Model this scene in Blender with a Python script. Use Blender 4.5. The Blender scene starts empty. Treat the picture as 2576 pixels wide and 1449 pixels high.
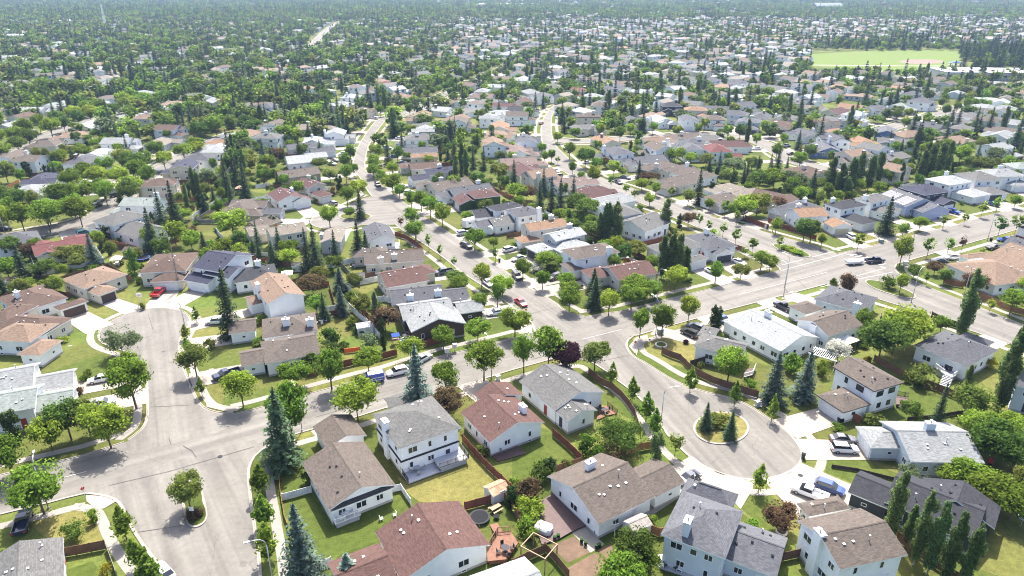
import bpy, bmesh, math, random
import numpy as np
from mathutils import Vector, Matrix
from mathutils.geometry import tessellate_polygon
random.seed(7)
rng = np.random.default_rng(7)
SC = bpy.context.scene
COL = SC.collection
R = math.radians

# ------------------------------------------------------------------ camera
CAM_H, PITCH, FPX = 75.0, 24.0, 1740.0        # metres, degrees below level, focal length for a 2576 px wide picture
cam = bpy.data.cameras.new('camera'); camo = bpy.data.objects.new('camera', cam); COL.objects.link(camo)
camo.location = (0, 0, CAM_H); camo.rotation_euler = (R(90 - PITCH), 0, 0)
cam.sensor_width = 36; cam.lens = 36 * FPX / 2576; cam.clip_start = 1; cam.clip_end = 20000
SC.camera = camo
# ------------------------------------------------------------------ sky, sun, exposure
SUN_EL, SUN_AZ = 57.0, 4.0                     # azimuth clockwise from +Y (the view direction)
w = bpy.data.worlds.new('World'); SC.world = w; w.use_nodes = True
nt = w.node_tree; nt.nodes.clear()
sky = nt.nodes.new('ShaderNodeTexSky'); sky.sky_type = 'NISHITA'; sky.sun_disc = False
sky.sun_elevation = R(SUN_EL); sky.sun_rotation = R(SUN_AZ); sky.air_density = 0.75; sky.dust_density = 3.5; sky.ozone_density = 0.6
bg = nt.nodes.new('ShaderNodeBackground'); bg.inputs[1].default_value = 0.125
wo = nt.nodes.new('ShaderNodeOutputWorld')
nt.links.new(sky.outputs[0], bg.inputs[0]); nt.links.new(bg.outputs[0], wo.inputs[0])
sl = bpy.data.lights.new('sun', 'SUN'); sl.energy = 3.6; sl.angle = R(0.5); sl.color = (1, 0.95, 0.87)
so = bpy.data.objects.new('sun', sl); COL.objects.link(so)
sd = Vector((math.sin(R(SUN_AZ)) * math.cos(R(SUN_EL)), math.cos(R(SUN_AZ)) * math.cos(R(SUN_EL)), math.sin(R(SUN_EL))))
so.rotation_euler = sd.to_track_quat('Z', 'Y').to_euler(); so.location = (0, 50, 200)
SC.view_settings.view_transform = 'Standard'; SC.view_settings.look = 'None'
SC.view_settings.exposure = 1.85; SC.view_settings.gamma = 1.0
SC.render.engine = 'CYCLES'
SC.cycles.max_bounces = 6; SC.cycles.diffuse_bounces = 4; SC.cycles.glossy_bounces = 2
SC.cycles.transmission_bounces = 3; SC.cycles.volume_bounces = 0; SC.cycles.transparent_max_bounces = 4
SC.cycles.use_adaptive_sampling = False
SC.cycles.use_denoising = True; SC.cycles.denoiser = 'OPENIMAGEDENOISE'; SC.cycles.denoising_input_passes = 'RGB_ALBEDO_NORMAL'; SC.cycles.denoising_prefilter = 'ACCURATE'; SC.cycles.sample_clamp_indirect = 4
SC.cycles.pixel_filter_type = 'BLACKMAN_HARRIS'; SC.cycles.filter_width = 1.05
SC.cycles.caustics_reflective = False; SC.cycles.caustics_refractive = False

# ------------------------------------------------------------------ picture -> ground
_S, _C = math.sin(R(PITCH)), math.cos(R(PITCH))
def P(x, y, z=0.0):
    "point at height z seen at (x, y) of the photograph scaled to 2576 x 1449"
    rx, ry = (x - 1288) / FPX, (y - 724.5) / FPX
    t = (CAM_H - z) / (_S + ry * _C)
    return Vector((rx * t, (_C - ry * _S) * t, z))
def T(c, r, x, y, z=0.0):
    "the same from a four times enlarged tile (column c, row r of 4 x 4)"
    return P(644 * c + x / 4, 362.25 * r + y / 4, z)
def PX(v):
    d = v - Vector((0, 0, CAM_H))
    zc = d.y * _C - d.z * _S
    return 1288 + FPX * d.x / zc, 724.5 + FPX * (-d.y * _S - d.z * _C) / zc, zc

# ------------------------------------------------------------------ object helpers
def link(o, parent=None):
    COL.objects.link(o)
    if parent is not None: o.parent = parent
    return o
def tag(o, label=None, cat=None, group=None, kind=None):
    if label: o['label'] = label
    if cat: o['category'] = cat
    if group: o['group'] = group
    if kind: o['kind'] = kind
    return o
def empty(name, loc, rz=0.0):
    o = bpy.data.objects.new(name, None); o.empty_display_size = 0.5
    o.location = loc; o.rotation_euler = (0, 0, rz); return link(o)
def inst(name, me, parent=None, loc=(0, 0, 0), rz=0.0, color=None, scale=None):
    o = bpy.data.objects.new(name, me); link(o, parent)
    o.location = loc
    if rz: o.rotation_euler = (0, 0, rz)
    if color: o.color = (*color[:3], 1)
    if scale: o.scale = scale
    return o
class MB:
    "collects shapes; build() makes them one mesh"
    def __init__(s): s.v = []; s.f = []; s.m = []; s.uv = []; s.mat = 0; s.sm = []; s.smooth = False
    def face(s, pts, uv=None):
        i = len(s.v); s.v += [tuple(p) for p in pts]; s.f.append(list(range(i, i + len(pts))))
        s.m.append(s.mat); s.uv.append(uv); s.sm.append(s.smooth)
    def raw(s, v, f):
        i = len(s.v); s.v += [tuple(p) for p in v]
        for q in f: s.f.append([i + k for k in q]); s.m.append(s.mat); s.uv.append(None); s.sm.append(s.smooth)
    def box(s, x0, x1, y0, y1, z0, z1, M=None):
        v = [Vector(p) for p in ((x0,y0,z0),(x1,y0,z0),(x1,y1,z0),(x0,y1,z0),(x0,y0,z1),(x1,y0,z1),(x1,y1,z1),(x0,y1,z1))]
        if M is not None: v = [M @ p for p in v]
        s.raw(v, [(3,2,1,0),(4,5,6,7),(0,1,5,4),(1,2,6,5),(2,3,7,6),(3,0,4,7)])
    def bar(s, a, b, w, h=None):
        "square bar from a to b"
        a, b = Vector(a), Vector(b); h = h or w; d = (b - a)
        L = d.length
        if L < 1e-5: return
        M = Matrix.Translation(a) @ d.to_track_quat('X', 'Z').to_matrix().to_4x4()
        s.box(0, L, -w / 2, w / 2, -h / 2, h / 2, M)
    def tube(s, pts, rad, n=8, cap=True):
        pts = [Vector(p) for p in pts]; rad = rad if hasattr(rad, '__len__') else [rad] * len(pts)
        rings = []
        for k, p in enumerate(pts):
            d = (pts[min(k + 1, len(pts) - 1)] - pts[max(k - 1, 0)]).normalized()
            q = d.to_track_quat('Z', 'Y')
            rings.append([p + q @ Vector((math.cos(6.28318 * j / n) * rad[k], math.sin(6.28318 * j / n) * rad[k], 0)) for j in range(n)])
        v = [p for r in rings for p in r]
        f = [(k*n + j, k*n + (j+1) % n, (k+1)*n + (j+1) % n, (k+1)*n + j) for k in range(len(pts) - 1) for j in range(n)]
        if cap: f += [tuple(range(n))[::-1], tuple((len(pts)-1)*n + j for j in range(n))]
        s.raw(v, f)
    def prism(s, poly, z0, z1):
        "vertical walls and lids on a flat outline"
        n = len(poly)
        v = [(p[0], p[1], z0) for p in poly] + [(p[0], p[1], z1) for p in poly]
        area = sum(poly[i][0]*poly[(i+1) % n][1] - poly[(i+1) % n][0]*poly[i][1] for i in range(n))
        if area < 0: v = v[:n][::-1] + v[n:][::-1]
        s.raw(v, [tuple(range(n))[::-1], tuple(range(n, 2*n))] + [(i, (i+1) % n, n + (i+1) % n, n + i) for i in range(n)])
    def mesh(s, name, mats):
        me = bpy.data.meshes.new(name); me.from_pydata(s.v, [], s.f)
        for m in mats: me.materials.append(m)
        me.polygons.foreach_set('material_index', s.m)
        if any(s.sm): me.polygons.foreach_set('use_smooth', s.sm)
        if any(u is not None for u in s.uv):
            ul = me.uv_layers.new(name='UVMap'); k = 0
            for q, u in zip(s.f, s.uv):
                for j in range(len(q)):
                    if u is not None: ul.data[k].uv = u[j]
                    k += 1
        me.update(); return me
    def build(s, name, mats, parent=None, loc=(0, 0, 0), rz=0.0, color=None):
        return inst(name, s.mesh(name, mats if isinstance(mats, (list, tuple)) else [mats]), parent, loc, rz, color)

# ------------------------------------------------------------------ materials
MAT = {}
class NT:
    def __init__(s, name):
        m = bpy.data.materials.new(name); m.use_nodes = True; s.m = m; s.t = m.node_tree; s.t.nodes.clear()
        s.out = s.n('ShaderNodeOutputMaterial'); MAT[name] = m
    def n(s, t, **k):
        n = s.t.nodes.new(t)
        for a, b in k.items():
            if a.startswith('i_'):
                key = a[2:]; key = int(key) if key.isdigit() else key.replace('_', ' ')
                n.inputs[key].default_value = b
            else: setattr(n, a, b)
        return n
    def l(s, a, b): s.t.links.new(a, b)
    def coord(s, kind='Object', scale=None):
        c = s.n('ShaderNodeTexCoord'); o = c.outputs[kind]
        if scale:
            m = s.n('ShaderNodeMapping'); m.inputs['Scale'].default_value = scale; s.l(o, m.inputs[0]); o = m.outputs[0]
        return o
    def geo(s): return s.n('ShaderNodeNewGeometry').outputs['Position']
    def noise(s, vec, scale, detail=3, rough=.55):
        n = s.n('ShaderNodeTexNoise', i_Scale=scale, i_Detail=detail, i_Roughness=rough); s.l(vec, n.inputs['Vector']); return n.outputs['Fac']
    def ramp(s, fac, lo, hi, a=0.0, b=1.0):
        r = s.n('ShaderNodeMapRange'); r.inputs[1].default_value = a; r.inputs[2].default_value = b
        r.inputs[3].default_value = lo; r.inputs[4].default_value = hi; s.l(fac, r.inputs[0]); return r.outputs[0]
    def math(s, op, a, b=None):
        m = s.n('ShaderNodeMath', operation=op)
        for k, x in enumerate((a, b)):
            if x is None: continue
            if hasattr(x, 'is_linked') or hasattr(x, 'links'): s.l(x, m.inputs[k])
            else: m.inputs[k].default_value = x
        return m.outputs[0]
    def mix(s, fac, a, b, mode='MIX'):
        m = s.n('ShaderNodeMix', data_type='RGBA', blend_type=mode)
        for x, i in ((fac, 0), (a, 6), (b, 7)):
            if hasattr(x, 'links'): s.l(x, m.inputs[i])
            elif i == 0: m.inputs[0].default_value = x
            else: m.inputs[i].default_value = (*x[:3], 1)
        return m.outputs[2]
    def mul(s, col, fac):
        "colour times a grey factor"
        v = s.n('ShaderNodeVectorMath', operation='SCALE')
        if hasattr(col, 'links'): s.l(col, v.inputs[0])
        else: v.inputs[0].default_value = col[:3]
        s.l(fac, v.inputs['Scale']); return v.outputs[0]
    def bsdf(s, col, rough=.8, metal=0.0, spec=.3, bump=None, bstr=.3, bdist=.02):
        b = s.n('ShaderNodeBsdfPrincipled')
        if hasattr(col, 'links'): s.l(col, b.inputs['Base Color'])
        else: b.inputs['Base Color'].default_value = (*col[:3], 1)
        b.inputs['Roughness'].default_value = rough; b.inputs['Metallic'].default_value = metal
        b.inputs['Specular IOR Level'].default_value = spec
        if bump is not None:
            u = s.n('ShaderNodeBump', i_Strength=bstr, i_Distance=bdist); s.l(bump, u.inputs['Height']); s.l(u.outputs[0], b.inputs['Normal'])
        s.l(b.outputs[0], s.out.inputs[0]); return b
    def objcol(s): return s.n('ShaderNodeObjectInfo').outputs['Color']
    def objrand(s): return s.n('ShaderNodeObjectInfo').outputs['Random']

# grass: lot to lot the lawns differ, with dry patches and mottling
def grass_mat(name, base, dry, amount, cells=True):
    t = NT(name); g = t.geo()
    f1 = t.noise(g, 0.9, 5, .65); f2 = t.noise(g, 0.06, 4); f3 = t.noise(g, 4.5, 2)
    col = t.mix(t.ramp(f2, 0, amount, .45, .68), base, dry)
    if cells:
        vo = t.n('ShaderNodeTexVoronoi', i_Scale=0.055); t.l(g, vo.inputs['Vector'])
        sep = t.n('ShaderNodeSeparateColor'); t.l(vo.outputs['Color'], sep.inputs[0])
        col = t.mix(t.ramp(sep.outputs[0], 0, .7, .45, 1), col, dry)
        col = t.mul(col, t.ramp(sep.outputs[1], .72, 1.25))
    col = t.mul(col, t.math('MULTIPLY', t.ramp(f1, .68, 1.3, .25, .75), t.ramp(f3, .8, 1.2, .3, .7)))
    t.bsdf(col, .95, spec=.1, bump=f3, bstr=.5, bdist=.05); return t.m
grass_mat('grass', (0.0590, 0.0828, 0.0158), (0.1116, 0.1044, 0.0324), .7)
grass_mat('lawn_green', (0.0547, 0.0742, 0.0144), (0.0864, 0.0950, 0.0245), .4, False)
grass_mat('lawn_dry', (0.118, 0.112, 0.033), (0.165, 0.140, 0.052), .8, False)
grass_mat('field_grass', (0.098, 0.142, 0.032), (0.1188, 0.1260, 0.0468), .6, False)

def ground_mat(name, base, contrast=.12, fine=9.0, crack=0.0, streak=0.0, rough=.9):
    t = NT(name); g = t.geo()
    f1 = t.noise(g, .12, 5, .6); f2 = t.noise(g, fine, 3); f3 = t.noise(g, 1.1, 4, .6)
    k = t.math('MULTIPLY', t.ramp(f1, 1 - contrast, 1 + contrast, .3, .7), t.ramp(f2, .94, 1.06, .3, .7))
    k = t.math('MULTIPLY', k, t.ramp(f3, 1 - contrast * .6, 1 + contrast * .6, .3, .7))
    if streak:
        uv = t.coord('UV'); mp = t.n('ShaderNodeMapping'); mp.inputs['Scale'].default_value = (.012, .55, 1); t.l(uv, mp.inputs[0])
        k = t.math('MULTIPLY', k, t.ramp(t.noise(mp.outputs[0], 1.0, 3), 1 - streak, 1 + streak, .35, .65))
    if crack:
        n = t.n('ShaderNodeTexNoise', i_Scale=.35, i_Detail=3); t.l(g, n.inputs['Vector'])
        m = t.n('ShaderNodeMix', data_type='RGBA', blend_type='LINEAR_LIGHT'); m.inputs[0].default_value = .9
        t.l(g, m.inputs[6]); t.l(n.outputs['Color'], m.inputs[7])
        vo = t.n('ShaderNodeTexVoronoi', feature='DISTANCE_TO_EDGE', i_Scale=.085); t.l(m.outputs[2], vo.inputs['Vector'])
        k = t.math('MULTIPLY', k, t.ramp(vo.outputs['Distance'], 1 - crack, 1, .0015, .006))
        stn = t.noise(g, .5, 2)
        k = t.math('MULTIPLY', k, t.ramp(stn, 1.0, .88, .62, .74))
    t.bsdf(t.mul(base, k), rough, spec=.25, bump=f2, bstr=.25, bdist=.01); return t.m
ground_mat('asphalt', (0.134, 0.126, 0.113), .14, 9, .17, .17)
ground_mat('tar_seal', (0.075, 0.070, 0.066), .15)
ground_mat('asphalt_dark', (0.05, 0.05, 0.055), .2)
ground_mat('concrete', (0.2442, 0.2183, 0.1887), .1, 7)
ground_mat('concrete_walk', (0.2146, 0.1983, 0.1761), .1, 7)
ground_mat('kerb_concrete', (0.2356, 0.2128, 0.1862), .1, 7)
ground_mat('soil', (0.1050, 0.0690, 0.0465), .3, 6)
ground_mat('mulch', (0.075, 0.05, 0.042), .35, 6)
ground_mat('gravel', (0.2376, 0.2232, 0.2088), .2, 12)
ground_mat('infield', (0.1575, 0.1087, 0.0863), .1, 5)
ground_mat('track', (0.2380, 0.2240, 0.1890), .1, 5)
ground_mat('forest_floor', (0.055, 0.07, 0.025), .3, 2)

def simple(name, col, rough=.6, metal=0., spec=.35, nz=.1, sc=2.0):
    t = NT(name); f = t.noise(t.coord('Object'), sc, 4)
    t.bsdf(t.mul(col, t.ramp(f, 1 - nz, 1 + nz, .3, .7)), rough, metal, spec); return t.m
# shingles take their colour from the object that wears them
t = NT('shingles'); uv = t.coord('UV')
mp = t.n('ShaderNodeMapping'); mp.inputs['Scale'].default_value = (1, 1, 1); t.l(uv, mp.inputs[0])
br = t.n('ShaderNodeTexBrick', i_Scale=1.0, i_Mortar_Size=.012, i_Mortar_Smooth=.3, i_Brick_Width=.42, i_Row_Height=.2, i_Bias=0.)
br.inputs['Color1'].default_value = (.80, .80, .80, 1); br.inputs['Color2'].default_value = (1.18, 1.18, 1.18, 1); br.inputs['Mortar'].default_value = (.55, .55, .55, 1)
t.l(mp.outputs[0], br.inputs['Vector'])
sp = t.n('ShaderNodeSeparateColor'); t.l(br.outputs['Color'], sp.inputs[0])
ob = t.coord('Object')
k = t.math('MULTIPLY', sp.outputs[0], t.ramp(t.noise(ob, .35, 5, .65), .90, 1.1, .3, .7))
mp2 = t.n('ShaderNodeMapping'); mp2.inputs['Scale'].default_value = (.9, 3.2, 1); t.l(uv, mp2.inputs[0])
k = t.math('MULTIPLY', k, t.ramp(t.noise(mp2.outputs[0], 1.2, 5, .7), .80, 1.2, .3, .7))
t.bsdf(t.mul(t.objcol(), k), .9, spec=.18, bump=sp.outputs[0], bstr=.4, bdist=.02)
# lap siding
t = NT('siding'); ob = t.coord('Object')
sx = t.n('ShaderNodeSeparateXYZ'); t.l(ob, sx.inputs[0])
saw = t.math('FRACT', t.math('MULTIPLY', sx.outputs[2], 5.0))
k = t.math('MULTIPLY', t.ramp(saw, .88, 1.0, 0, .22), t.ramp(t.noise(ob, .5, 4), .92, 1.05, .3, .7))
t.bsdf(t.mul(t.objcol(), k), .65, spec=.3, bump=saw, bstr=.25, bdist=.02)
simple('fascia_white', (.74, .74, .73), .5); simple('fascia_dark', (.05, .05, .055), .5)
simple('white_paint', (.76, .76, .75), .5); simple('dark_paint', (.03, .032, .036), .8, 0., .15)
simple('foundation', (.36, .34, .32), .9, nz=.15)
simple('galvanised', (.52, .53, .54), .45, .4); simple('lamp_metal', (.42, .43, .44), .4, .6)
simple('bark', (.11, .085, .065), .95, nz=.3, sc=3); simple('bark_pale', (.26, .23, .19), .95, nz=.3, sc=3)
simple('rubber', (.018, .018, .02), .8); simple('rim_metal', (.5, .5, .52), .3, .8)
simple('deck_wood', (0.1425, 0.0638, 0.0375), .75, nz=.25); simple('deck_brown', (.075, .045, .042), .7, nz=.2); simple('deck_grey', (0.3360, 0.3440, 0.3760), .6, nz=.08)
simple('steel_rail', (.03, .03, .035), .4, .5); simple('black_plastic', (.018, .019, .021), .95, 0., .08)
simple('bin_green', (.02, .05, .035), .5); simple('utility_green', (.17, .22, .2), .5)
simple('timber_frame', (.30, .20, .13), .8, nz=.2); simple('road_paint', (0.4650, 0.4500, 0.4200), .7, nz=.15, sc=.8)
simple('sign_yellow', (.75, .72, .03), .4); simple('sign_white', (.8, .8, .8), .4); simple('sign_black', (.02, .02, .02), .4)
simple('tarp', (0.6120, 0.6120, 0.6120), .6); simple('cloth_red', (.5, .04, .035), .8); simple('net_orange', (.8, .16, .04), .8)
simple('plastic_blue', (.03, .09, .35), .4); simple('stone_ring', (.45, .42, .38), .9, nz=.25); simple('rust_roof', (0.3150, 0.1800, 0.1125), .8, nz=.5, sc=1.2)
simple('ivy_green', (.03, .07, .02), .9, nz=.5, sc=5)
t = NT('tinted'); t.bsdf(t.mul(t.objcol(), t.ramp(t.noise(t.coord('Object'), 1.5, 4), .9, 1.1, .3, .7)), .7, spec=.25)
t = NT('fence_wood'); ob = t.coord('Object'); sx = t.n('ShaderNodeSeparateXYZ'); t.l(ob, sx.inputs[0])
saw = t.math('FRACT', t.math('MULTIPLY', sx.outputs[0], 6.5))
t.bsdf(t.mul(t.objcol(), t.math('MULTIPLY', t.ramp(saw, .6, 1.0, 0, .15), t.ramp(t.noise(ob, 1.6, 4), .75, 1.25, .3, .7))), .85, spec=.15, bump=saw, bstr=.4)
t = NT('glass_dark'); t.bsdf((.022, .027, .034), .06, spec=.8)
t = NT('car_paint'); b = t.bsdf(t.objcol(), .28, spec=.5); b.inputs['Coat Weight'].default_value = .6; b.inputs['Coat Roughness'].default_value = .08
t = NT('car_glass'); t.bsdf((.012, .014, .018), .05, spec=.9)
t = NT('solar_cell'); t.bsdf((.012, .016, .035), .15, spec=.7)
t = NT('headlight'); t.bsdf((.75, .75, .73), .15); t = NT('tail_light'); t.bsdf((.35, .015, .015), .25)
# leaves: colour from the tree, tint from the leaf clump, light passes through
def leaf_mat(name, trans, fixed=None):
    t = NT(name)
    at = t.n('ShaderNodeAttribute', attribute_name='tint'); rd = t.objrand()
    col = t.mul(fixed or t.objcol(), t.math('MULTIPLY', t.ramp(at.outputs['Fac'], .42, 1.55), t.ramp(rd, .75, 1.25)))
    hs = t.n('ShaderNodeHueSaturation'); t.l(col, hs.inputs['Color'])
    t.l(t.ramp(t.math('FRACT', t.math('MULTIPLY', rd, 37.7)), .485, .52), hs.inputs['Hue'])
    d = t.n('ShaderNodeBsdfDiffuse'); t.l(hs.outputs[0], d.inputs[0])
    tr = t.n('ShaderNodeBsdfTranslucent'); t.l(t.mul(hs.outputs[0], t.ramp(at.outputs['Fac'], 1.25, 1.45)), tr.inputs[0])
    m = t.n('ShaderNodeMixShader'); m.inputs[0].default_value = trans
    t.l(d.outputs[0], m.inputs[1]); t.l(tr.outputs[0], m.inputs[2]); t.l(m.outputs[0], t.out.inputs[0]); return t.m
leaf_mat('leaf', .5); leaf_mat('needle', .22)
# ------------------------------------------------------------------ ground
def pip(poly, x, y):
    ins = False; n = len(poly); j = n - 1
    for i in range(n):
        xi, yi = poly[i][0], poly[i][1]; xj, yj = poly[j][0], poly[j][1]
        if (yi > y) != (yj > y) and x < (xj - xi) * (y - yi) / (yj - yi) + xi: ins = not ins
        j = i
    return ins
class Area:
    def __init__(s, pts):
        s.p = [(p[0], p[1]) for p in pts]
        xs = [p[0] for p in s.p]; ys = [p[1] for p in s.p]; s.b = (min(xs), max(xs), min(ys), max(ys))
    def has(s, x, y, pad=0):
        if x < s.b[0] - pad or x > s.b[1] + pad or y < s.b[2] - pad or y > s.b[3] + pad: return False
        if pip(s.p, x, y): return True
        if pad:
            for k in range(8):
                if pip(s.p, x + pad * math.cos(k * .785), y + pad * math.sin(k * .785)): return True
        return False
def chaikin(p, n=1, closed=True):
    for _ in range(n):
        q = []
        m = len(p) if closed else len(p) - 1
        if not closed: q.append(p[0])
        for i in range(m):
            a, b = p[i], p[(i + 1) % len(p)]
            q += [a * .75 + b * .25, a * .25 + b * .75]
        if not closed: q.append(p[-1])
        p = q
    return p
def sheet(name, pts, z, mat, axis=None, kind='structure', label=None, color=None):
    "flat ground sheet with a given outline"
    pts = [Vector((p[0], p[1], 0)) for p in pts]
    a = sum(pts[i].x * pts[(i+1) % len(pts)].y - pts[(i+1) % len(pts)].x * pts[i].y for i in range(len(pts)))
    if a < 0: pts = pts[::-1]
    tri = tessellate_polygon([pts])
    me = bpy.data.meshes.new(name)
    me.from_pydata([(p.x, p.y, z) for p in pts], [], [t if (pts[t[1]] - pts[t[0]]).cross(pts[t[2]] - pts[t[0]]).z > 0 else t[::-1] for t in tri])
    if axis:
        ul = me.uv_layers.new(name='UVMap'); u = Vector((*axis, 0)).normalized()
        for lp in me.loops:
            p = pts[lp.vertex_index]; ul.data[lp.index].uv = (p.dot(u), u.x * p.y - u.y * p.x)
    me.materials.append(MAT[mat]); me.update()
    o = inst(name, me, color=color); tag(o, label, None, None, kind); return o

gm = bpy.data.meshes.new('ground')
gv = [(-5200, -60, 0), (5200, -60, 0), (5200, 5600, 0), (-5200, 5600, 0)]
gm.from_pydata(gv, [], [(0, 1, 2, 3)]); gm.materials.append(MAT['grass'])
tag(inst('ground', gm), kind='structure')

# ------------------------------------------------------------------ roads: outlines traced on the 2576 px picture
ROADS = []   # dict(name, pts(world), area)
def road(name, pts, axis, smooth=1, walk=True, walkgap=2.3):
    w = [P(*p) for p in pts]
    w = chaikin(w, smooth)
    z = .020 + .004 * len(ROADS)
    ax = P(*axis[1]) - P(*axis[0])
    o = sheet(name, w, z, 'asphalt', (ax.x, ax.y))
    ROADS.append(dict(name=name, pts=w, area=Area(w), z=z, walk=walk, gap=walkgap, near=True, axis=ax.normalized()))
def lane(name, pts, width, walk=True):
    c = chaikin([P(*p) for p in pts], 2, False)
    L, Rr = [], []
    for i, p in enumerate(c):
        d = (c[min(i + 1, len(c) - 1)] - c[max(i - 1, 0)]).normalized(); n = Vector((-d.y, d.x, 0))
        L.append(p + n * width / 2); Rr.append(p - n * width / 2)
    w = L + Rr[::-1]
    z = .020 + .004 * len(ROADS); ax = (c[-1] - c[0]).normalized()
    sheet(name, w, z, 'asphalt', (ax.x, ax.y))
    ROADS.append(dict(name=name, pts=w, area=Area(w), z=z, walk=walk, gap=1.8, near=False, axis=ax, line=c))
MAIN_FAR = [(-150,1232),(0,1196),(210,1146),(312,1113),(585,1043),(644,1029),(769,994),(901,957),(969,941),(1106,897),(1181,879),(1342,838),(1473,798),(1508,791),(1560,784),(1688,751),(1800,724),(1957,682),(2099,640),(2177,623),(2292,595),(2332,582),(2400,567),(2462,548),(2576,522),(2800,463)]
MAIN_NEAR = [(-150,1332),(0,1294),(125,1264),(170,1252),(217,1241),(644,1122),(764,1086),(861,1060),(989,1020),(1171,967),(1288,931),(1375,907),(1513,868),(1598,845),(1688,819),(1813,784),(1883,766),(1932,753),(2067,718),(2175,690),(2255,664),(2322,645),(2367,632),(2462,605),(2510,592),(2576,572),(2800,508)]
road('main_road', MAIN_FAR + MAIN_NEAR[::-1], ((200,1200),(1900,720)), 0)
road('crescent_road', [(312,1114),(350,1086),(365,1069),(372,1039),(370,990),(367,942),(342,897),(315,884),(265,869),(247,854),(248,835),(262,817),(287,804),(332,784),(375,775),(425,774),(460,782),(480,799),(477,819),(457,844),(450,864),(452,899),(467,937),(487,987),(500,1012),(517,1029),(550,1039),(600,1042),(605,1075),(330,1142)], ((420,1060),(390,800)), 1, True, .9)
road('entrance_road', [(205,1240),(262,1246),(295,1259),(312,1285),(330,1327),(370,1387),(425,1449),(520,1560),(670,1560),(655,1449),(654,1412),(645,1362),(640,1312),(632,1262),(625,1200),(627,1172),(644,1142),(690,1112),(690,1090),(205,1225)], ((430,1200),(520,1440)))
road('loop_road', [(1400,905),(1470,902),(1513,925),(1550,955),(1578,975),(1610,1002),(1640,1040),(1668,1075),(1680,1097),(1710,1127),(1738,1152),(1768,1172),(1813,1192),(1863,1205),(1898,1208),(1932,1205),(1970,1195),(2005,1177),(2020,1152),(2018,1135),(2005,1112),(1982,1085),(1932,1052),(1883,1019),(1838,1001),(1776,987),(1726,972),(1676,947),(1626,914),(1593,897),(1578,877),(1576,864),(1583,852),(1606,840),(1604,820),(1410,870)], ((1540,880),(1720,1080)))
road('side_street', [(1346,836),(1340,817),(1325,797),(1235,733),(1161,685),(1119,650),(1064,612),(989,564),(940,500),(921,475),(909,450),(886,425),(889,400),(904,362),(925,330),(940,310),(955,296),(974,297),(962,312),(945,335),(929,362),(921,387),(916,425),(939,450),(1006,502),(1054,537),(1106,570),(1139,592),(1191,627),(1241,660),(1274,685),(1313,712),(1398,761),(1413,776),(1440,791),(1480,797),(1485,815),(1345,852)], ((1000,530),(1340,770)))
road('court_road', [(1003,566),(960,565),(906,566),(860,577),(819,576),(790,570),(776,558),(790,545),(830,535),(859,525),(889,512),(924,496),(960,492),(1010,540)], ((1000,540),(800,555)))
road('back_street', [(1418,387),(1440,408),(1473,427),(1505,444),(1538,458),(1563,465),(1610,480),(1663,497),(1698,510),(1738,525),(1770,537),(1818,555),(1863,565),(1932,587),(2004,607),(2060,622),(2105,638),(2112,650),(1960,692),(1964,678),(1950,664),(1932,652),(1898,637),(1888,632),(1820,600),(1750,570),(1698,550),(1663,530),(1625,517),(1608,510),(1568,497),(1520,480),(1475,460),(1438,445),(1393,415),(1370,377),(1362,350),(1360,320),(1368,295),(1385,270),(1402,262),(1398,275),(1388,290),(1386,320),(1390,350),(1400,370)], ((1440,430),(1950,620)))
road('corner_street', [(2080,720),(2125,737),(2190,747),(2260,768),(2330,790),(2414,824),(2470,841),(2576,879),(2720,932),(2720,874),(2576,819),(2482,781),(2427,759),(2337,724),(2292,705),(2262,690),(2250,676),(2258,658),(2085,702)], ((2250,730),(2560,850)))
lane('west_street', [(-80,616),(57,590),(150,577),(235,553),(270,530),(300,505),(345,462),(390,430),(450,395),(520,360),(600,335)], 9.5)
lane('north_west_street', [(-80,428),(60,368),(125,337),(200,312),(300,280),(420,255)], 9)
lane('avenue', [(962,301),(1010,290),(1060,272),(1119,240),(1180,213),(1250,180),(1320,150),(1420,118)], 11)
lane('arterial_road', [(780,128),(800,103),(820,80),(844,63),(870,50)], 16, False)
lane('hook_street', [(1880,345),(1945,372),(1985,400),(2020,412),(2070,424),(2130,440)], 10)
lane('park_street', [(2200,335),(2245,320),(2290,308),(2345,292),(2420,270)], 10)
lane('tree_lined_street', [(1398,352),(1450,358),(1530,352),(1640,345),(1760,335),(1880,345)], 9)
def on_road(x, y, pad=0.): return any(r['area'].has(x, y, pad) for r in ROADS)
def near_road(v):
    "distance, closest kerb point and road for a ground point"
    best = (1e9, None, None)
    for r in ROADS:
        b = r['area'].b
        if v.x < b[0] - 60 or v.x > b[1] + 60 or v.y < b[2] - 60 or v.y > b[3] + 60: continue
        p = r['pts']
        for i in range(len(p)):
            a, c = p[i], p[(i + 1) % len(p)]; d = c - a; L2 = d.length_squared
            if L2 < 1e-6: continue
            t = max(0, min(1, (v - a).dot(d) / L2)); q = a + d * t; D = math.hypot(q.x - v.x, q.y - v.y)
            if D < best[0]: best = (D, q, r, d.normalized())
    return best
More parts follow.
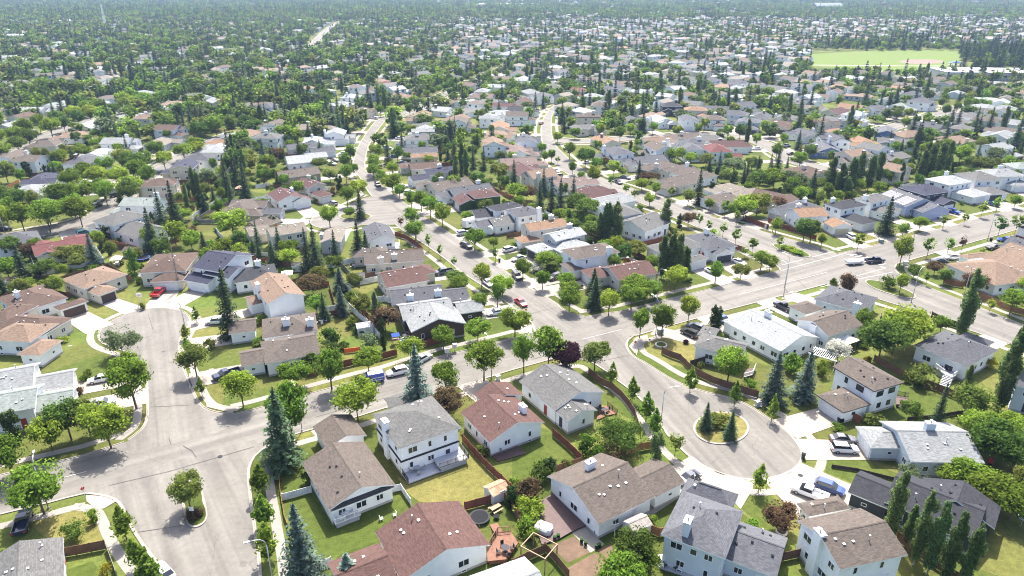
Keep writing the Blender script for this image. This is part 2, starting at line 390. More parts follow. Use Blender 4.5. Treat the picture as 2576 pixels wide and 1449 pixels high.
# islands in the roads
ISLANDS = []
def island(name, pts, z0, fill, smooth=2):
    w = chaikin([P(*p) for p in pts], smooth); c = sum(w, Vector()) / len(w)
    inner = [c + (p - c) * (1 - .42 / max((p - c).length, .5)) for p in w]
    mb = MB(); mb.prism([(p.x, p.y) for p in w], z0, .17)
    tag(mb.build(name, MAT['kerb_concrete']), kind='structure')
    sheet(name.replace('kerb', 'bed'), inner, .18, fill)
    ISLANDS.append(Area(w))
def ell(cx, cy, a, b, rot=0, n=12):
    o = []
    for k in range(n):
        t = 6.28318 * k / n; x, y = a * math.cos(t), b * math.sin(t)
        o.append((cx + x * math.cos(rot) - y * math.sin(rot), cy + x * math.sin(rot) + y * math.cos(rot)))
    return o
island('island_kerb', [(458,1272),(467,1312),(475,1325),(490,1330),(512,1321),(523,1304),(521,1279),(513,1247),(503,1219),(490,1207),(470,1212),(456,1235)], 0, 'grass')
island('loop_island_kerb', ell(1814, 1078, 72, 42, 0, 16), 0, 'lawn_dry')
island('court_island_kerb', ell(894, 545, 42, 10), 0, 'grass')
island('median_kerb', ell(1991, 631, 52, 9, .3), 0, 'lawn_green')
island('corner_median_kerb', ell(2240, 728, 70, 13, .3), 0, 'grass')
# small individually toned lawns
LAWNA = []
def lawn(c, r, pts, mat, z=.008, name='lawn'):
    LAWNA.append(Area([T(c, r, *p) for p in pts]))
    sheet(name, [T(c, r, *p) for p in pts], z, mat)
lawn(1, 3, [(1410,430),(1540,530),(2110,310),(2180,100),(2240,120),(2420,420),(2530,640),(2100,740),(1640,700),(1500,590)], 'lawn_dry')
lawn(1, 3, [(270,640),(290,800),(330,900),(650,1300),(1240,1090),(1190,1000),(1530,720),(1430,560),(1050,850),(800,1000),(560,620)], 'lawn_green')
lawn(1, 3, [(230,330),(260,640),(560,570),(540,480),(640,160),(590,70),(420,100)], 'lawn_green')
lawn(2, 3, [(0,-30),(0,550),(330,480),(700,290),(410,0),(250,-60)], 'lawn_green')
lawn(3, 2, [(1320,1000),(1560,1130),(1900,1120),(2000,1240),(1700,1290),(1400,1270)], 'lawn_green')
lawn(3, 3, [(610,250),(900,250),(1050,310),(1330,430),(1310,510),(830,505),(575,400)], 'lawn_green')
lawn(2, 3, [(2390,630),(2580,635),(2680,700),(2760,900),(2700,1000),(2560,1000),(2310,770)], 'lawn_green')
lawn(2, 2, [(1310,580),(1440,530),(1650,460),(1840,590),(1830,740),(1690,700),(1500,640)], 'lawn_dry')
lawn(0, 2, [(450,400),(480,350),(690,330),(880,370),(800,445),(620,455),(500,430)], 'lawn_green')
lawn(0, 2, [(480,850),(1030,660),(1150,740),(1090,890),(860,940)], 'lawn_green')
lawn(0, 3, [(340,960),(360,880),(760,770),(960,780),(1030,1100),(640,1190)], 'lawn_dry')
lawn(0, 3, [(660,1449),(660,1390),(930,1300),(1050,1449)], 'lawn_green')
lawn(2, 1, [(1800,1260),(2030,1390),(1830,1430),(1790,1400)], 'lawn_green')
lawn(3, 1, [(600,920),(890,1015),(720,1060),(500,960)], 'lawn_green')
lawn(3, 1, [(1840,600),(2240,660),(2040,715),(1840,640)], 'lawn_green')
lawn(2, 3, [(390,1150),(620,1050),(790,1210),(560,1320)], 'soil', .012, 'garden_bed'); lawn(2, 3, [(540,1380),(830,1215),(990,1340),(800,1470),(600,1480)], 'soil', .012, 'garden_bed')
lawn(2, 3, [(860,1190),(990,1130),(1060,1250),(990,1310)], 'soil', .016, 'garden_bed')
lawn(2, 3, [(590,1000),(730,950),(930,1130),(790,1215)], 'concrete', .02, 'patio')
lawn(2, 3, [(730,945),(880,1060),(1440,820),(1700,650),(1690,620),(1420,730),(870,1020)], 'concrete_walk', .024, 'side_walkway')
# playing field with a ball diamond
sheet('playing_field', [P(*p) for p in [(2040,136),(2200,127),(2425,126),(2440,140),(2400,165),(2330,188),(2290,192),(2200,176),(2045,166)]], .03, 'field_grass')
sheet('ball_infield', [P(*p) for p in ell(2318, 155, 56, 6, 0, 20)], .05, 'infield')
sheet('park_path', [P(*p) for p in [(2045,163),(2200,164.5),(2380,165.5),(2380,167),(2200,166),(2045,164.5)]], .04, 'track')
sheet('playing_field', [P(*p) for p in [(1700,18),(1760,16),(1800,18),(1790,24),(1705,24)]], .03, 'field_grass')
# ------------------------------------------------------------------ houses
ROOF = dict(taupe=(0.0874, 0.0730, 0.0631), brown=(0.0798, 0.0547, 0.0441), red=(0.0821, 0.0471, 0.0410), grey=(0.0950, 0.0950, 0.0927), slate=(0.0669, 0.0699, 0.0790), charcoal=(0.0319, 0.0334, 0.0395),
            lt=(0.1748, 0.1839, 0.1862), pale=(0.2280, 0.2394, 0.2432), tan=(0.1520, 0.1079, 0.0798), orange=(.178, .112, .072), maroon=(0.0722, 0.0395, 0.0380), navy=(0.0342, 0.0365, 0.0570), pink=(.132, .098, .088),
            beige=(0.1520, 0.1330, 0.1102), blue=(0.0851, 0.0882, 0.0988), mint=(0.1672, 0.1900, 0.1786), scarlet=(0.105, 0.042, 0.040))
ROOFWORD = dict(taupe='taupe', brown='brown', red='red-brown', grey='grey', slate='slate-grey', charcoal='charcoal', lt='light grey', pale='pale grey', tan='tan', orange='orange-tan',
                maroon='maroon', navy='navy', pink='pinkish brown', beige='beige', blue='blue-grey', mint='pale green', scarlet='red')
WALL = dict(white=(.82,.82,.81), cream=(.62,.57,.48), blueg=(.56,.61,.66), dark=(.075,.052,.045), navy=(.045,.05,.062), grey=(.44,.45,.46), tan=(.42,.34,.26), blue=(.10,.17,.33), lilac=(.38,.42,.56), char=(.07,.072,.08), ivy=(.03,.07,.02), teal=(.12,.5,.5))
WALLWORD = dict(white='white', cream='cream', blueg='pale blue', dark='dark brown', navy='dark navy', grey='grey', tan='tan', blue='blue', lilac='lavender blue', char='charcoal', ivy='ivy-covered', teal='bright turquoise')
HOUSES = []; FOOT = []; DRIVES = []; DRIVEH = []
def trim_band(root, c, r, A, B, Cc, he, z, h, mat, out=.16):
    'trim board round a house at the height of the upper floor'
    ctr, L, W, a = rect_of(c, r, A, B, Cc, he)
    if L < W: L, W = W, L
    x, y = L/2 - .45, W/2 - .45; m = MB()
    for s in (-1, 1):
        m.box(-x - out, x + out, s*y - (out if s < 0 else 0), s*y + (out if s > 0 else 0), z, z + h); m.box(s*x - (out if s < 0 else 0), s*x + (out if s > 0 else 0), -y, y, z, z + h)
    m.build('trim_band', MAT[mat], root)
_wc = {}
def win_mesh(w, h):
    key = (w, h)
    if key not in _wc:
        f = MB(); t = .09
        for a in ((-w/2, w/2, -h/2, -h/2 + t), (-w/2, w/2, h/2 - t, h/2)): f.box(a[0], a[1], -.02, .06, a[2], a[3])
        for a in (-w/2, w/2 - t) + ((-t/2,) if w > 1 else ()): f.box(a, a + t, -.02, .058, -h/2 + t, h/2 - t)
        p = MB(); p.box(-w/2 + .03, w/2 - .03, -.02, .025, -h/2 + .03, h/2 - .03)
        _wc[key] = (f.mesh('window', [MAT['white_paint']]), f.mesh('window_dark', [MAT['dark_paint']]), p.mesh('pane', [MAT['glass_dark']]))
    return _wc[key]
_gc = {}
def garage_mesh(w, h=2.15):
    key = round(w, 1)
    if key not in _gc:
        m = MB(); n = 4
        for k in range(n): m.box(-w/2, w/2, -.02, .05, k*h/n + .015, (k+1)*h/n - .015)
        m.box(-w/2, w/2, -.02, .02, 0, h)
        _gc[key] = m.mesh('garage_door', [MAT['tinted']])
    return _gc[key]
dm = MB(); dm.box(-.46, .46, -.02, .05, 0, 2.05); dm.box(-.3, .3, -.02, .065, 1.1, 1.8); DOOR = dm.mesh('door', [MAT['tinted']])
vm = MB(); vm.box(-.13, .13, -.13, .13, -.25, .08); vm.box(-.17, .17, -.17, .17, .08, .14); VENT = vm.mesh('roof_vent', [MAT['galvanised']])
vm = MB(); vm.box(-.13, .13, -.13, .13, -.25, .08); vm.box(-.17, .17, -.17, .17, .08, .14); VENTD = vm.mesh('roof_vent_dark', [MAT['black_plastic']])
vm = MB(); vm.tube([(0, 0, -.4), (0, 0, .75)], .07, 6); vm.tube([(0, 0, .75), (0, 0, .85)], .13, 6); PIPE = vm.mesh('vent_pipe', [MAT['galvanised']])
def chimney_meshes(h):
    m = MB(); m.box(-.75, .75, -.42, .42, 0, h); a = m.mesh('chimney', [MAT['siding']])
    m = MB(); m.box(-.84, .84, -.5, .5, h, h + .12); m.tube([(0, 0, h + .12), (0, 0, h + .45)], .12, 8); m.tube([(0, 0, h + .45), (0, 0, h + .62)], .2, 8); b = m.mesh('chimney_cap', [MAT['galvanised']])
    return a, b
CHIM = {h: chimney_meshes(h) for h in (2.4, 5.2, 7.4)}
def roof_mesh(L, W, he, typ, pitch, fascia):
    "roof with its ridge along x; typ gives the -x and +x ends: g gable, h hip"
    rise = W / 2 * pitch; x, y = L / 2, W / 2
    a = typ[0]; b = typ[-1]; hip = min(W / 2, L / 2 - .05)
    r0 = -x + (hip if a == 'h' else 0); r1 = x - (hip if b == 'h' else 0)
    V = [Vector(p) for p in ((-x,-y,he),(x,-y,he),(x,y,he),(-x,y,he),(r0,0,he+rise),(r1,0,he+rise))]
    F = [(0,1,5,4),(2,3,4,5)]
    if a == 'h': F.append((3,0,4))
    if b == 'h': F.append((1,2,5))
    m = MB(); th = Vector((0, 0, -.2))
    cnt = {}
    for f in F:
        e0 = (V[f[1]] - V[f[0]]); u = e0.normalized(); n = e0.cross(V[f[2]] - V[f[0]]).normalized(); v = n.cross(u)
        m.mat = 0; m.face([V[i] for i in f], [((V[i] - V[f[0]]).dot(u) + 50 + 7 * f[0], (V[i] - V[f[0]]).dot(v)) for i in f])
        m.mat = 1; m.face([V[i] + th for i in f[::-1]])
        for k in range(len(f)): cnt[frozenset((f[k], f[(k+1) % len(f)]))] = (f[k], f[(k+1) % len(f)]) if frozenset((f[k], f[(k+1) % len(f)])) not in cnt else None
    for e in cnt.values():
        if e: m.face([V[e[1]], V[e[0]], V[e[0]] + th, V[e[1]] + th])
    # ridge cap
    m.mat = 0
    if r1 - r0 > .5: m.face([(r0, -.18, he+rise-.03), (r1, -.18, he+rise-.03), (r1, 0, he+rise+.05), (r0, 0, he+rise+.05)], [(0,0),(r1-r0,0),(r1-r0,.2),(0,.2)]); m.face([(r1, .18, he+rise-.03), (r0, .18, he+rise-.03), (r0, 0, he+rise+.05), (r1, 0, he+rise+.05)], [(0,0),(r1-r0,0),(r1-r0,.2),(0,.2)])
    return m.mesh('roof', [MAT['shingles'], MAT[fascia]])
def wall_mesh(L, W, he, typ, pitch, oh=.45):
    x, y = L / 2 - oh, W / 2 - oh; zt = he + oh * pitch - .24; rise = y * pitch
    m = MB()
    m.box(-x, x, -y, y, 0, zt)
    for s, t in ((-1, typ[0]), (1, typ[-1])):
        if t == 'g':
            xs = s * x
            v = [(xs, -y, zt), (xs, y, zt), (xs, 0, zt + rise), (xs - s*.3, -y, zt), (xs - s*.3, y, zt), (xs - s*.3, 0, zt + rise)]
            m.raw(v, [(0,1,2),(4,3,5),(0,2,5,3),(2,1,4,5)] if s > 0 else [(1,0,2),(3,4,5),(2,0,3,5),(1,2,5,4)])
    return m.mesh('wall', [MAT['siding']])
def rect_of(c, r, A, B, Cc, he):
    a, b = T(c, r, *A, he), T(c, r, *B, he); u = (b - a).normalized(); n = Vector((-u.y, u.x, 0))
    if n.y < 0: n = -n
    wd = (T(c, r, *Cc, he) - b).dot(n) if isinstance(Cc, tuple) else Cc
    ctr = (a + b) / 2 + n * wd / 2
    return ctr, (b - a).length, abs(wd), math.atan2(u.y, u.x)
def wrap(a): return (a + math.pi) % (2 * math.pi) - math.pi
def house(roof, wall, rects, label, group=None, trim='fascia_white', chim=None, gdoor=(.68,.68,.67), detail=2, gside=None, drive=True, wind=1.0, pitch=.36, seed=None, name='house', foot=True):
    """rects: list of (center, L, W, angle, eave height, roof type, role) in world space; role m main, g garage"""
    rnd = random.Random(seed if seed is not None else len(HOUSES) * 13 + 5)
    c0, L0, W0, a0 = rects[0][:4]
    root = empty(name, (c0.x, c0.y, 0), a0)
    tag(root, label, 'house', group)
    rot = Matrix.Rotation(-a0, 3, 'Z'); loc_rects = []; pts_ = []
    for (c, L, W, a, he, typ, role) in rects:
        q = round(wrap(a - a0) / (math.pi / 2)) % 4
        l = rot @ (c - c0); loc_rects.append((l.x, l.y, L, W, q * math.pi / 2, he, typ, role.split(':')[0])); pts_.append(float(role.split(':')[1]) if ':' in role else pitch)
    def covered(px, py, skip):
        for k, (x, y, L, W, q, he, typ, role) in enumerate(loc_rects):
            if k == skip: continue
            hl, hw = (L/2, W/2) if round(q / (math.pi/2)) % 2 == 0 else (W/2, L/2)
            if abs(px - x) < hl - .3 and abs(py - y) < hw - .3: return True
        return False
    for k, (x, y, L, W, q, he, typ, role) in enumerate(loc_rects):
        pt = pts_[k]
        inst('roof', roof_mesh(L, W, he, typ, pt, trim), root, (x, y, .002 * k), q, ROOF[roof])
        inst('wall', wall_mesh(L, W, he, typ, pt), root, (x, y, 0), q, WALL[wall])
        if detail > 1:
            f = MB(); f.box(-L/2 + .43, L/2 - .43, -W/2 + .43, W/2 - .43, 0, .45); f.build('foundation', MAT['foundation'], root, (x, y, -.004 * k), q)
        M = Matrix.Translation((x, y, 0)) @ Matrix.Rotation(q, 4, 'Z')
        gs = None
        if role == 'g' or (len(rects) == 1 and drive):
            # the garage door looks at the nearest street
            cw = Matrix.Rotation(a0, 3, 'Z') @ Vector((x, y, 0)) + c0
            nr = near_road(cw)
            if nr[1] is not None and nr[0] < 45:
                d = (nr[1] - cw); d.z = 0
                best = -9
                for sx, sy, half in ((1, 0, L/2), (-1, 0, L/2), (0, 1, W/2), (0, -1, W/2)):
                    o = Matrix.Rotation(a0 + q, 3, 'Z') @ Vector((sx, sy, 0))
                    lp = M @ Vector((sx * (half + 1), sy * (half + 1), 0))
                    sc = o.dot(d.normalized()) - (2 if covered(lp.x, lp.y, k) else 0)
                    if gside is not None and role == 'g': sc = o.dot(Vector((math.cos(R(gside)), math.sin(R(gside)), 0)))
                    if sc > best: best, gs = sc, (sx, sy, half, o)
        for sx, sy, half, wid in ((1, 0, L/2, W), (-1, 0, L/2, W), (0, 1, W/2, L), (0, -1, W/2, L)):
            o = Matrix.Rotation(a0 + q, 3, 'Z') @ Vector((sx, sy, 0))
            ang = math.atan2(sy, sx) - math.pi / 2            # local +y of a window faces out
            face = half - .45
            isg = gs is not None and gs[0] == sx and gs[1] == sy
            if isg:
                gw = min(wid - 1.6, 4.9) if wid > 5 else 2.6
                off = 0 if role == 'g' else (wid/2 - gw/2 - 1) * (1 if rnd.random() < .5 else -1)
                p = M @ Vector((sx * (face + .0), sy * face, 0)) + Matrix.Rotation(q + ang, 3, 'Z') @ Vector((off, 0, 0))
                inst('garage_door', garage_mesh(gw), root, (p.x, p.y, .05), q + ang, gdoor)
                if drive:
                    w0 = Matrix.Rotation(a0, 3, 'Z') @ Vector((p.x, p.y, 0)) + c0
                    n = Vector((-o.y, o.x, 0)); reach = None
                    for st in range(1, 60):
                        e = w0 + o * (st * .5)
                        if on_road(e.x, e.y): reach = st * .5 + .1; break
                    if reach and reach > 1.5:
                        hw = gw / 2 + .35
                        DRIVEH.append((roof, wall, near_road(w0)[2]['name']))
                        DRIVES.append([w0 + n * hw, w0 + o * (reach - .35) + n * (hw + .4), w0 + o * (reach - .35) - n * (hw + .4), w0 - n * hw])
                if role == 'g': continue
            view = (Vector((0, 0, 0)) - (c0 + Matrix.Rotation(a0, 3, 'Z') @ Vector((x, y, 0)))); view.z = 0
            if o.dot(view.normalized()) < -.45 or detail < 1: continue
            nst = 2 if he > 4.6 else 1
            usable = wid - 1.8
            for st in range(nst):
                zc = (1.75 if he < 4.6 and he > 3.25 else 1.6) if st == 0 else he - 1.35
                n = int(usable / 3.3 * wind + rnd.random() * .9)
                if detail < 2: n = min(n, 2)
                if role == 'g': n = min(n, 1)
                for j in range(n):
                    off = (j + .5 + rnd.uniform(-.12, .12)) / n * usable - usable / 2
                    w_, h_ = rnd.choice(((1.2, 1.1), (1.7, 1.2), (1.0, 1.1), (.7, 1.2))) if role != 'g' else (.8, .6)
                    lp = M @ (Vector((sx * face, sy * face, 0)) + Matrix.Rotation(ang, 3, 'Z') @ Vector((off, 0, 0)))
                    chk = M @ (Vector((sx * (face + .7), sy * (face + .7), 0)) + Matrix.Rotation(ang, 3, 'Z') @ Vector((off, 0, 0)))
                    if st == 0 and covered(chk.x, chk.y, k): continue
                    if isg and st == 0: continue
                    if zc + h_/2 > he - .25: zc = he - .3 - h_/2
                    if detail > 1 and st == 0 and j == 0 and sx == 0 and role == 'm' and rnd.random() < .6:
                        inst('door', DOOR, root, (lp.x, lp.y, .35), q + ang, rnd.choice(((.7,.7,.7), (.05,.05,.06), (.3,.05,.04)))); continue
                    fm, fd, pm = win_mesh(w_, h_)
                    wd = inst('window', fm if trim == 'fascia_white' else fd, root, (lp.x, lp.y, zc), q + ang)
                    inst('pane', pm, wd)
                    if detail > 1 and st == 0 and he > 3.2 and rnd.random() < .45:
                        fm2, fd2, pm2 = win_mesh(.8, .45)
                        wd = inst('basement_window', fm2, root, (lp.x, lp.y, .32), q + ang); inst('pane', pm2, wd)
        # roof furniture
        if detail > 0:
            rise = W / 2 * pt
            nv = (rnd.randint(4, 7) if role == 'm' else rnd.randint(0, 2)) if detail > 1 else rnd.randint(1, 3)
            vm_ = VENTD if roof in ('charcoal', 'slate', 'navy') or rnd.random() < .25 else VENT
            for j in range(nv):
                px = rnd.uniform(-.36, .36) * L; py = rnd.choice((-1, 1)) * rnd.uniform(.07, .3) * W
                edge = 0
                for s, t_ in ((-1, typ[0]), (1, typ[-1])):
                    if t_ == 'h': edge = max(edge, W/2 - (L/2 - s * px))
                zz = he + min((W/2 - abs(py)) * pt, (L/2 - abs(px)) * pt if 'h' in typ else 99)
                lp = M @ Vector((px, py, zz))
                inst('roof_vent' if j != 1 else 'vent_pipe', vm_ if j != 1 else PIPE, root, lp, q)
    L, W, he = L0, W0, rects[0][4]
    for ch in (chim or []):
        fx, fy = ch                                       # fractions of the main roof
        hgt = 2.4 if abs(fy) < .9 and abs(fx) < .9 else (7.4 if he > 4.6 else 5.2)
        z0 = 0 if hgt > 3 else he + (1 - abs(fy)) * W/2 * pitch - 1.0
        px = fx * (L/2 - .1 if abs(fx) >= .9 else L/2); py = fy * (W/2 - .1 if abs(fy) >= .9 else W/2)
        q = math.pi/2 if abs(fx) >= .9 else 0
        cmh, cap = CHIM[hgt]; o = inst('chimney', cmh, root, (px, py, z0), q, WALL[wall if wall not in ('ivy',) else 'white'] if (detail > 1 or rnd.random() < .85) else (.2,.12,.09))
        inst('chimney_cap', cap, o)
    HOUSES.append((root, label, roof, wall, len(rects)))
    for (c, L, W, a, *_r) in rects:
        u = Vector((math.cos(a), math.sin(a), 0)) * (L/2); n = Vector((-math.sin(a), math.cos(a), 0)) * (W/2)
        FOOT.append(Area([c + u + n, c - u + n, c - u - n, c + u - n]))
    return root
def near_house(c, r, roof, wall, masses, label, **k):
    rects = []
    for i, m in enumerate(masses):
        he, typ, A, B, Cc = m[:5]; role = m[5] if len(m) > 5 else ('m' if i == 0 else 'g')
        ctr, L, W, a = rect_of(c, r, A, B, Cc, he)
        if L < W and typ == 'h': L, W, a = W, L, a + math.pi / 2
        rects.append((ctr, L, W, a, he, typ, role))
    return house(roof, wall, rects, label, **k)
N = near_house
# bottom row
h_brown = N(1,3,'taupe','white',[(3.3,'g',(460,310),(730,790),(1400,525)),(3.1,'g',(575,-60),(700,170),(1180,150))],'white bungalow with long taupe roof and small white railed deck on the lawn', chim=[])
h_white = N(1,3,'grey','white',[(5.8,'h',(1170,-179),(1435,175),(2100,-10)),(3.2,'h',(1290,-360),(1350,-240),(1800,-330))],'white two-storey house with black trim, grey hip roof and grey railed deck', chim=[(-.1,-.95)], wind=1.2, seed=3)
trim_band(h_white, 1, 3, (1170,-179), (1435,175), (2100,-10), 5.8, 2.75, .3, 'dark_paint')
N(1,2,'red','white',[(3.4,'g',(2060,1250),(2350,1554),(2936,1380)),(3.1,'g',(2190,1060),(2330,1200),(2720,1100))],'white bungalow with red-brown roof and dark patio beside the grey-roofed bungalow', chim=[(.3,.6)])
N(2,2,'grey','white',[(3.4,'g',(70,935),(430,1236),(985,1085)),(3.2,'g',(400,1210),(560,1345),(885,1248),'m')],'white bungalow with mid-grey roof and stepped front gables beside the curved brown fence', wind=.8, drive=False)
def pent(root, c, r, A, B, Cc, he, end, col, frac=1.0):
    "small skirt roof across a gable end"
    ctr, L, W, a = rect_of(c, r, A, B, Cc, he); x = end * (L/2 - .45); w_ = W/2 * frac - .3; m = MB()
    m.face([(x, -w_ * end, he + .45), (x + .75 * end, -w_ * end, he + .08), (x + .75 * end, w_ * end, he + .08), (x, w_ * end, he + .45)], [(0,.8),(0,0),(2*w_,0),(2*w_,.8)])
    m.mat = 1; m.face([(x, w_ * end, he + .3), (x + .75 * end, w_ * end, he - .04), (x + .75 * end, -w_ * end, he - .04), (x, -w_ * end, he + .3)]); m.face([(x + .75 * end, -w_ * end, he + .08), (x + .75 * end, -w_ * end, he - .04), (x + .75 * end, w_ * end, he - .04), (x + .75 * end, w_ * end, he + .08)])
    inst('pent_roof', m.mesh('pent_roof', [MAT['shingles'], MAT['fascia_white']]), root, (0, 0, -.25), 0, col)
pent(h_brown, 1, 3, (460,310), (730,790), (1400,525), 3.3, 1, (.05,.048,.05))
N(2,3,'taupe','white',[(3.2,'g',(875,935),(1440,650),(910,200)),(3.0,'g',(1430,655),(1745,515),(1410,280))],'white bungalow with wide taupe-beige gable roof above a dark brown deck', chim=[(.05,.45)], wind=.8, seed=11)
N(2,3,'blue','blueg',[(5.8,'h',(1495,1030),(2150,1275),(2360,805)),(4.0,'h',(1770,740),(2290,720),(2150,520),'g:.78'),(3.4,'g',(2040,1140),(2500,1470),(2640,1040),'m')],'pale blue two-storey house with many-hipped blue-grey roof and tall white chimney', chim=[(-.7,.3)], wind=1.1, pitch=.42, seed=4)
N(3,3,'taupe','white',[(5.6,'g',(725,1385),(1410,1235),(975,755)),(2.9,'h',(410,850),(290,715),(710,640))],'white two-storey house with taupe roof and chimney beside the row of columnar poplars', chim=[(-.98,.05)], seed=8)
N(3,3,'charcoal','navy',[(3.6,'g',(1170,700),(2090,1080),(2420,805)),(3.0,'g',(785,580),(1185,775),(1385,580)),(3.6,'g',(2375,810),(2215,990),(1450,600),'m')],'dark navy house with charcoal roof behind the row of columnar poplars', seed=9, pitch=.4, gdoor=(.7,.7,.7))
N(3,3,'lt','blueg',[(3.4,'g',(1440,300),(2185,315),11.5),(2.9,'h',(1010,145),(890,-70),(1330,-60))],'pale blue bungalow with light blue-grey roof facing the turning circle', chim=[(-.05,.1)], seed=10)
N(3,2,'taupe','white',[(5.6,'gh',(650,790),(1070,1040),(1380,955)),(2.9,'h',(490,1085),(780,1258),(1030,1155))],'white two-storey house with black shutters, taupe roof and double garage', trim='fascia_dark', seed=12, wind=1.2)
N(3,2,'slate','white',[(3.7,'h',(1465,575),(2005,795),(2325,625)),(3.0,'h',(1900,500),(2190,600),(2290,540))],'pale bungalow with slate-grey hip roof and white raised deck with stairs', seed=13)
N(3,2,'slate','blueg',[(5.6,'g',(2470,975),(2800,1060),(2990,900))],'blue house with grey roof and balcony beyond the two tall columnar poplars', seed=14, drive=False)
N(3,2,'taupe','white',[(4.4,'g',(610,485),(960,370),(700,190)),(3.2,'h',(345,260),(195,165),(390,110))],'white house with tan-taupe roof and tall white chimney beside the pale-roofed bungalow', chim=[(-.98,-.1)], seed=15)
N(3,2,'pale','white',[(3.4,'g',(-400,360),(130,640),(560,515)),(3.1,'h',(-460,340),(-300,260),(-80,360))],'white bungalow with pale silver-grey roof and arched gable window above a pergola', chim=[(-.35,.1)], seed=16, wind=1.2)
N(2,2,'grey','white',[(3.7,'hg',(1825,580),(2310,700),(2576,605)),(3.0,'h',(1940,495),(1835,425),(1965,350))],'white bungalow with dark grey roof on the corner lawn inside the wavy brown fence', seed=17)
N(3,2,'slate','blueg',[(3.4,'h',(460,110),(960,250),(1310,150)),(3.0,'h',(440,95),(600,160),(860,80))],'pale blue bungalow with slate-grey hip roof and white chimney by the corner street median', chim=[(.7,-.95)], seed=18)
# bottom edge
N(0,3,'grey','white',[(3.3,'g',(655,1560),(635,1055),(-160,1030))],'bungalow with wide weathered grey roof beside the wooden gate by the entrance road', seed=19, drive=False)
N(1,3,'red','white',[(3.5,'g',(2040,690),(2360,1135),(1450,1480)),(3.0,'g',(760,1260),(1300,1130),-8.5,'m')],'white house with broad red-brown roof and cedar deck beside the picnic table', seed=20, drive=False, wind=.6)
N(1,3,'pale','white',[(3.0,'g',(2080,1470),(2700,1250),-9)],'house with pale roof peeking in below the cedar deck', seed=21, drive=False)
# west court
N(0,2,'lt','white',[(4.4,'g',(-170,1080),(330,985),10),(2.9,'g',(345,1045),(735,972),7)],'white house with pale green-grey roofs in front of the round lawn shrubs', seed=22)
N(0,2,'mint','white',[(4.4,'g',(-170,1300),(350,1205),9),(2.9,'g',(345,1262),(750,1172),7.5)],'white house with mint-grey roofs half hidden by leafy trees at the corner', seed=23)
N(0,2,'tan','white',[(3.8,'h',(-160,520),(300,545),9),(3.0,'h',(205,690),(495,655),(490,515))],'house with orange-brown hip roofs and wooden side gate on the turning circle', seed=24)
N(0,2,'brown','cream',[(3.4,'h',(-160,420),(425,480),9),(4.2,'h',(-160,330),(125,330),9,'m')],'house with russet roof next to the narrow grey driveway', seed=25)
N(0,2,'brown','white',[(3.5,'h',(-40,100),(200,250),(620,60)),(2.8,'h',(530,205),(640,228),(855,110))],'white house with dark brown hip roof and brown garage door', chim=[(-.1,-.5)], gdoor=(.09,.06,.05), gside=-40, seed=26)
N(0,1,'tan','cream',[(3.7,'h',(600,1365),(850,1460),(1290,1310)),(2.8,'h',(830,1449),(960,1530),(1200,1480))],'cream house with orange-tan hip roof and arched window beside the brown garage', gdoor=(.07,.05,.045), gside=-40, seed=27)
N(0,1,'brown','cream',[(4.2,'h',(1390,1300),(1870,1275),(1950,1090)),(2.9,'h',(1510,1392),(1840,1372),6.5)],'house with reddish taupe hip roof behind the bare poplar', gside=-80, seed=28)
N(0,1,'navy','white',[(5.4,'g',(1925,1240),(2210,1290),(2390,1090)),(4.4,'g',(2060,1340),(2400,1330),8,'m'),(2.9,'g',(1850,1392),(2160,1396),6.5)],'white two-storey house with navy roof and row of black-shuttered windows', gside=-85, seed=29, gdoor=(.75,.75,.75))
N(1,1,'charcoal','white',[(3.4,'h',(-220,1400),(230,1330),10)],'low white house with charcoal hip roof behind the orange-roofed house', chim=[(.2,.1)], seed=30, drive=False)
N(1,2,'tan','white',[(5.4,'g',(300,-140),(500,70),(105,150)),(3.0,'g',(-140,140),(150,160),6)],'white two-storey house with orange roof and blank gable beside the tall spruce', chim=[(-.1,-.95)], wind=.3, seed=31)
N(1,2,'taupe','white',[(3.6,'h',(60,510),(625,430),10),(2.9,'g',(-260,470),(20,420),7)],'white house with weathered taupe roof and two white chimneys', chim=[(.75,-.6),(-.1,-.4)], seed=32)
N(1,2,'taupe','white',[(3.4,'hg',(90,765),(655,655),10.5),(2.9,'g',(-160,790),(90,750),7)],'white bungalow with taupe roof and bay window behind the boulevard trees', seed=33)
N(1,2,'slate','blueg',[(3.5,'g',(1370,175),(1910,115),10),(2.9,'g',(1890,135),(2160,95),7)],'house with blue-grey roof, white chimney and rooftop skylight next to the dark-walled house', chim=[(.75,-.7),(-.3,-.8)], seed=34)
N(1,2,'lt','dark',[(3.5,'g',(1480,330),(2010,250),9.5),(3.4,'g',(1930,170),(2140,315),(1600,430),'m'),(2.9,'g',(2060,265),(2310,215),7)],'dark brown walled house with light grey cross-gabled roof', seed=35, wind=.7)
# between the main road and the side street
N(2,1,'red','cream',[(3.6,'g',(1075,1375),(1475,1300),10),(2.9,'h',(690,1320),(960,1360),7)],'cream house with red-brown roof and twin gables beside the tall poplar clump', seed=36)
N(2,1,'taupe','white',[(5.6,'h',(640,1165),(1090,1085),8.5),(2.9,'h',(600,1285),(475,1205),(610,1180))],'tall white two-storey house with taupe roof and bow window', chim=[(.5,-.98)], wind=.6, seed=37)
N(2,1,'pale','grey',[(5.0,'g',(440,978),(755,905),7),(3.0,'h',(470,1090),(800,1020),9,'m'),(2.9,'h',(225,1095),(430,1065),6.5)],'grey split-level house with pale roof and open carport', gdoor=(.05,.05,.05), seed=38, chim=[(.6,.6)])
N(2,1,'orange','cream',[(5.5,'g',(180,880),(570,820),7.5),(2.9,'h',(110,1000),(15,945),(190,900))],'cream two-storey house with orange roof and detached-looking orange garage roof', chim=[(.4,.1)], seed=39, wind=.4)
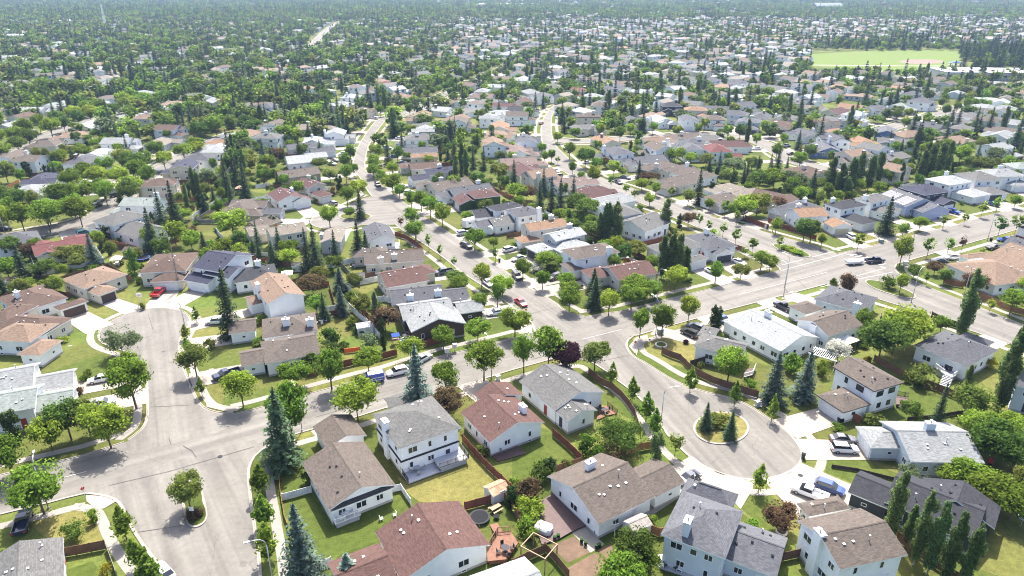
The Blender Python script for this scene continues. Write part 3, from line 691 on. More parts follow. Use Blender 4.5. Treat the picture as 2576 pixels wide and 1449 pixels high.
N(2,1,'slate','white',[(5.5,'h',(60,740),(325,695),9),(3.0,'g',(-340,850),(30,790),7)],'white two-storey house with grey roof and tall white chimney behind the motorhome', chim=[(.6,-.98)], seed=40)
N(1,1,'charcoal','white',[(3.2,'g',(2210,750),(2450,725),9)],'house with charcoal garage roof beside the white travel trailer', seed=41, drive=False)
N(2,1,'slate','white',[(3.7,'h',(1690,925),(1960,1075),(2240,1010)),(2.9,'g',(1920,1060),(2095,1125),(2250,1080))],'house with blue-grey roof and dark garage door on the back street corner', chim=[(-.2,.0)], gdoor=(.06,.065,.075), gside=-80, seed=42)
N(2,1,'grey','white',[(3.7,'h',(1340,1025),(1540,1120),(1880,985)),(2.9,'h',(1730,1160),(1845,1195),(2020,1150))],'house with large mid-grey roof and white garage behind the poplar clump', gside=-80, seed=43)
N(2,1,'grey','white',[(4.2,'g',(1345,885),(1600,790),(1410,660))],'white house with grey gable roof and wooden back deck between two columnar trees', seed=44, drive=False, wind=1.3)
# along the main road, far side
N(3,1,'orange','white',[(4.6,'g',(320,738),(620,722),(430,640)),(2.9,'g',(545,790),(690,848),(830,805))],'white house with bright orange-tan roof and beige garage door', gdoor=(.55,.48,.33), gside=-60, chim=[(-.4,.5)], seed=45)
N(3,1,'charcoal','white',[(5.6,'h',(555,600),(740,662),(965,600)),(2.9,'h',(715,715),(890,805),(1045,765))],'white two-storey house with charcoal hip roofs next to the orange-roofed house', gside=-60, chim=[(-.6,.6)], seed=46)
N(3,1,'grey','white',[(5.6,'h',(860,545),(1045,595),(1215,530)),(2.9,'h',(1000,650),(1150,700),(1290,640))],'two-storey grey-roofed house behind the big roadside spruce', gside=-60, chim=[(-.9,-.1)], seed=47)
h_solar = N(3,1,'blue','lilac',[(3.8,'g',(1100,515),(1390,630),(1520,530)),(2.9,'g',(1455,650),(1560,690),(1700,610))],'lavender-blue house with solar panels in two arrays on its roof', gside=-60, gdoor=(.4,.42,.55), seed=48)
N(3,1,'navy','char',[(5.4,'h',(1310,435),(1580,515),(1745,450)),(2.9,'g',(1600,555),(1725,605),(1855,570))],'charcoal two-storey house with dark navy roof and white garage gable', gside=-60, gdoor=(.75,.75,.75), seed=49)
N(3,1,'pale','white',[(5.6,'h',(1570,350),(1830,418),(2010,365)),(2.9,'h',(1830,470),(2030,535),(2190,490))],'white two-storey house with pale roof and broad garage on the main road', gside=-60, chim=[(.3,.5)], seed=50)
N(3,1,'grey','white',[(5.6,'h',(1860,295),(2090,372),(2280,325)),(2.9,'h',(2010,440),(2180,505),(2345,465))],'white two-storey house with mid-grey roof and dark garage door by the main road', gside=-60, gdoor=(.05,.05,.055), seed=51)
N(3,1,'lt','white',[(5.6,'h',(2080,262),(2270,332),(2470,272)),(2.9,'h',(2340,375),(2455,418),(2600,385))],'white two-storey house with light roof farther along the main road', gside=-60, chim=[(.2,.6)], seed=52)
N(3,1,'mint','white',[(5.6,'h',(2350,195),(2500,250),(2680,190)),(2.9,'h',(2540,300),(2660,340),(2800,300))],'white house with green-grey roof at the far end of the main road row', gside=-60, seed=53)
# right of the main road
N(3,1,'tan','white',[(3.4,'h',(1790,1205),(2290,1425),(2520,1260)),(2.9,'h',(1930,1130),(2050,1170),(2200,1090))],'white bungalow with wide tan hip roof by the corner street fence', seed=54, trim='fascia_white')
N(3,1,'tan','white',[(3.6,'g',(2150,1140),(2540,1290),(2850,1130))],'bungalow with tan gable roof behind the wide tan hip roof', seed=55, drive=False, wind=.4)
N(3,1,'slate','white',[(3.0,'g',(2330,1030),(2560,1090),(2700,1000))],'house with slate roof beside the black car across the main road', seed=56, drive=False)
N(3,1,'charcoal','white',[(3.0,'h',(2500,830),(2700,900),(2820,830))],'charcoal-roofed house at the edge of the main road row', seed=57, drive=False)
# around the court
N(1,1,'slate','white',[(3.6,'g',(1335,815),(1415,955),(1105,935))],'white house with blue-grey roof, white railed deck and back lawn inside a red-brown fence', seed=58, drive=False, wind=1.2)
N(1,1,'beige','grey',[(3.8,'g',(905,860),(855,990),(640,985))],'pale grey house with beige-grey roof between two groups of spruces', seed=59, chim=[(.3,-.95)])
N(1,1,'beige','cream',[(5.2,'g',(150,935),(525,870),8.5),(3.0,'g',(-30,930),(180,880),9,'m')],'cream split house with beige roof by the turning court', seed=60)
N(1,1,'maroon','white',[(3.8,'g',(110,500),(215,585),(430,500)),(2.9,'g',(320,565),(405,590),(540,535))],'white house with maroon roof and white garage door on the court', gside=-70, chim=[(-.2,.6)], gdoor=(.75,.75,.75), seed=61)
N(1,1,'maroon','cream',[(4.8,'g',(380,392),(530,445),(790,430)),(2.9,'h',(530,492),(640,535),(765,500))],'cream two-storey house with maroon roof uphill of the white garage', gside=-60, chim=[(-.5,.3)], seed=62)
N(1,1,'taupe','tan',[(3.2,'g',(30,850),(260,770),8)],'house with low taupe roof and tan wall beside the court driveway', seed=63, drive=False)
N(1,1,'slate','grey',[(3.0,'g',(40,700),(250,700),6)],'grey-roofed garage wing at the end of the court', seed=64, drive=False)
N(1,1,'taupe','tan',[(3.3,'g',(245,352),(660,292),10)],'low house with plain taupe roof above the maroon roofs', seed=65)
N(1,1,'pale','white',[(3.6,'g',(320,205),(580,180),12),(2.9,'g',(580,150),(745,110),8)],'white house with bright pale blue-grey roof and two parked cars', seed=66)
N(1,1,'slate','blueg',[(3.2,'g',(330,60),(620,30),9),(3.0,'g',(600,100),(820,60),8)],'house with grey roof just uphill of the pale-roofed house', seed=67)
N(1,1,'taupe','cream',[(3.6,'g',(1090,1215),(1700,1170),9.5),(3.2,'h',(1000,1150),(1350,1100),7,'m')],'house with taupe roof, brick chimney and walled patio', chim=[(-.45,-.97),(.0,-.7)], seed=68)
N(1,1,'red','cream',[(3.6,'g',(1310,1449),(1745,1372),11),(2.9,'h',(1600,1330),(1820,1290),7)],'house with rich red-brown roof and open driveway on the side street', seed=69)
N(1,1,'brown','cream',[(3.2,'g',(1555,258),(1880,238),9),(2.9,'h',(1450,245),(1560,238),8)],'house with plain brown roof and long driveway to the side street', seed=70)
N(1,1,'orange','cream',[(3.2,'g',(1560,140),(1830,125),6)],'small house with faded orange roof above the brown roof', seed=71)
N(1,1,'slate','white',[(3.2,'g',(1475,95),(1835,80),9)],'long house with grey roof uphill of the faded orange roof', seed=72)
N(1,1,'navy','white',[(3.4,'g',(1730,315),(2020,275),8),(2.9,'g',(1590,375),(1770,345),7)],'white house with dark navy roof facing the side street', chim=[(.1,.1)], seed=73)
N(1,1,'taupe','cream',[(3.4,'g',(1820,475),(2200,405),10.5),(2.9,'h',(1650,440),(1830,420),7)],'house with weathered taupe roof and leaning front spruce', chim=[(-.3,.3)], seed=74)
N(1,1,'slate','white',[(3.6,'g',(1990,520),(2400,460),9),(2.9,'h',(1860,545),(2080,515),7)],'white house with grey roof behind the ivy-clad house', chim=[(.5,.2)], seed=75)
N(1,1,'maroon','ivy',[(4.8,'h',(2110,480),(2200,550),(2450,500)),(3.0,'g',(1950,580),(2180,610),8)],'house with maroon hip roof and wall covered in dark green ivy', seed=76, wind=0)
N(1,1,'charcoal','white',[(5.4,'h',(2310,630),(2420,680),(2640,600))],'white house with charcoal hip roof behind the travel trailer', seed=77, drive=False)
N(1,1,'grey','white',[(3.2,'g',(2400,830),(2620,790),8)],'white house with grey garage roof beside the motorhome', seed=78, drive=False)
# ------------------------------------------------------------------ houses farther off: one line each (tile x, y of the roof's middle, roof, wall, storeys)
STREETWORD = dict(main_road='along the main road', crescent_road='on the west turning circle', entrance_road='by the entrance road', loop_road='on the loop road', side_street='on the tree-lined side street',
                  court_road='on the small court', back_street='on the winding back street', corner_street='by the corner street', west_street='on the leafy western street', north_west_street='on the north-western street',
                  avenue='along the far avenue', arterial_road='near the arterial road', hook_street='on the hooked street with a round island', park_street='on the street below the playing field', tree_lined_street='on the street with the clipped tree row')
def quick(c, r, items):
    for it in items:
        x, y, roof, wall, st = it[:5]
        he = 5.4 if st == 2 else 3.3
        p = T(c, r, x, y, he + .8); p.z = 0
        if any(f.has(p.x, p.y, 3.0) for f in FOOT): continue
        place_house(p, roof, wall, st, detail=1)
def place_house(p, roof, wall, st, detail=1, far_phrase='among the trees beyond the far avenue', ang=None):
    rnd = random.Random(int(p.x * 31 + p.y * 17))
    he = 5.4 if st == 2 else 3.3
    nr = near_road(p)
    if nr[1] is not None and nr[0] < 60:
        n = (nr[1] - p); n.z = 0; n = n.normalized() if n.length > .1 else Vector((0, -1, 0)); phrase = STREETWORD[nr[2]['name']]
        if nr[0] < 9: p = p - n * (9.5 - nr[0])
    else:
        a = ang if ang is not None else R(25) + .0006 * p.x; n = Vector((math.sin(a), -math.cos(a), 0)); phrase = far_phrase
        if rnd.random() < .5: n = -n
    tg = Vector((-n.y, n.x, 0))
    L, W = rnd.uniform(13, 16.5), rnd.uniform(10, 12)
    if st == 2: L, W = rnd.uniform(11, 14), rnd.uniform(9.2, 10.8)
    typ = rnd.choice(('g', 'g', 'h', 'h', 'gh'))
    along = rnd.random() < .6
    a = math.atan2(tg.y, tg.x) if along else math.atan2(n.y, n.x)
    depth = W if along else L; width = L if along else W
    s = rnd.choice((-1, 1)); gl, gw = rnd.uniform(6.5, 7.5), rnd.uniform(6.2, 7)
    gc = p + n * (depth / 2 + gl / 2 - 2.5) + tg * s * (width / 2 - gw / 2)
    rects = [(p, L, W, a, he, typ, 'm'), (gc, gl, gw, math.atan2(n.y, n.x), 2.9, rnd.choice(('g', 'gh', 'gh', 'h')), 'g')]
    if rnd.random() < .7:
        cw = rnd.uniform(5.5, 7); cc = p + n * .9 - tg * s * (width / 2 - cw / 2 - .2)
        rects.append((cc, depth + 2.2, cw, math.atan2(n.y, n.x), he - .15 if st == 1 else rnd.choice((he - .15, 3.2)), 'g', 'm'))
    if any(on_road(gc.x + dx, gc.y + dy) for dx in (-3, 3) for dy in (-3, 3)): rects = [q for q in rects if q[6] != 'g']
    word = 'two-storey house' if st == 2 else 'bungalow'
    label = f"{WALLWORD[wall]} {word} with {ROOFWORD[roof]} roof {phrase}"
    chim = [(rnd.uniform(-.6, .6), rnd.choice((-.98, .2, .98)))] if rnd.random() < .55 else []
    house(roof, wall, rects, label, group=f"{ROOFWORD[roof]} {word} look-alikes {phrase}", detail=detail, chim=chim, seed=rnd.randint(0, 99999), pitch=rnd.uniform(.32, .42), wind=.7,
          gdoor=rnd.choice(((.68,.68,.67), (.68,.68,.67), (.5,.45,.38), (.08,.07,.065))), trim='fascia_dark' if rnd.random() < .1 else 'fascia_white')
g_, w_, cr = 'grey', 'white', 'cream'
quick(0,1,[(290,130,'taupe',w_,2),(820,150,'slate',w_,2),(430,330,'navy',w_,1),(310,450,'lt',w_,1),(40,480,'pale',w_,1),(2000,120,'slate',w_,2),(1850,200,'navy',cr,2),(1600,370,'brown',cr,2),(1820,440,g_,cr,1),
  (1440,560,'mint',w_,2),(1210,720,g_,w_,2),(1390,830,g_,w_,1),(130,940,'slate',w_,1),(620,1000,'scarlet',cr,1),(1010,990,'scarlet',cr,1),(560,280,'pale',w_,1),(60,110,'taupe',w_,1),(2440,610,'taupe','tan',1),(1000,80,'pale',w_,1),(2200,30,'pale',w_,1)])
quick(2,1,[(60,60,'pink',w_,1),(130,250,'maroon',cr,1),(60,165,'pink',cr,1),(275,285,'tan',cr,2),(560,370,'pink',w_,1),(800,470,'maroon',cr,1),(960,550,'lt',w_,1),(1080,640,g_,w_,2),(1060,50,'slate',w_,2),(880,95,g_,w_,1),(1180,95,'slate',w_,1),
  (1370,140,'slate',w_,1),(1560,210,'taupe',cr,1),(1420,225,'taupe',cr,1),(1830,275,'taupe',w_,1),(1680,350,'taupe',cr,1),(2020,335,'pale',cr,1),(2250,435,'beige',w_,1),(2130,525,'taupe',w_,1),(2060,30,'scarlet',w_,2),(2180,100,g_,w_,1),(1480,15,'taupe',w_,2),(1800,15,'blue',w_,2)])
quick(3,1,[(850,75,'tan',cr,2),(1240,110,g_,w_,1),(1255,220,'tan',cr,2),(1420,130,'brown',w_,1),(370,265,'brown',cr,1),(60,520,'brown',cr,1),(570,20,'blue','blue',1),(1070,15,g_,w_,2),(2300,10,'lt',w_,2),(2550,165,'mint',w_,2),(320,610,'slate',w_,1)])
quick(2,0,[(420,860,g_,cr,2),(680,895,'scarlet',w_,2),(190,915,'lt',w_,1),(940,880,'slate',w_,1),(1100,880,'slate',w_,2),(1310,915,'pale',w_,2),(1650,880,'pale',w_,2),(1740,795,g_,w_,1),(2290,820,'slate',w_,2),(2460,850,g_,w_,2),(1250,1200,'slate',w_,1),
  (1500,1190,'pale',w_,1),(1780,1180,'slate',w_,2),(2030,1175,'taupe',w_,2),(2390,1200,'blue','blueg',2),(880,1040,'taupe',w_,2),(780,1150,'taupe',cr,2),(1290,1085,'lt',w_,1),(1600,1045,'charcoal','char',2),(1850,1085,'orange',cr,2),(2060,1085,'slate',w_,1),(2330,1045,'slate',w_,2),
  (950,1400,'orange',cr,1),(1450,1405,'tan',w_,1),(1830,1415,'slate',w_,2),(110,1010,'maroon',cr,1),(80,1090,'charcoal',w_,1),(2150,1440,'maroon',w_,1),(560,700,'taupe',cr,1),(640,770,'blue',w_,1),(100,790,'pale',w_,1),(850,790,g_,cr,1),(1110,620,'taupe',w_,2),(1230,590,g_,w_,2),(1550,600,'tan',w_,1),(1750,610,'taupe',w_,2),(2100,640,'pale',w_,2),(2260,640,g_,cr,2),(1920,720,'lt',cr,2),(2010,790,'slate',w_,2),(1900,620,g_,w_,1),(700,640,'lt',w_,1),(220,690,'taupe',w_,1),(60,730,'taupe',w_,1),(2280,1130,'slate','blueg',2)])
quick(3,0,[(230,780,'taupe',w_,2),(450,730,'tan',cr,2),(660,720,'charcoal',w_,2),(920,720,'taupe',w_,2),(1190,725,'taupe',w_,2),(1400,800,'taupe',w_,1),(1620,800,g_,w_,1),(1810,830,'taupe',cr,2),(2010,880,'slate',w_,1),(2310,885,'taupe',w_,1),(1450,930,'slate',w_,2),(1650,1015,'slate',w_,2),(1090,1080,'slate',w_,1),
  (1290,1070,'mint',w_,1),(840,1070,'orange',cr,1),(680,1110,'maroon',cr,1),(170,1240,'brown',cr,1),(400,1330,'slate',w_,1),(600,1190,g_,w_,1),(930,1230,g_,'blueg',1),(1190,1300,'blue','blue',1),(1430,1340,'tan',w_,1),(2240,1190,'taupe',w_,2),(1900,1210,g_,w_,1),(2400,1080,'lt',w_,2),(1900,1395,'tan',cr,1),(2350,1350,'lt',w_,1),(680,1380,'slate',w_,2),(970,1410,'orange',w_,1),(1130,875,'taupe',w_,1),(1250,930,'beige',w_,1),(270,1000,g_,w_,1),(100,880,g_,cr,1),(420,960,'pale',w_,2),(2540,920,'tan',w_,1),(2500,1230,'lt',w_,1)])
quick(1,0,[(2280,900,'lt',w_,2),(2420,860,'pale',w_,2),(2490,1050,'maroon',w_,1),(2470,1130,'pale',w_,1),(1850,1090,'pale',w_,1),(1700,1290,'lt',w_,2),(1620,1370,g_,w_,2),(1740,1430,'tan',cr,1),(800,1320,'lt',w_,2),(590,1400,'pale',w_,1),(190,1230,'taupe',w_,2),(560,1270,'beige',cr,1),(630,950,g_,w_,1),(950,960,'pale',w_,2),
  (1110,970,'taupe',w_,2),(1420,955,'tan',cr,1),(870,1040,'pale',w_,1),(860,1090,'red',cr,1),(1060,1100,'taupe',cr,1),(110,1050,'slate',w_,2),(1990,680,g_,w_,1),(1850,760,'lt',w_,2),(1310,825,'scarlet',cr,1),(1230,640,'tan',cr,1),(1380,630,'pink',cr,1),(1240,580,g_,w_,1),(1540,460,'pale',w_,1),(2450,1260,'orange',cr,1),(2420,1340,'tan',w_,1),(2300,960,'pink',w_,1),(2480,780,'pink',w_,1),(1100,270,'pale',w_,2),(1150,220,'brown',w_,1),(70,490,'pale',w_,1),(2100,440,'scarlet',cr,1),(1950,430,'taupe',cr,1),(1440,590,g_,w_,1),(1620,680,'lt',w_,2),(1940,760,'slate',w_,1)])
quick(0,0,[(180,850,'pale',w_,1),(640,835,'tan',cr,1),(950,800,g_,w_,2),(1430,600,'taupe',cr,2),(1250,600,'taupe',cr,1),(540,620,'slate',w_,1),(2060,830,'pale',w_,2),(2420,870,'tan',cr,1),(1560,930,'lt',w_,2),(1620,1120,'slate',w_,1),(880,1250,'pale',w_,1),(760,1340,'tan',w_,1),(500,1425,'taupe',cr,1),(1190,1405,'lt',w_,2),(1380,1160,'pale',w_,1),(950,680,'pale',w_,1),(650,680,'pale',w_,1),(2180,790,'beige',w_,1),(330,1100,'pale',w_,1),(560,1050,'mint',w_,1),(1930,950,g_,w_,1),(2300,1420,'orange',cr,1),(2250,1380,'lt',w_,1),(2480,1330,'tan',w_,1),(1930,620,'lt',w_,1),(640,225,'tan',cr,2),(800,230,'orange',cr,1),(1150,200,'brown',w_,2),(1310,210,'orange',cr,1)])
NHAND = len(HOUSES)
# turquoise house wrap on a house being rebuilt
_p = P(987, 112, 5); _p.z = 0
place_house(_p, 'pale', 'teal', 2, 1); HOUSES[-1][0]['label'] = 'house under construction with bright turquoise wrapped walls'
del HOUSES[-1][0]['group']

# driveways, then kerbs and pavements that leave room for them
for i, d in enumerate(DRIVES):
    sheet('driveway', d, .048 + .003 * (i % 9), 'concrete' if i % 7 != 3 else 'gravel')
DA = [Area(d) for d in DRIVES]
def in_drive(x, y, pad=0): return any(a.has(x, y, pad) for a in DA)
def resample(p, step):
    out = []
    for i in range(len(p)):
        a, b = p[i], p[(i + 1) % len(p)]; n = max(1, int((b - a).length / step))
        out += [a.lerp(b, k / n) for k in range(n)]
    return out
for r in ROADS:
    p = resample(r['pts'], 1.3 if r['near'] else 4); n = len(p)
    ar = sum(p[i].x * p[(i+1) % n].y - p[(i+1) % n].x * p[i].y for i in range(n))
    if ar < 0: p = p[::-1]
    nor = []
    for i in range(n):
        d = (p[(i + 1) % n] - p[i - 1]).normalized(); nor.append(Vector((d.y, -d.x, 0)))
    kb, wk = MB(), MB()
    others = [q for q in ROADS if q is not r]
    for i in range(n):
        j = (i + 1) % n; m = (p[i] + p[j]) / 2 + nor[i] * .3
        if any(q['area'].has(m.x, m.y) for q in others): continue
        h = .13 if not in_drive(m.x, m.y) else .06
        a, b = p[i] - nor[i] * .28, p[j] - nor[j] * .28; c, d = p[j] + nor[j] * .2, p[i] + nor[i] * .2
        g0, g1 = p[i], p[j]; zr = r['z'] + .012
        kb.face([a + Vector((0,0,zr)), g0 + Vector((0,0,zr)), g1 + Vector((0,0,zr)), b + Vector((0,0,zr))][::1])
        kb.face([g0 + Vector((0,0,zr)), g0 + Vector((0,0,h)), g1 + Vector((0,0,h)), g1 + Vector((0,0,zr))])
        kb.face([g0 + Vector((0,0,h)), d + Vector((0,0,h)), c + Vector((0,0,h)), g1 + Vector((0,0,h))])
        kb.face([d + Vector((0,0,h)), d, c, c + Vector((0,0,h))])
        if r['walk']:
            o1, o2 = r['gap'], r['gap'] + 1.5
            mm = (p[i] + p[j]) / 2 + nor[i] * (o1 + .8)
            if any(q['area'].has(mm.x, mm.y, 1.2) for q in ROADS): 
                continue
            z = Vector((0, 0, .028 + .003 * (i % 4)))
            wk.face([p[i] + nor[i] * o1 + z, p[i] + nor[i] * o2 + z, p[j] + nor[j] * o2 + z, p[j] + nor[j] * o1 + z])
    if kb.f: tag(kb.build('kerb', MAT['kerb_concrete']), kind='structure')
    if wk.f: tag(wk.build('pavement', MAT['concrete_walk']), kind='structure')
    r['kerb_pts'] = p; r['nor'] = nor
# kerb-return aprons and corner ramps seen at the junctions
for nm, pts in (('corner_apron', [(217,1246),(262,1249),(292,1262),(262,1280),(243,1282),(218,1262)]), ('corner_apron', [(520,1024),(585,1040),(590,1032),(550,1018),(530,1000),(518,1008)]), ('corner_apron', [(1582,872),(1600,850),(1628,842),(1632,856),(1606,872),(1602,895)]), ('corner_apron', [(1330,812),(1340,822),(1338,838),(1312,838),(1308,826)]), ('driveway', [(1688,1175),(1736,1150),(1808,1193),(1898,1210),(1893,1232),(1863,1282),(1828,1242),(1726,1222)]), ('apron', [(1932,1208),(1972,1198),(2008,1180),(2050,1196),(2010,1222),(1940,1228)])):
    sheet(nm, [P(*p) for p in pts], .085, 'concrete')
# far blocks: rows of houses on an irregular pattern of streets, beyond the ones traced singly
def in_view(v, pad=40):
    x, y, z = PX(v); return z > 0 and -pad * 3 < x < 2576 + pad * 3
cand = []
for blk in range(-60, 61):
    for i in range(-60, 61):
        pass
rs = random.Random(41)
Y0 = 250
def far_angle(x, y): return R(22) + .25 * math.sin(x * .0035 + 1) + .25 * math.sin(y * .003 + x * .0012)
for gy in range(0, 62):
    for gx in range(-84, 85):
        jx, jy = rs.uniform(-5, 5), rs.uniform(-5, 5)
        if gy % 2: jx += 8
        X = gx * 17.0 + jx; Y = Y0 + gy * 23 + jy + 10 * math.sin(gx * .21 + gy * .4)
        if rs.random() < (.12 if Y < 480 else .24): continue
        if Y < 480 and rs.random() < .1: continue
        v = Vector((X, Y, 0))
        if not in_view(v, 10): continue
        x, y, z = PX(v)
        if 2030 < x < 2480 and 118 < y < 195: continue           # playing field
        if x < 1150:                                              # older, more wooded quarter
            keep = .6 if x < 800 else .8
            if rs.random() > keep: continue
        if x > 2400 and y > 120 and y < 215: continue
        if y > 395: continue
        cand.append((X, Y))
Y = Y0 + 62 * 23.
while Y < 3300:
    X = -Y * .8
    while X < Y * .8:
        jx, jy = rs.uniform(-8, 8), rs.uniform(-8, 8)
        if rs.random() < (.34 if X < 0 else .6): cand.append((X + jx, Y + jy))
        X += 27
    Y += 38
cand.sort(key=lambda q: q[1])
FAR = []
rf = ['taupe','grey','slate','lt','pale','lt','tan','brown','taupe','beige','grey','pale','grey','taupe','lt','slate','brown','tan','orange','beige']
HGRID = {}
def hkey(x, y): return (int(x // 20), int(y // 20))
for a in FOOT:
    HGRID.setdefault(hkey((a.b[0] + a.b[1]) / 2, (a.b[2] + a.b[3]) / 2), []).append(a)
def foot_near(x, y, pad):
    kx, ky = hkey(x, y)
    return any(a.has(x, y, pad) for i in (-1, 0, 1) for j in (-1, 0, 1) for a in HGRID.get((kx + i, ky + j), ()))
for X, Y in cand:
    if on_road(X, Y, 7) or foot_near(X, Y, 7.0): continue
    FAR.append((X, Y, far_angle(X, Y), rs.choice(rf), rs.choice(('white','white','white','cream','grey','blueg')), 2 if rs.random() < .4 else 1))
NSINGLE = max(0, 298 - len(HOUSES)); print('houses by hand', len(HOUSES))
for X, Y, a, roof, wall, st in FAR[:NSINGLE]:
    place_house(Vector((X, Y, 0)), roof, wall, st, 1, ang=a)
    f = FOOT[-2:]
    for q in f: HGRID.setdefault(hkey((q.b[0] + q.b[1]) / 2, (q.b[2] + q.b[3]) / 2), []).append(q)
# the rest of the distant houses, one mass
hv, hf, hc = [], [], []
def far_block(c, a, L, W, he, roof, wall, typ='g', pitch=.38):
    i = len(hv); ca, sa = math.cos(a), math.sin(a)
    def w(x, y, z): hv.append((c[0] + x * ca - y * sa, c[1] + x * sa + y * ca, z))
    x, y = L/2 - .4, W/2 - .4
    for z in (0, he): 
        for s in ((-x,-y),(x,-y),(x,y),(-x,y)): w(s[0], s[1], z)
    for k in range(4): hf.append((i+k, i+(k+1) % 4, i+4+(k+1) % 4, i+4+k)); hc.append((*WALL[wall], 1))
    j = len(hv); x, y = L/2, W/2; h = W/2 if typ == 'h' else 0; rz = he + W/2 * pitch
    for s in ((-x,-y),(x,-y),(x,y),(-x,y)): w(s[0], s[1], he)
    w(-x + h, 0, rz); w(x - h, 0, rz)
    for f in ((0,1,5,4),(2,3,4,5)): hf.append(tuple(j+q for q in f)); hc.append((*ROOF[roof], 1))
    for f in ((3,0,4),(1,2,5)): hf.append(tuple(j+q for q in f)); hc.append((*(ROOF[roof] if typ == 'h' else WALL[wall]), 1))
    hf.append((j+3, j+2, j+1, j)); hc.append((*WALL[wall], 1))
    # dark window strips on the long and the short side
    for sx in (-1, 1):
        for off in (-.28, .22):
            q = len(hv); xx, yy = off * L, sx * (W/2 - .36)
            for dx, dz in ((-.8, -.55), (.8, -.55), (.8, .55), (-.8, .55)): w(xx + dx * sx, -yy if False else yy, he - 1.3 + dz)
            hf.append((q, q+1, q+2, q+3)[::-1]); hc.append((.03, .035, .045, 1))
for X, Y, a, roof, wall, st in FAR[NSINGLE:]:
    he = 5.4 if st == 2 else 3.2; L, W = rs.uniform(10.5, 14.5), rs.uniform(8, 10)
    if rs.random() < .5: a += math.pi / 2
    far_block((X, Y), a, L, W, he, roof, wall, rs.choice('gh'))
    s = rs.choice((-1, 1)); d = (math.cos(a) * (L/2 + 1.5) - math.sin(a) * s * 1.2, math.sin(a) * (L/2 + 1.5) + math.cos(a) * s * 1.2)
    far_block((X + d[0], Y + d[1]), a, 7, 6.5, 2.9, roof, wall, rs.choice('gh'))
    HGRID.setdefault(hkey(X, Y), []).append(Area([(X+6, Y+6), (X-6, Y+6), (X-6, Y-6), (X+6, Y-6)]))
me = bpy.data.meshes.new('distant_houses'); me.from_pydata(hv, [], hf)
ca = me.color_attributes.new('paint', 'FLOAT_COLOR', 'CORNER'); k = 0
buf = np.repeat(np.array(hc, np.float32), [len(f) for f in hf], axis=0); ca.data.foreach_set('color', buf.ravel())
t = NT('distant_paint'); at = t.n('ShaderNodeVertexColor', layer_name='paint'); t.bsdf(t.mul(at.outputs[0], t.ramp(t.noise(t.geo(), .8, 3), .85, 1.12, .3, .7)), .8, spec=.2)
me.materials.append(MAT['distant_paint'])
tag(inst('distant_houses', me), 'mass of distant suburban houses fading into the haze', 'houses', kind='stuff')
# short far streets that show as pale strips between the rows
for k in range(26):
    X = rs.uniform(-700, 900); Y = rs.uniform(520, 1300); a = far_angle(X, Y); L = rs.uniform(60, 160)
    u = Vector((math.cos(a), math.sin(a), 0)); n = Vector((-u.y, u.x, 0)) * 4.5; c = Vector((X, Y, 0))
    if not in_view(c) or any(foot_near(*(c + u * s * L / 6).xy, 2) for s in range(-3, 4)): continue
    sheet('far_street', [c - u*L/2 - n, c + u*L/2 - n, c + u*L/2 + n, c - u*L/2 + n], .012 + .0011 * k, 'asphalt', (u.x, u.y))
# ------------------------------------------------------------------ trees
def leaf_mesh(name, cen, dirs, size, tint, mat, asp=.62, trunk=None):
    "diamond shaped leaf sprays at cen, lying roughly across dirs"
    n = len(cen); cen = np.asarray(cen, float); dirs = np.asarray(dirs, float)
    dirs = dirs / (np.linalg.norm(dirs, axis=1, keepdims=True) + 1e-9)
    up = rng.normal(size=(n, 3)); u = np.cross(dirs, up); u /= np.linalg.norm(u, axis=1, keepdims=True) + 1e-9; v = np.cross(dirs, u)
    s = np.asarray(size).reshape(-1, 1)
    V = np.stack([cen - u * s, cen + v * s * asp, cen + u * s, cen - v * s * asp], 1).reshape(-1, 3)
    me = bpy.data.meshes.new(name); me.vertices.add(4 * n); me.vertices.foreach_set('co', V.ravel())
    me.loops.add(4 * n); me.loops.foreach_set('vertex_index', np.arange(4 * n)); me.polygons.add(n); me.polygons.foreach_set('loop_start', np.arange(0, 4 * n, 4))
    at = me.attributes.new('tint', 'FLOAT', 'POINT'); at.data.foreach_set('value', np.repeat(np.clip(tint, 0, 1), 4).astype(np.float32))
    me.materials.append(MAT[mat]); me.update(calc_edges=True); return me
def unit(n):
    d = rng.normal(size=(n, 3)); return d / np.linalg.norm(d, axis=1, keepdims=True)
def trunk_mesh(name, h, r0, limbs, mat='bark', n=7):
    m = MB(); m.smooth = True
    m.tube([(0, 0, -.15), (0, 0, .12), (rng.uniform(-.05, .05), rng.uniform(-.05, .05), h * .5), (rng.uniform(-.1, .1), rng.uniform(-.1, .1), h)], [r0 * 1.5, r0 * 1.05, r0 * .8, r0 * .3], n)
    for p, z in limbs:
        p = Vector(p); a = Vector((0, 0, z)); m.tube([a, a.lerp(p, .5) + Vector((0, 0, -.12 * (p - a).length)) * .6, p], [r0 * .5, r0 * .33, r0 * .1], 5)
    return m.mesh(name, [MAT[mat]])
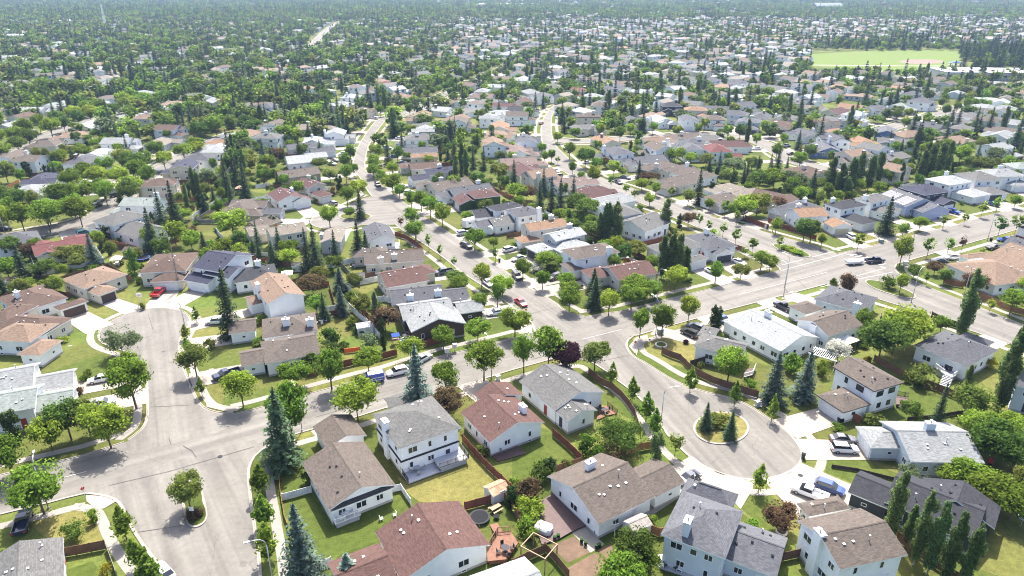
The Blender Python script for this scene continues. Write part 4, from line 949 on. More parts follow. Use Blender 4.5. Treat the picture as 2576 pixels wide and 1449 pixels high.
def blob_tree(nl, H=8., Rr=3.5, base=.34, lobes=12, ls=(.2, .34), shape='round'):
    zc, zs = H * (1 + base) / 2, H * (1 - base) / 2
    C, D, S, Tn, limbs = [], [], [], [], []
    k = 0
    while k < lobes:
        d = unit(1)[0] * (rng.random() ** .38) * .80
        x, y, z = d[0] * Rr, d[1] * Rr, zc + d[2] * zs
        f = (z - H * base) / (H * (1 - base))
        if shape == 'pyr': q = max(.18, 1.12 - f); x *= q * 1.1; y *= q * 1.1
        lr = Rr * rng.uniform(.22, .40) * (1 if shape != 'pyr' else max(.4, 1.1 - .7 * f))
        m = int(nl / lobes * (lr / (Rr * .32)) ** 2)
        e = unit(m); rad = lr * (rng.random(m) ** .22) * rng.uniform(.85, 1.12, m)
        e2 = e * np.array([1, 1, .78]); pts = e2 * rad[:, None] + np.array([x, y, z])
        C.append(pts); D.append(e + .55 * unit(m)); S.append(rng.uniform(*ls, m)); Tn.append(np.clip(rng.normal(.46 + rng.uniform(-.16, .16), .2, m), 0, 1))
        if k < 6: limbs.append(((x * .8, y * .8, z - .1 * H * .3), H * rng.uniform(.22, .34)))
        k += 1
    # loose sprays beyond the lobes
    m = nl // 9; e = unit(m); pts = e * np.array([Rr, Rr, zs]) * rng.uniform(.7, 1.06, (m, 1)); 
    if shape == 'pyr': f = (pts[:, 2] / zs + 1) / 2; pts[:, :2] *= np.maximum(.15, 1.1 - f)[:, None]
    C.append(pts + np.array([0, 0, zc])); D.append(e + unit(m)); S.append(rng.uniform(*ls, m)); Tn.append(rng.uniform(.2, .8, m))
    return np.vstack(C), np.vstack(D), np.concatenate(S), np.concatenate(Tn), limbs
def spruce_parts(H=12., Rr=3., whorls=30, per=12, seg=6, sz=.3):
    C, D, S, Tn = [], [], [], []
    for wq in range(whorls):
        f = (wq + rng.uniform(-.3, .3)) / whorls; z = H * (.05 + .94 * f)
        rad = Rr * max(.03, (1 - f)) ** .8 * rng.uniform(.78, 1.12)
        nb = max(4, int(per * (1 - .55 * f)))
        a0 = rng.uniform(0, 6.28)
        for b in range(nb):
            a = a0 + 6.283 * b / nb + rng.uniform(-.2, .2); L = rad * rng.uniform(.62, 1.15); tb = rng.uniform(.25, .72)
            ns = max(2, int(seg * L / Rr) + 1)
            for q in range(ns):
                t_ = (q + .6) / ns; rr = L * t_; zz = z - .30 * L * t_ + .14 * L * t_ * t_
                for side in (-1, 0, 1):
                    sp = side * .34 * (1 - .4 * t_)
                    C.append((math.cos(a + sp * .45) * rr, math.sin(a + sp * .45) * rr, zz + rng.uniform(-.1, .1)))
                    D.append((math.cos(a) * .35 + rng.normal() * .35, math.sin(a) * .35 + rng.normal() * .35, 1)); S.append(sz * rng.uniform(.8, 1.25)); Tn.append(tb + rng.uniform(-.15, .15) + (.18 if q == ns - 1 else 0))
    m = 60; zz = H * rng.uniform(.9, 1.0, m)
    C += [(rng.normal() * .06, rng.normal() * .06, z) for z in zz]; D += list(unit(m)); S += [sz * .5] * m; Tn += [.5] * m
    return np.array(C), np.array(D), np.array(S), np.array(Tn)
KIND = {}
def add_kind(kind, H, Rr, crown, trunk): KIND.setdefault(kind, []).append((H, Rr, crown, trunk))
for i in range(9):
    c, d, s, tn, lm = blob_tree(4700, lobes=23 + i % 5, ls=(.17, .29)); add_kind('round', 8, 3.5, leaf_mesh('crown', c, d, s, tn, 'leaf'), trunk_mesh('trunk', 4.8, .17, lm))
for i in range(3):
    c, d, s, tn, lm = blob_tree(2600, 6, 1.8, .16, 13, (.14, .24), 'pyr'); add_kind('pyr', 6, 1.8, leaf_mesh('crown', c, d, s, tn, 'leaf'), trunk_mesh('trunk', 4.2, .09, lm[:3]))
for i in range(3):
    c, d, s, tn, lm = blob_tree(900, 5, 1.2, .38, 9, (.13, .24)); add_kind('young', 5, 1.2, leaf_mesh('crown', c, d, s, tn, 'leaf'), trunk_mesh('trunk', 3.6, .06, lm))
for i in range(3):
    c, d, s, tn, lm = blob_tree(2200, 2.6, 1.9, .02, 10, (.11, .2)); add_kind('shrub', 2.6, 1.9, leaf_mesh('crown', c, d, s, tn, 'leaf'), trunk_mesh('trunk', 1.2, .07, lm[:4]))
def col_tree(H, Rr, nl, lobes, ls, base=.05):
    C, D, S, Tn = [], [], [], []
    for k in range(lobes):
        f = rng.random(); z = H * (base + (1 - base) * f); w = Rr * float(np.interp(f, [0, .15, .35, .65, .85, .95, 1], [.6, .85, 1, .95, .72, .45, .2]))
        a = rng.uniform(0, 6.28); rr = w * rng.uniform(.1, .75); m = nl // lobes; e = unit(m)
        p = e * np.array([w * .52, w * .52, H * .10]) * (rng.random((m, 1)) ** .3) + np.array([math.cos(a) * rr, math.sin(a) * rr, min(z, H * .955)])
        C.append(p); D.append(e + .6 * unit(m)); S.append(rng.uniform(*ls, m)); Tn.append(np.clip(rng.normal(.45 + rng.uniform(-.18, .18), .18, m), 0, 1))
    return np.vstack(C), np.vstack(D), np.concatenate(S), np.concatenate(Tn)
for i in range(3):
    c, d, s, tn = col_tree(12, 1.8, 6500, 60, (.15, .25), .10); add_kind('poplar', 12, 1.8, leaf_mesh('crown', c, d, s, tn, 'leaf'), trunk_mesh('trunk', 10, .14, [], 'bark_pale'))
for i in range(2):
    c, d, s, tn = col_tree(6, 1.1, 3200, 36, (.1, .17), .02); add_kind('cedar', 6, 1.1, leaf_mesh('crown', c, d, s, tn, 'needle'), trunk_mesh('trunk', 4.5, .08, []))
for i in range(4):
    c, d, s, tn = spruce_parts(12, 3.0, 23 + i, 12, 7, .29); add_kind('spruce', 12, 3, leaf_mesh('crown', c, d, s, tn, 'needle', .42), trunk_mesh('trunk', 11.4, .2, []))
for i in range(2):
    c, d, s, tn, lm = blob_tree(3600, 7, 3.6, .18, 16, (.14, .24)); add_kind('willow', 7, 3.6, leaf_mesh('crown', c, d, s, tn, 'leaf', .5), trunk_mesh('trunk', 3.6, .18, lm))
bm_ = MB()
bm_.tube([(0,0,-.1),(0,0,4),(.05,0,9),(.1,.05,13)], [.2,.14,.08,.02], 6)
for k in range(70):
    z = rng.uniform(1.5, 12); a = rng.uniform(0, 6.28); L = rng.uniform(1.2, 2.8) * (1 - z / 16); bm_.tube([(0,0,z),(math.cos(a)*L*.2, math.sin(a)*L*.2, z+L*.6),(math.cos(a)*L*.3, math.sin(a)*L*.3, z+L*1.3)], [.035,.025,.012], 4)
BARE = bm_.mesh('trunk', [MAT['bark_pale']])
TC = dict(green=(.135,.205,.030), lime=(.190,.260,.036), olive=(.150,.178,.042), dark=(.090,.142,.030), bronze=(.115,.080,.045), purple=(.034,.016,.024), blossom=(.40,.40,.35), grey=(.140,.175,.085),
          spruce=(.060,.092,.048), blue=(.088,.124,.098), poplar=(.118,.170,.060), yellow=(.26,.22,.03), cedar=(.040,.066,.020))
TW = dict(green='green', lime='bright yellow-green', olive='olive green', dark='dark green', bronze='bronze-leaved', purple='dark purple-leaved', blossom='white-blossomed', grey='silvery grey-green', spruce='dark green', blue='blue-green', poplar='grey-green', yellow='yellow-leaved', cedar='deep green')
KW = dict(round=('leafy_tree', 'leafy tree', 'tree'), pyr=('linden_tree', 'pyramid-shaped street tree', 'tree'), young=('young_tree', 'slender young tree', 'tree'), shrub=('shrub', 'rounded shrub', 'shrub'), poplar=('poplar_tree', 'tall columnar poplar', 'tree'),
          cedar=('cedar_tree', 'narrow upright cedar', 'tree'), spruce=('spruce_tree', 'conical spruce', 'tree'), willow=('willow_tree', 'fine-leaved spreading tree', 'tree'))
STREETSHORT = dict(main_road='main road', crescent_road='west circle', entrance_road='entrance road', loop_road='loop road', side_street='side street', court_road='court', back_street='back street', corner_street='corner street', west_street='western street', north_west_street='north-western street', avenue='far avenue', arterial_road='arterial road', hook_street='hooked street', park_street='park street', tree_lined_street='tree-row street')
NTREE = {}; TREEPOS = []; OVER = []
def tree(kind, p, h, r, color=None, label=None, where=None):
    v = KIND[kind]; H, Rr, cm, tm = v[random.Random(int(p.x * 53 + p.y * 71)).randrange(len(v))]
    color = color or dict(spruce='spruce', poplar='poplar', cedar='cedar', willow='grey').get(kind, 'green')
    nm, word, cat = KW[kind]
    rz = random.Random(int(p.x * 17 + p.y * 29)).uniform(0, 6.28)
    o = empty(nm, (p.x, p.y, p.z), rz)
    sc = (r / Rr, r / Rr, h / H)
    q_ = 1 + .14 * math.sin(p.x * 7.1 + p.y * 3.3) if kind in ('round', 'willow', 'shrub') else 1
    sc = (sc[0] * q_, sc[1] / q_, sc[2])
    cr = inst('crown', cm, o, (0, 0, 0), 0, TC[color], sc); inst('trunk', tm, o, (0, 0, 0), 0, None, (min(sc[0], sc[2]) * .5 + sc[2] * .5,) * 2 + (sc[2],))
    if label is None:
        if where is None:
            nr = near_road(p)
            hh = min(HOUSES, key=lambda q: (q[0].location.x - p.x) ** 2 + (q[0].location.y - p.y) ** 2)
            by = f" by the {ROOFWORD[hh[2]]}-roofed {WALLWORD[hh[3]]} house"
            if nr[1] is not None and nr[0] < 4.5: where = 'on the ' + STREETSHORT[nr[2]['name']] + ' verge' + by
            elif nr[1] is not None and nr[0] < 40: where = 'off the ' + STREETSHORT[nr[2]['name']] + by
            else: where = 'among the back gardens' + by
        size = '' if kind in ('pyr', 'young', 'shrub') else ('large ' if h > (13 if kind in ('spruce', 'poplar') else 9) else '')
        tag(o, f"{size}{TW[color]} {word} {where}", cat, f"{size}{TW[color]} {word} look-alikes {where}")
    else: tag(o, label, cat)
    NTREE[kind] = NTREE.get(kind, 0) + 1; TREEPOS.append((p.x, p.y, r))
    return o
def trees(c, r, kind, items):
    f = .65 if kind in ('round', 'young', 'willow', 'pyr') else .5
    for it in items:
        x, y, h, rad = it[:4]; col = it[4] if len(it) > 4 else None
        p = T(c, r, x, y, h * f); p.z = .15 if any(a.has(p.x, p.y) for a in ISLANDS) else 0
        tree(kind, p, h, rad, col, it[5] if len(it) > 5 else None)
trees(0,3,'round',[(340,520,9,4.3),(40,200,8,3.6),(1870,560,6.5,2.9,'olive','olive tree on the kerbed island of the entrance road')])
trees(0,3,'pyr',[(1210,860,6.5,2.3),(1340,1180,5.5,1.9),(1480,1340,6,2.3)])
trees(0,3,'shrub',[(720,990,2.8,2.1,'dark'),(915,850,2.4,1.3),(1060,1380,1.7,1.1,'yellow','bright yellow shrub behind the wooden side fence'),(1960,830,1.2,1.6,'bronze','low russet shrub on the entrance road island')])
trees(1,3,'pyr',[(30,430,6.5,2.2),(60,740,6.5,2.2),(90,1040,7,2.3)])
trees(1,3,'spruce',[(225,-40,15.5,4.1,'spruce','very tall spruce beside the taupe-roofed bungalow and entrance road'),(430,1120,13.5,3.6,'blue','blue spruce on the lawn of the white bungalow with the railed deck'),(920,1400,6.5,3.0,'blue','small blue spruce in front of the red-brown wing roof')])
trees(1,3,'shrub',[(2270,180,2.2,1.3,'olive'),(520,460,2.4,1.2,'dark')])
trees(2,3,'shrub',[(300,390,3.4,2.5,'dark'),(170,570,3.4,2.2,'bronze','bronze-leaved shrub beside the dark deck'),(1050,200,3.2,2.2,'bronze','bronze-leaved shrub against the brown fence panel'),(170,760,3.4,2.4,'lime'),(170,940,3,2.2,'lime'),(1410,890,1.8,1.1,'lime'),(790,130,4,2.6),(560,330,2,1.2,'olive'),(2430,930,1.2,1.4)])
trees(2,3,'cedar',[(385,350,4,1.2),(1460,170,7.5,1.2,'poplar'),(0,650,4,1.2)])
trees(2,3,'young',[(1655,90,5,1.4,'olive')]); trees(2,3,'pyr',[(2510,420,6,1.9)])
trees(2,3,'round',[(1240,1150,6.5,3.3,'dark'),(1100,1400,6,3.4),(1330,1300,4.5,2.5)])
trees(2,3,'willow',[(1150,20,6,4.4,'dark','dense fine-leaved tree inside the curved fence corner')])
trees(3,3,'round',[(150,840,5,2.8,'bronze','round bronze-leaved tree in a stone ring on the lawn'),(2080,420,5,3.6),(2300,560,6,4),(2500,680,6,3.6),(2350,60,8,4.8,'dark'),(2520,180,7,3.6,'dark'),(1840,420,3.5,2.3)])
trees(3,3,'willow',[(1450,390,3.6,2.3,'grey')])
trees(3,3,'poplar',[(1290,760,12,1.25),(1570,990,12.5,1.2),(1710,1090,12,1.15),(1880,1180,11.5,1.15),(2050,1290,11,1.15),(1440,950,7,.9)])
trees(3,3,'cedar',[(660,1390,4.5,1.1)])
trees(0,2,'willow',[(1190,490,7,4.2,'grey','silvery spreading tree at the edge of the west turning circle')])
trees(0,2,'round',[(1290,890,11,4.2,'lime'),(1280,700,4.5,1.9),(1940,690,7.5,3.3,'olive'),(2410,980,7.5,3.2,'lime'),(460,1420,7,3.4,'lime'),(640,1270,8.5,3.4,'dark'),(840,1250,8,3,'olive'),(1040,1330,9,4,'lime')])
trees(0,2,'pyr',[(2010,960,4.5,1.3),(1960,240,4.5,1.4),(1855,420,4,1.6,'lime'),(1870,555,4,1.7)])
trees(0,2,'spruce',[(2270,150,17,3.7,'spruce','towering spruce beside the orange-roofed house on the west circle')]); trees(0,2,'cedar',[(110,1390,7,1.5)])
trees(0,2,'shrub',[(1425,180,2,1.1,'olive'),(790,1030,1.8,1.1,'bronze'),(530,610,1.6,1.2,'dark'),(880,850,1.5,1.1,'olive'),(840,905,1.4,1.1),(480,420,1.4,1.1,'dark'),(2110,560,2.6,1.5,'olive'),(390,310,1.3,1.6,'dark')])
trees(1,2,'round',[(730,760,9.5,2.9),(1000,1080,8.5,4.3,'lime'),(310,1180,12,3.7),(1910,870,8,3),(2290,680,9,3.9),(1120,700,5.5,3),(1550,580,5.5,2.8,'lime'),(1880,470,5.5,2.7,'lime'),(2230,390,5.5,3),(390,830,5.5,3),(1060,150,6,2.8,'olive'),(600,140,5,2.4),(2250,120,5.5,2.2),(2430,40,6.5,2)])
trees(1,2,'round',[(1930,1120,6.5,3.2,'bronze','bronze-leaved tree between the grey-roofed and red-roofed houses'),(1290,280,6.5,3.6,'bronze','large bronze-leaved tree behind the white shed')])
trees(1,2,'spruce',[(1610,920,15,3.9,'blue','tall blue spruce at the roadside behind the parked white car'),(850,120,8,2.5,'blue')])
trees(1,2,'shrub',[(560,750,4,2.6,'dark'),(740,480,4,2.7,'dark'),(290,790,3,1.8,'yellow'),(960,340,2.6,1.8),(1130,520,3.6,2.5,'grey'),(770,590,2,1.6,'dark'),(880,580,2,1.4,'dark')])
trees(1,2,'cedar',[(1272,460,8,.75)]); trees(1,2,'poplar',[(1200,230,9,1.0,'grey')])
trees(2,2,'round',[(30,300,7.5,3.6),(580,80,6.5,2.9),(980,110,7,2.6,'lime'),(1210,50,7,3),(1300,310,7.5,2.1),(1525,270,8.5,3.1),(1790,170,7.5,2.4,'lime'),(120,600,9,2.7),(370,550,10,3.7),(840,650,6.5,3.1,'olive'),(2200,730,8,3.7,'lime'),(1340,60,5,2),(1440,20,4,1.8)])
trees(2,2,'round',[(540,680,7,3.6,'purple','dark purple-leaved tree on the corner of the loop road')])
trees(2,2,'pyr',[(1015,830,6,1.6),(1220,980,6,1.8),(1365,1150,6.8,2.1),(1450,1310,6.5,1.9),(1810,870,6.5,1.7),(2260,1020,6,1.7)])
trees(2,2,'spruce',[(840,40,9,2.9),(1960,1295,6,1.7,'spruce','young spruce on the loop road island beside its twin'),(2210,1380,6,1.7,'spruce','second young spruce on the loop road island')])
trees(2,2,'shrub',[(2080,1330,2.2,2.8,'olive','low shrub mass on the loop road island'),(800,140,2.4,2.2,'dark'),(1750,540,1,.8,'purple'),(2400,960,2,1.6)])
trees(2,2,'cedar',[(2035,290,6.5,1.1),(2080,300,6,1.0)]); trees(2,2,'willow',[(1000,1390,5.5,3.4,'dark')])
trees(3,2,'spruce',[(85,900,11.5,3.2,'blue'),(400,880,11,3.2,'blue'),(820,10,4.5,1.8,'bronze')])
trees(3,2,'shrub',[(250,760,4.5,2.3),(560,800,3.5,1.8),(1570,870,4,3.4,'olive'),(1480,900,3,2,'olive'),(2250,760,2.4,1.4,'yellow','yellow shrub beside the pale bungalow with stairs'),(1060,1310,2,2,'olive'),(1500,1230,1.6,1.6),(1870,640,1,.8),(1000,720,1.6,1.2,'yellow')])
trees(3,2,'round',[(720,620,5,2.9,'blossom','white-blossomed tree beside the pergola'),(1170,480,10,5,'dark'),(1420,330,9.5,5.4,'lime'),(2080,1100,7,3.7,'dark'),(2150,1360,6,3.6),(2400,1380,6,3.4),(1760,340,4.5,2.1),(2480,110,6.5,3.2),(1310,430,9,4.4)])
trees(3,2,'pyr',[(65,1160,6,1.5)]); trees(3,2,'young',[(2250,160,3.5,1.2,'lime')])
trees(3,2,'poplar',[(2030,190,17,1.9),(2000,970,8,.9),(2430,870,16,1.9),(2480,740,15,1.6),(2390,1000,12,1.3)])
trees(0,1,'round',[(450,680,11,5),(190,690,10,4.4),(780,640,10.5,5),(1040,450,9.5,3.8),(560,480,9.5,5),(810,440,9.5,4.6),(1300,410,9.5,4.6,'lime'),(700,330,9.5,4.6),(980,300,9,4.4,'lime'),(1180,300,9,4.4,'lime'),(1360,230,9,4.4),(1440,130,9,4.2),(1640,140,8.5,4.2,'lime'),(1210,110,9,4.4,'olive'),(1050,180,8,4),(850,260,9,4),(30,620,9,4),(60,500,8,3.6,'dark'),(180,520,7,3.4,'dark'),(40,250,9,4.2,'olive'),(2320,760,9.5,5.4,'lime','huge round lime-green tree behind the court'),(1740,860,8,3.9),(1910,940,6.5,3.4),(690,1090,6,4.1,'olive'),(440,1220,5,3.4,'dark'),(590,120,8,4.4),(840,70,7,4),(2500,170,8,3.6,'olive'),(560,225,6,3),(2480,90,7,3.2,'olive'),(50,1220,6,3.6),(2080,310,7.5,4.2,'grey'),(2060,440,6,2.6,'olive'),(1960,30,8,3.6,'lime'),(1560,30,9,4.2),(80,1000,6,3.4,'dark'),(270,1060,5,3,'bronze'),(230,1400,3,3)])
trees(0,1,'spruce',[(1500,860,14,3.7),(1600,660,14,3.3),(1730,600,16,3.7),(910,1050,10,2.9,'blue'),(190,1190,11,3.2),(2040,980,6.5,2),(2260,320,16,3.3),(2350,250,16,3.3),(2450,360,15,3.3),(1270,30,10,2.6),(2250,1370,6.5,2.4,'olive')])
trees(0,1,'poplar',[(1940,390,12,1.5),(1870,540,10,1.2),(1990,420,10,1.3)])
trees(0,1,'cedar',[(1330,1190,9,1.9,'green','tall bright green cedar between the tan-roofed houses'),(1220,600,7,1.8),(1060,900,5.5,1.5),(2060,580,7,1.4),(2000,590,7,1.4),(250,240,6,1.4)])
trees(0,1,'shrub',[(2250,1020,4.5,3.6,'lime'),(2400,1050,3.5,2.4,'lime'),(400,1130,3,2.4,'olive'),(1400,1370,2,1.8,'dark'),(2100,1010,3,2.2),(1930,860,2.4,2,'bronze'),(200,420,2,3,'dark'),(330,1290,3,3,'dark')])
trees(1,1,'round',[(730,690,8,3.4,'lime'),(910,500,7.5,2.6),(940,680,4,2.1),(1370,370,8.5,4.1),(1440,450,6,2.3),(1560,530,6.5,2.8),(1660,540,8,3),(1750,600,8,3),(1870,680,8,3.5,'lime'),(1560,720,7.5,2.8),(1600,840,7,3),(1030,430,8,3.4,'lime'),(900,270,8,3),(890,150,8,2.6),(950,60,9,3),(1190,170,8.5,3.4),(1180,250,6,3.4),(1260,320,7,2.8),(1210,60,8,3.4),(1420,80,8,3.2,'dark'),(330,1120,5.5,3.4,'lime'),(2200,930,7,3.6),(2270,1290,7,2.5,'lime'),(2480,1390,6,3,'lime'),(2390,980,4,1.6),(2120,720,4.5,1.9,'lime'),(740,290,6,3.4,'olive'),(630,180,5,3.6,'olive'),(200,80,6,3.8,'bronze'),(110,160,7,3.6),(70,260,6,3),(2440,260,8,4,'olive'),(2010,1330,4.5,3.2,'dark'),(1990,370,7,2.6),(1370,230,7,3),(2230,330,6,3,'dark'),(2300,400,6,3,'dark'),(560,1390,6,4,'bronze'),(640,1290,5,2.6,'olive'),(2500,700,5,2,'dark'),(2050,1390,5,2.8),(980,240,6,2)])
trees(1,1,'spruce',[(1040,610,10.5,2.5,'spruce','spruce on the small court island'),(1020,970,12,3.2),(1100,1000,8,2.2),(220,970,9,2.4),(500,1070,13.5,2.9),(580,1030,13.5,2.9),(160,1100,8,2.4),(840,1360,7,2.8,'blue'),(1320,80,11,2.6),(60,60,11,3,'blue'),(215,350,6,2,'dark'),(640,40,8,2.6,'dark')])
trees(1,1,'young',[(1455,770,5,1.1,'bronze'),(1735,960,5.5,1.1),(1850,1060,4.5,1),(1990,1170,4,1),(2410,1090,4.5,1.1)])
trees(1,1,'shrub',[(780,470,3,2.4,'bronze','rust-red shrub by the maroon-roofed houses'),(610,560,2,2.2,'grey'),(850,1170,2.2,1.8,'dark'),(740,1160,2,1.4),(440,320,2.6,1.8),(550,330,2.4,2),(1540,310,2,1.3),(2270,650,3,1.4),(430,820,1.2,2.4,'olive')])
trees(1,1,'cedar',[(165,790,5,1.4),(830,390,7,1.5)]); trees(1,1,'poplar',[(2070,150,13,1.6),(2010,250,10,1.5),(2110,200,12,1.5)])
trees(2,1,'round',[(740,110,9,4.2,'dark'),(830,290,8,3,'lime'),(1030,220,7,3,'lime'),(610,220,6,1.9),(700,310,5,1.5),(1310,390,5,3,'lime'),(1450,430,5.5,2.4,'lime'),(1780,510,6.5,2.5,'olive'),(2350,600,8,4.8,'lime'),(2480,570,8,4.2,'lime'),(2260,640,6,3),(1780,740,5,2.6,'bronze'),(1640,90,7,4),(1800,130,6,3.4,'lime'),(1960,140,6,3.6,'olive'),(2240,200,8,4.8,'grey'),(2500,340,8,5,'dark'),(750,620,7,5,'dark'),(660,560,7,4.4,'dark'),(800,850,6,3.6,'dark'),(350,1140,5,3.6),(110,1230,6.5,2.4),(310,1340,5.5,2.2),(540,1350,5,2.6),(580,1440,5,2.6),(1650,1320,7,3.2,'lime'),(1230,1400,6,3.6),(1420,1430,5,2.8),(2060,1260,6.5,1.9),(2310,1260,5,2.2,'olive'),(2520,1140,6,2.6),(330,110,6,2),(300,30,6,2.2),(400,100,6,2),(580,40,8,3),(850,190,7,2.8),(1390,540,5,2.2,'lime'),(1990,590,5,1.8),(1240,1040,5,4,'olive'),(1060,650,4,2),(50,460,7,4),(150,470,6,4,'bronze'),(480,700,5,2.6),(1110,270,4,2.2),(2010,60,6,3),(160,10,5,3,'bronze'),(2420,170,6,3,'olive'),(1020,520,4,2.2,'bronze'),(1380,320,4,4,'bronze'),(940,170,5,2.4,'bronze')])
trees(2,1,'young',[(1000,360,6,1.4),(1150,440,5,1.5),(1240,490,5,1.7),(1610,480,5,1.6),(1890,750,5,1.3),(1990,810,4.5,1.2),(2130,840,5,1.4),(2260,910,5.5,1.7),(2430,1000,5,1.6),(2150,620,6,1.8),(2270,720,5,1.2),(2350,1070,3.5,1.3),(400,100,6,1.6),(460,150,4,1.4)])
trees(2,1,'poplar',[(960,800,13,2.2),(1060,800,13,2.2),(890,850,10,1.6),(1555,730,11,2),(1520,1150,12,1.8),(1600,1140,13,1.8),(1680,1150,13,1.8),(1750,1200,9,1.6,'dark')])
trees(2,1,'spruce',[(320,380,11,2.6),(400,500,13,2.8),(490,520,13,2.8),(620,450,11,2.4),(280,520,11,2.6),(1280,250,8,2.2),(1890,420,14,2.9),(2090,190,11,2.6,'blue'),(20,300,12,2.8),(2370,270,9,2.2),(2480,220,9,2.4),(830,1370,7,2.6),(580,720,5,1.6)])
trees(2,1,'cedar',[(1400,910,3.5,1),(1360,920,3.5,1),(1430,900,3.5,1),(790,990,4,1.2),(2010,450,6,1.3),(1690,770,5,1.2)])
trees(2,1,'shrub',[(500,1170,2.6,2),(400,1240,2,2.4,'dark'),(1620,870,2.6,2.6,'olive'),(240,1240,2.6,2.6,'blossom'),(2030,890,2,2.4,'lime'),(1960,540,2,2.6),(30,1010,1.5,1.5),(120,1070,1.5,1.5,'dark'),(640,730,3,2)])
trees(3,1,'round',[(70,320,8,5.4,'green'),(240,330,8,4.4,'grey'),(330,480,6,3,'lime'),(380,830,8,3.2,'dark'),(450,840,8,3,'dark'),(1540,780,5,2.6,'lime'),(1370,850,6,2),(1370,1030,9,2.9,'lime'),(550,950,5,1.5),(90,800,5.5,2),(2090,1370,6,3.4,'bronze'),(1480,1270,4.5,2.6,'dark'),(1690,1230,4,2.2,'bronze'),(1790,1310,4.5,2.2,'dark'),(810,1380,6.5,2.2,'bronze'),(1950,70,8,5,'lime'),(2150,180,7,4.6,'olive'),(2310,100,8,5,'grey'),(2440,170,6,3.6),(640,110,6,2.2),(440,50,6,2.4),(2500,560,5,2.2),(1250,320,5,2.6,'olive'),(1300,20,6,3.4),(1780,310,6,3,'dark'),(100,580,6,3.4,'bronze'),(500,390,6,3.6,'olive'),(30,1180,5,2.4),(1350,1380,5.5,2,'lime')])
trees(3,1,'young',[(920,960,6,2),(1630,1010,6.5,1.9),(1830,1000,5.5,1.6),(1970,980,5.5,1.1,'bronze'),(2350,800,6.5,2.2,'dark'),(2520,780,6.5,2.2),(1780,760,5,1.3,'lime'),(1990,740,4,1.1),(2170,630,6,1.7,'lime'),(2320,590,6,1.6,'lime'),(1955,600,3.5,1.1,'dark'),(120,980,4,1.3),(1610,1330,4,.9)])
trees(3,1,'poplar',[(640,330,14,2.4),(740,380,13,2.2),(850,330,14,2.3),(930,280,14,2.2),(1040,290,14,2.2),(1130,250,13,2),(800,460,9,1.8),(1350,300,9,1.2),(1560,230,13,2.2),(1640,190,14,2.4),(1740,170,14,2.4),(1820,150,14,2.2),(1600,120,12,2)])
trees(3,1,'spruce',[(1215,720,13,3.7,'spruce','big dark spruce on the front lawn along the main road'),(460,390,11,3),(110,150,11,2.4),(320,90,8,2.2,'bronze'),(30,200,9,2),(2110,120,11,3),(2390,40,9,2.6),(1340,60,10,3)])
trees(3,1,'cedar',[(340,290,4,1.1),(385,290,4,1.1),(1440,210,6,1.5)])
trees(3,1,'shrub',[(240,1060,1.2,2.2,'lime','low clipped shrub bed on the median of the back street'),(300,1090,1.2,2.2,'lime','low clipped shrub bed on the median of the back street'),(180,1040,1.2,2.0,'lime','low clipped shrub bed on the median of the back street'),(1220,1390,3.5,2.4,'dark','leafy shrub on the corner street median'),(660,1410,3.5,1.3,'dark'),(1560,690,2,2.4,'bronze'),(2270,390,2.6,1.8),(250,150,1.4,2.6),(300,560,2.6,2.4,'lime')])
p = T(0, 1, 1760, 1240, 6.5); p.z = 0
o = empty('bare_tree', p); inst('trunk', BARE, o); tag(o, 'leafless columnar poplar with dead grey twigs by the red pickup truck', 'tree')
p = T(1, 2, 1195, 330, 5); p.z = 0
for o in [x for x in bpy.data.objects if x.get('label') == 'low clipped shrub bed on the median of the back street']: o['group'] = 'median shrub beds'

# mature trees that roof over the older western streets and line the others
rk = random.Random(77)
for r in ROADS:
    if r['name'] not in ('west_street', 'north_west_street', 'avenue', 'tree_lined_street', 'park_street', 'hook_street'): continue
    kp, nor, acc = r['kerb_pts'], r['nor'], 0.
    big = r['name'] in ('west_street', 'north_west_street')
    for i in range(len(kp)):
        acc += (kp[i] - kp[i - 1]).length
        if acc < (9.5 if big else 12): continue
        acc = rk.uniform(-2, 1)
        q = kp[i] + nor[i] * rk.uniform(1.2, 2.4)
        if any(o['area'].has(q.x, q.y, 1) for o in ROADS) or in_drive(q.x, q.y, .5) or any(f.has(q.x, q.y, 1.5) for f in FOOT): continue
        if any((q.x - a) ** 2 + (q.y - b) ** 2 < 30 for a, b, c in TREEPOS): continue
        h, rad = (rk.uniform(8, 11), rk.uniform(3.6, 5.2)) if big else (rk.uniform(5.5, 8), rk.uniform(2.2, 3.4))
        tree('round', q, h, rad, rk.choice(('green', 'green', 'lime', 'dark')))
# ------------------------------------------------------------------ vehicles
def hull(m, st):
    "loft: stations (x, half width, z low, z shoulder, z top, half width top)"
    n = 8; V = []
    for x, w, z0, z1, z2, wt in st:
        V += [(x, -w * .93, z0), (x, -w, z0 + (z1 - z0) * .35), (x, -w, z1), (x, -wt, z2), (x, wt, z2), (x, w, z1), (x, w, z0 + (z1 - z0) * .35), (x, w * .93, z0)]
    F = [(k*n + j, k*n + (j+1) % n, (k+1)*n + (j+1) % n, (k+1)*n + j) for k in range(len(st) - 1) for j in range(n)]
    F += [tuple(range(n))[::-1], tuple((len(st)-1)*n + j for j in range(n))]
    m.raw([Vector(v) for v in V], [f[::-1] for f in F])
def frustum(m, b, t, z0, z1):
    "b, t: (x0, x1, half width) at the bottom and at the top"
    v = [(b[0],-b[2],z0),(b[1],-b[2],z0),(b[1],b[2],z0),(b[0],b[2],z0),(t[0],-t[2],z1),(t[1],-t[2],z1),(t[1],t[2],z1),(t[0],t[2],z1)]
    m.raw(v, [(3,2,1,0),(4,5,6,7),(0,1,5,4),(1,2,6,5),(2,3,7,6),(3,0,4,7)])
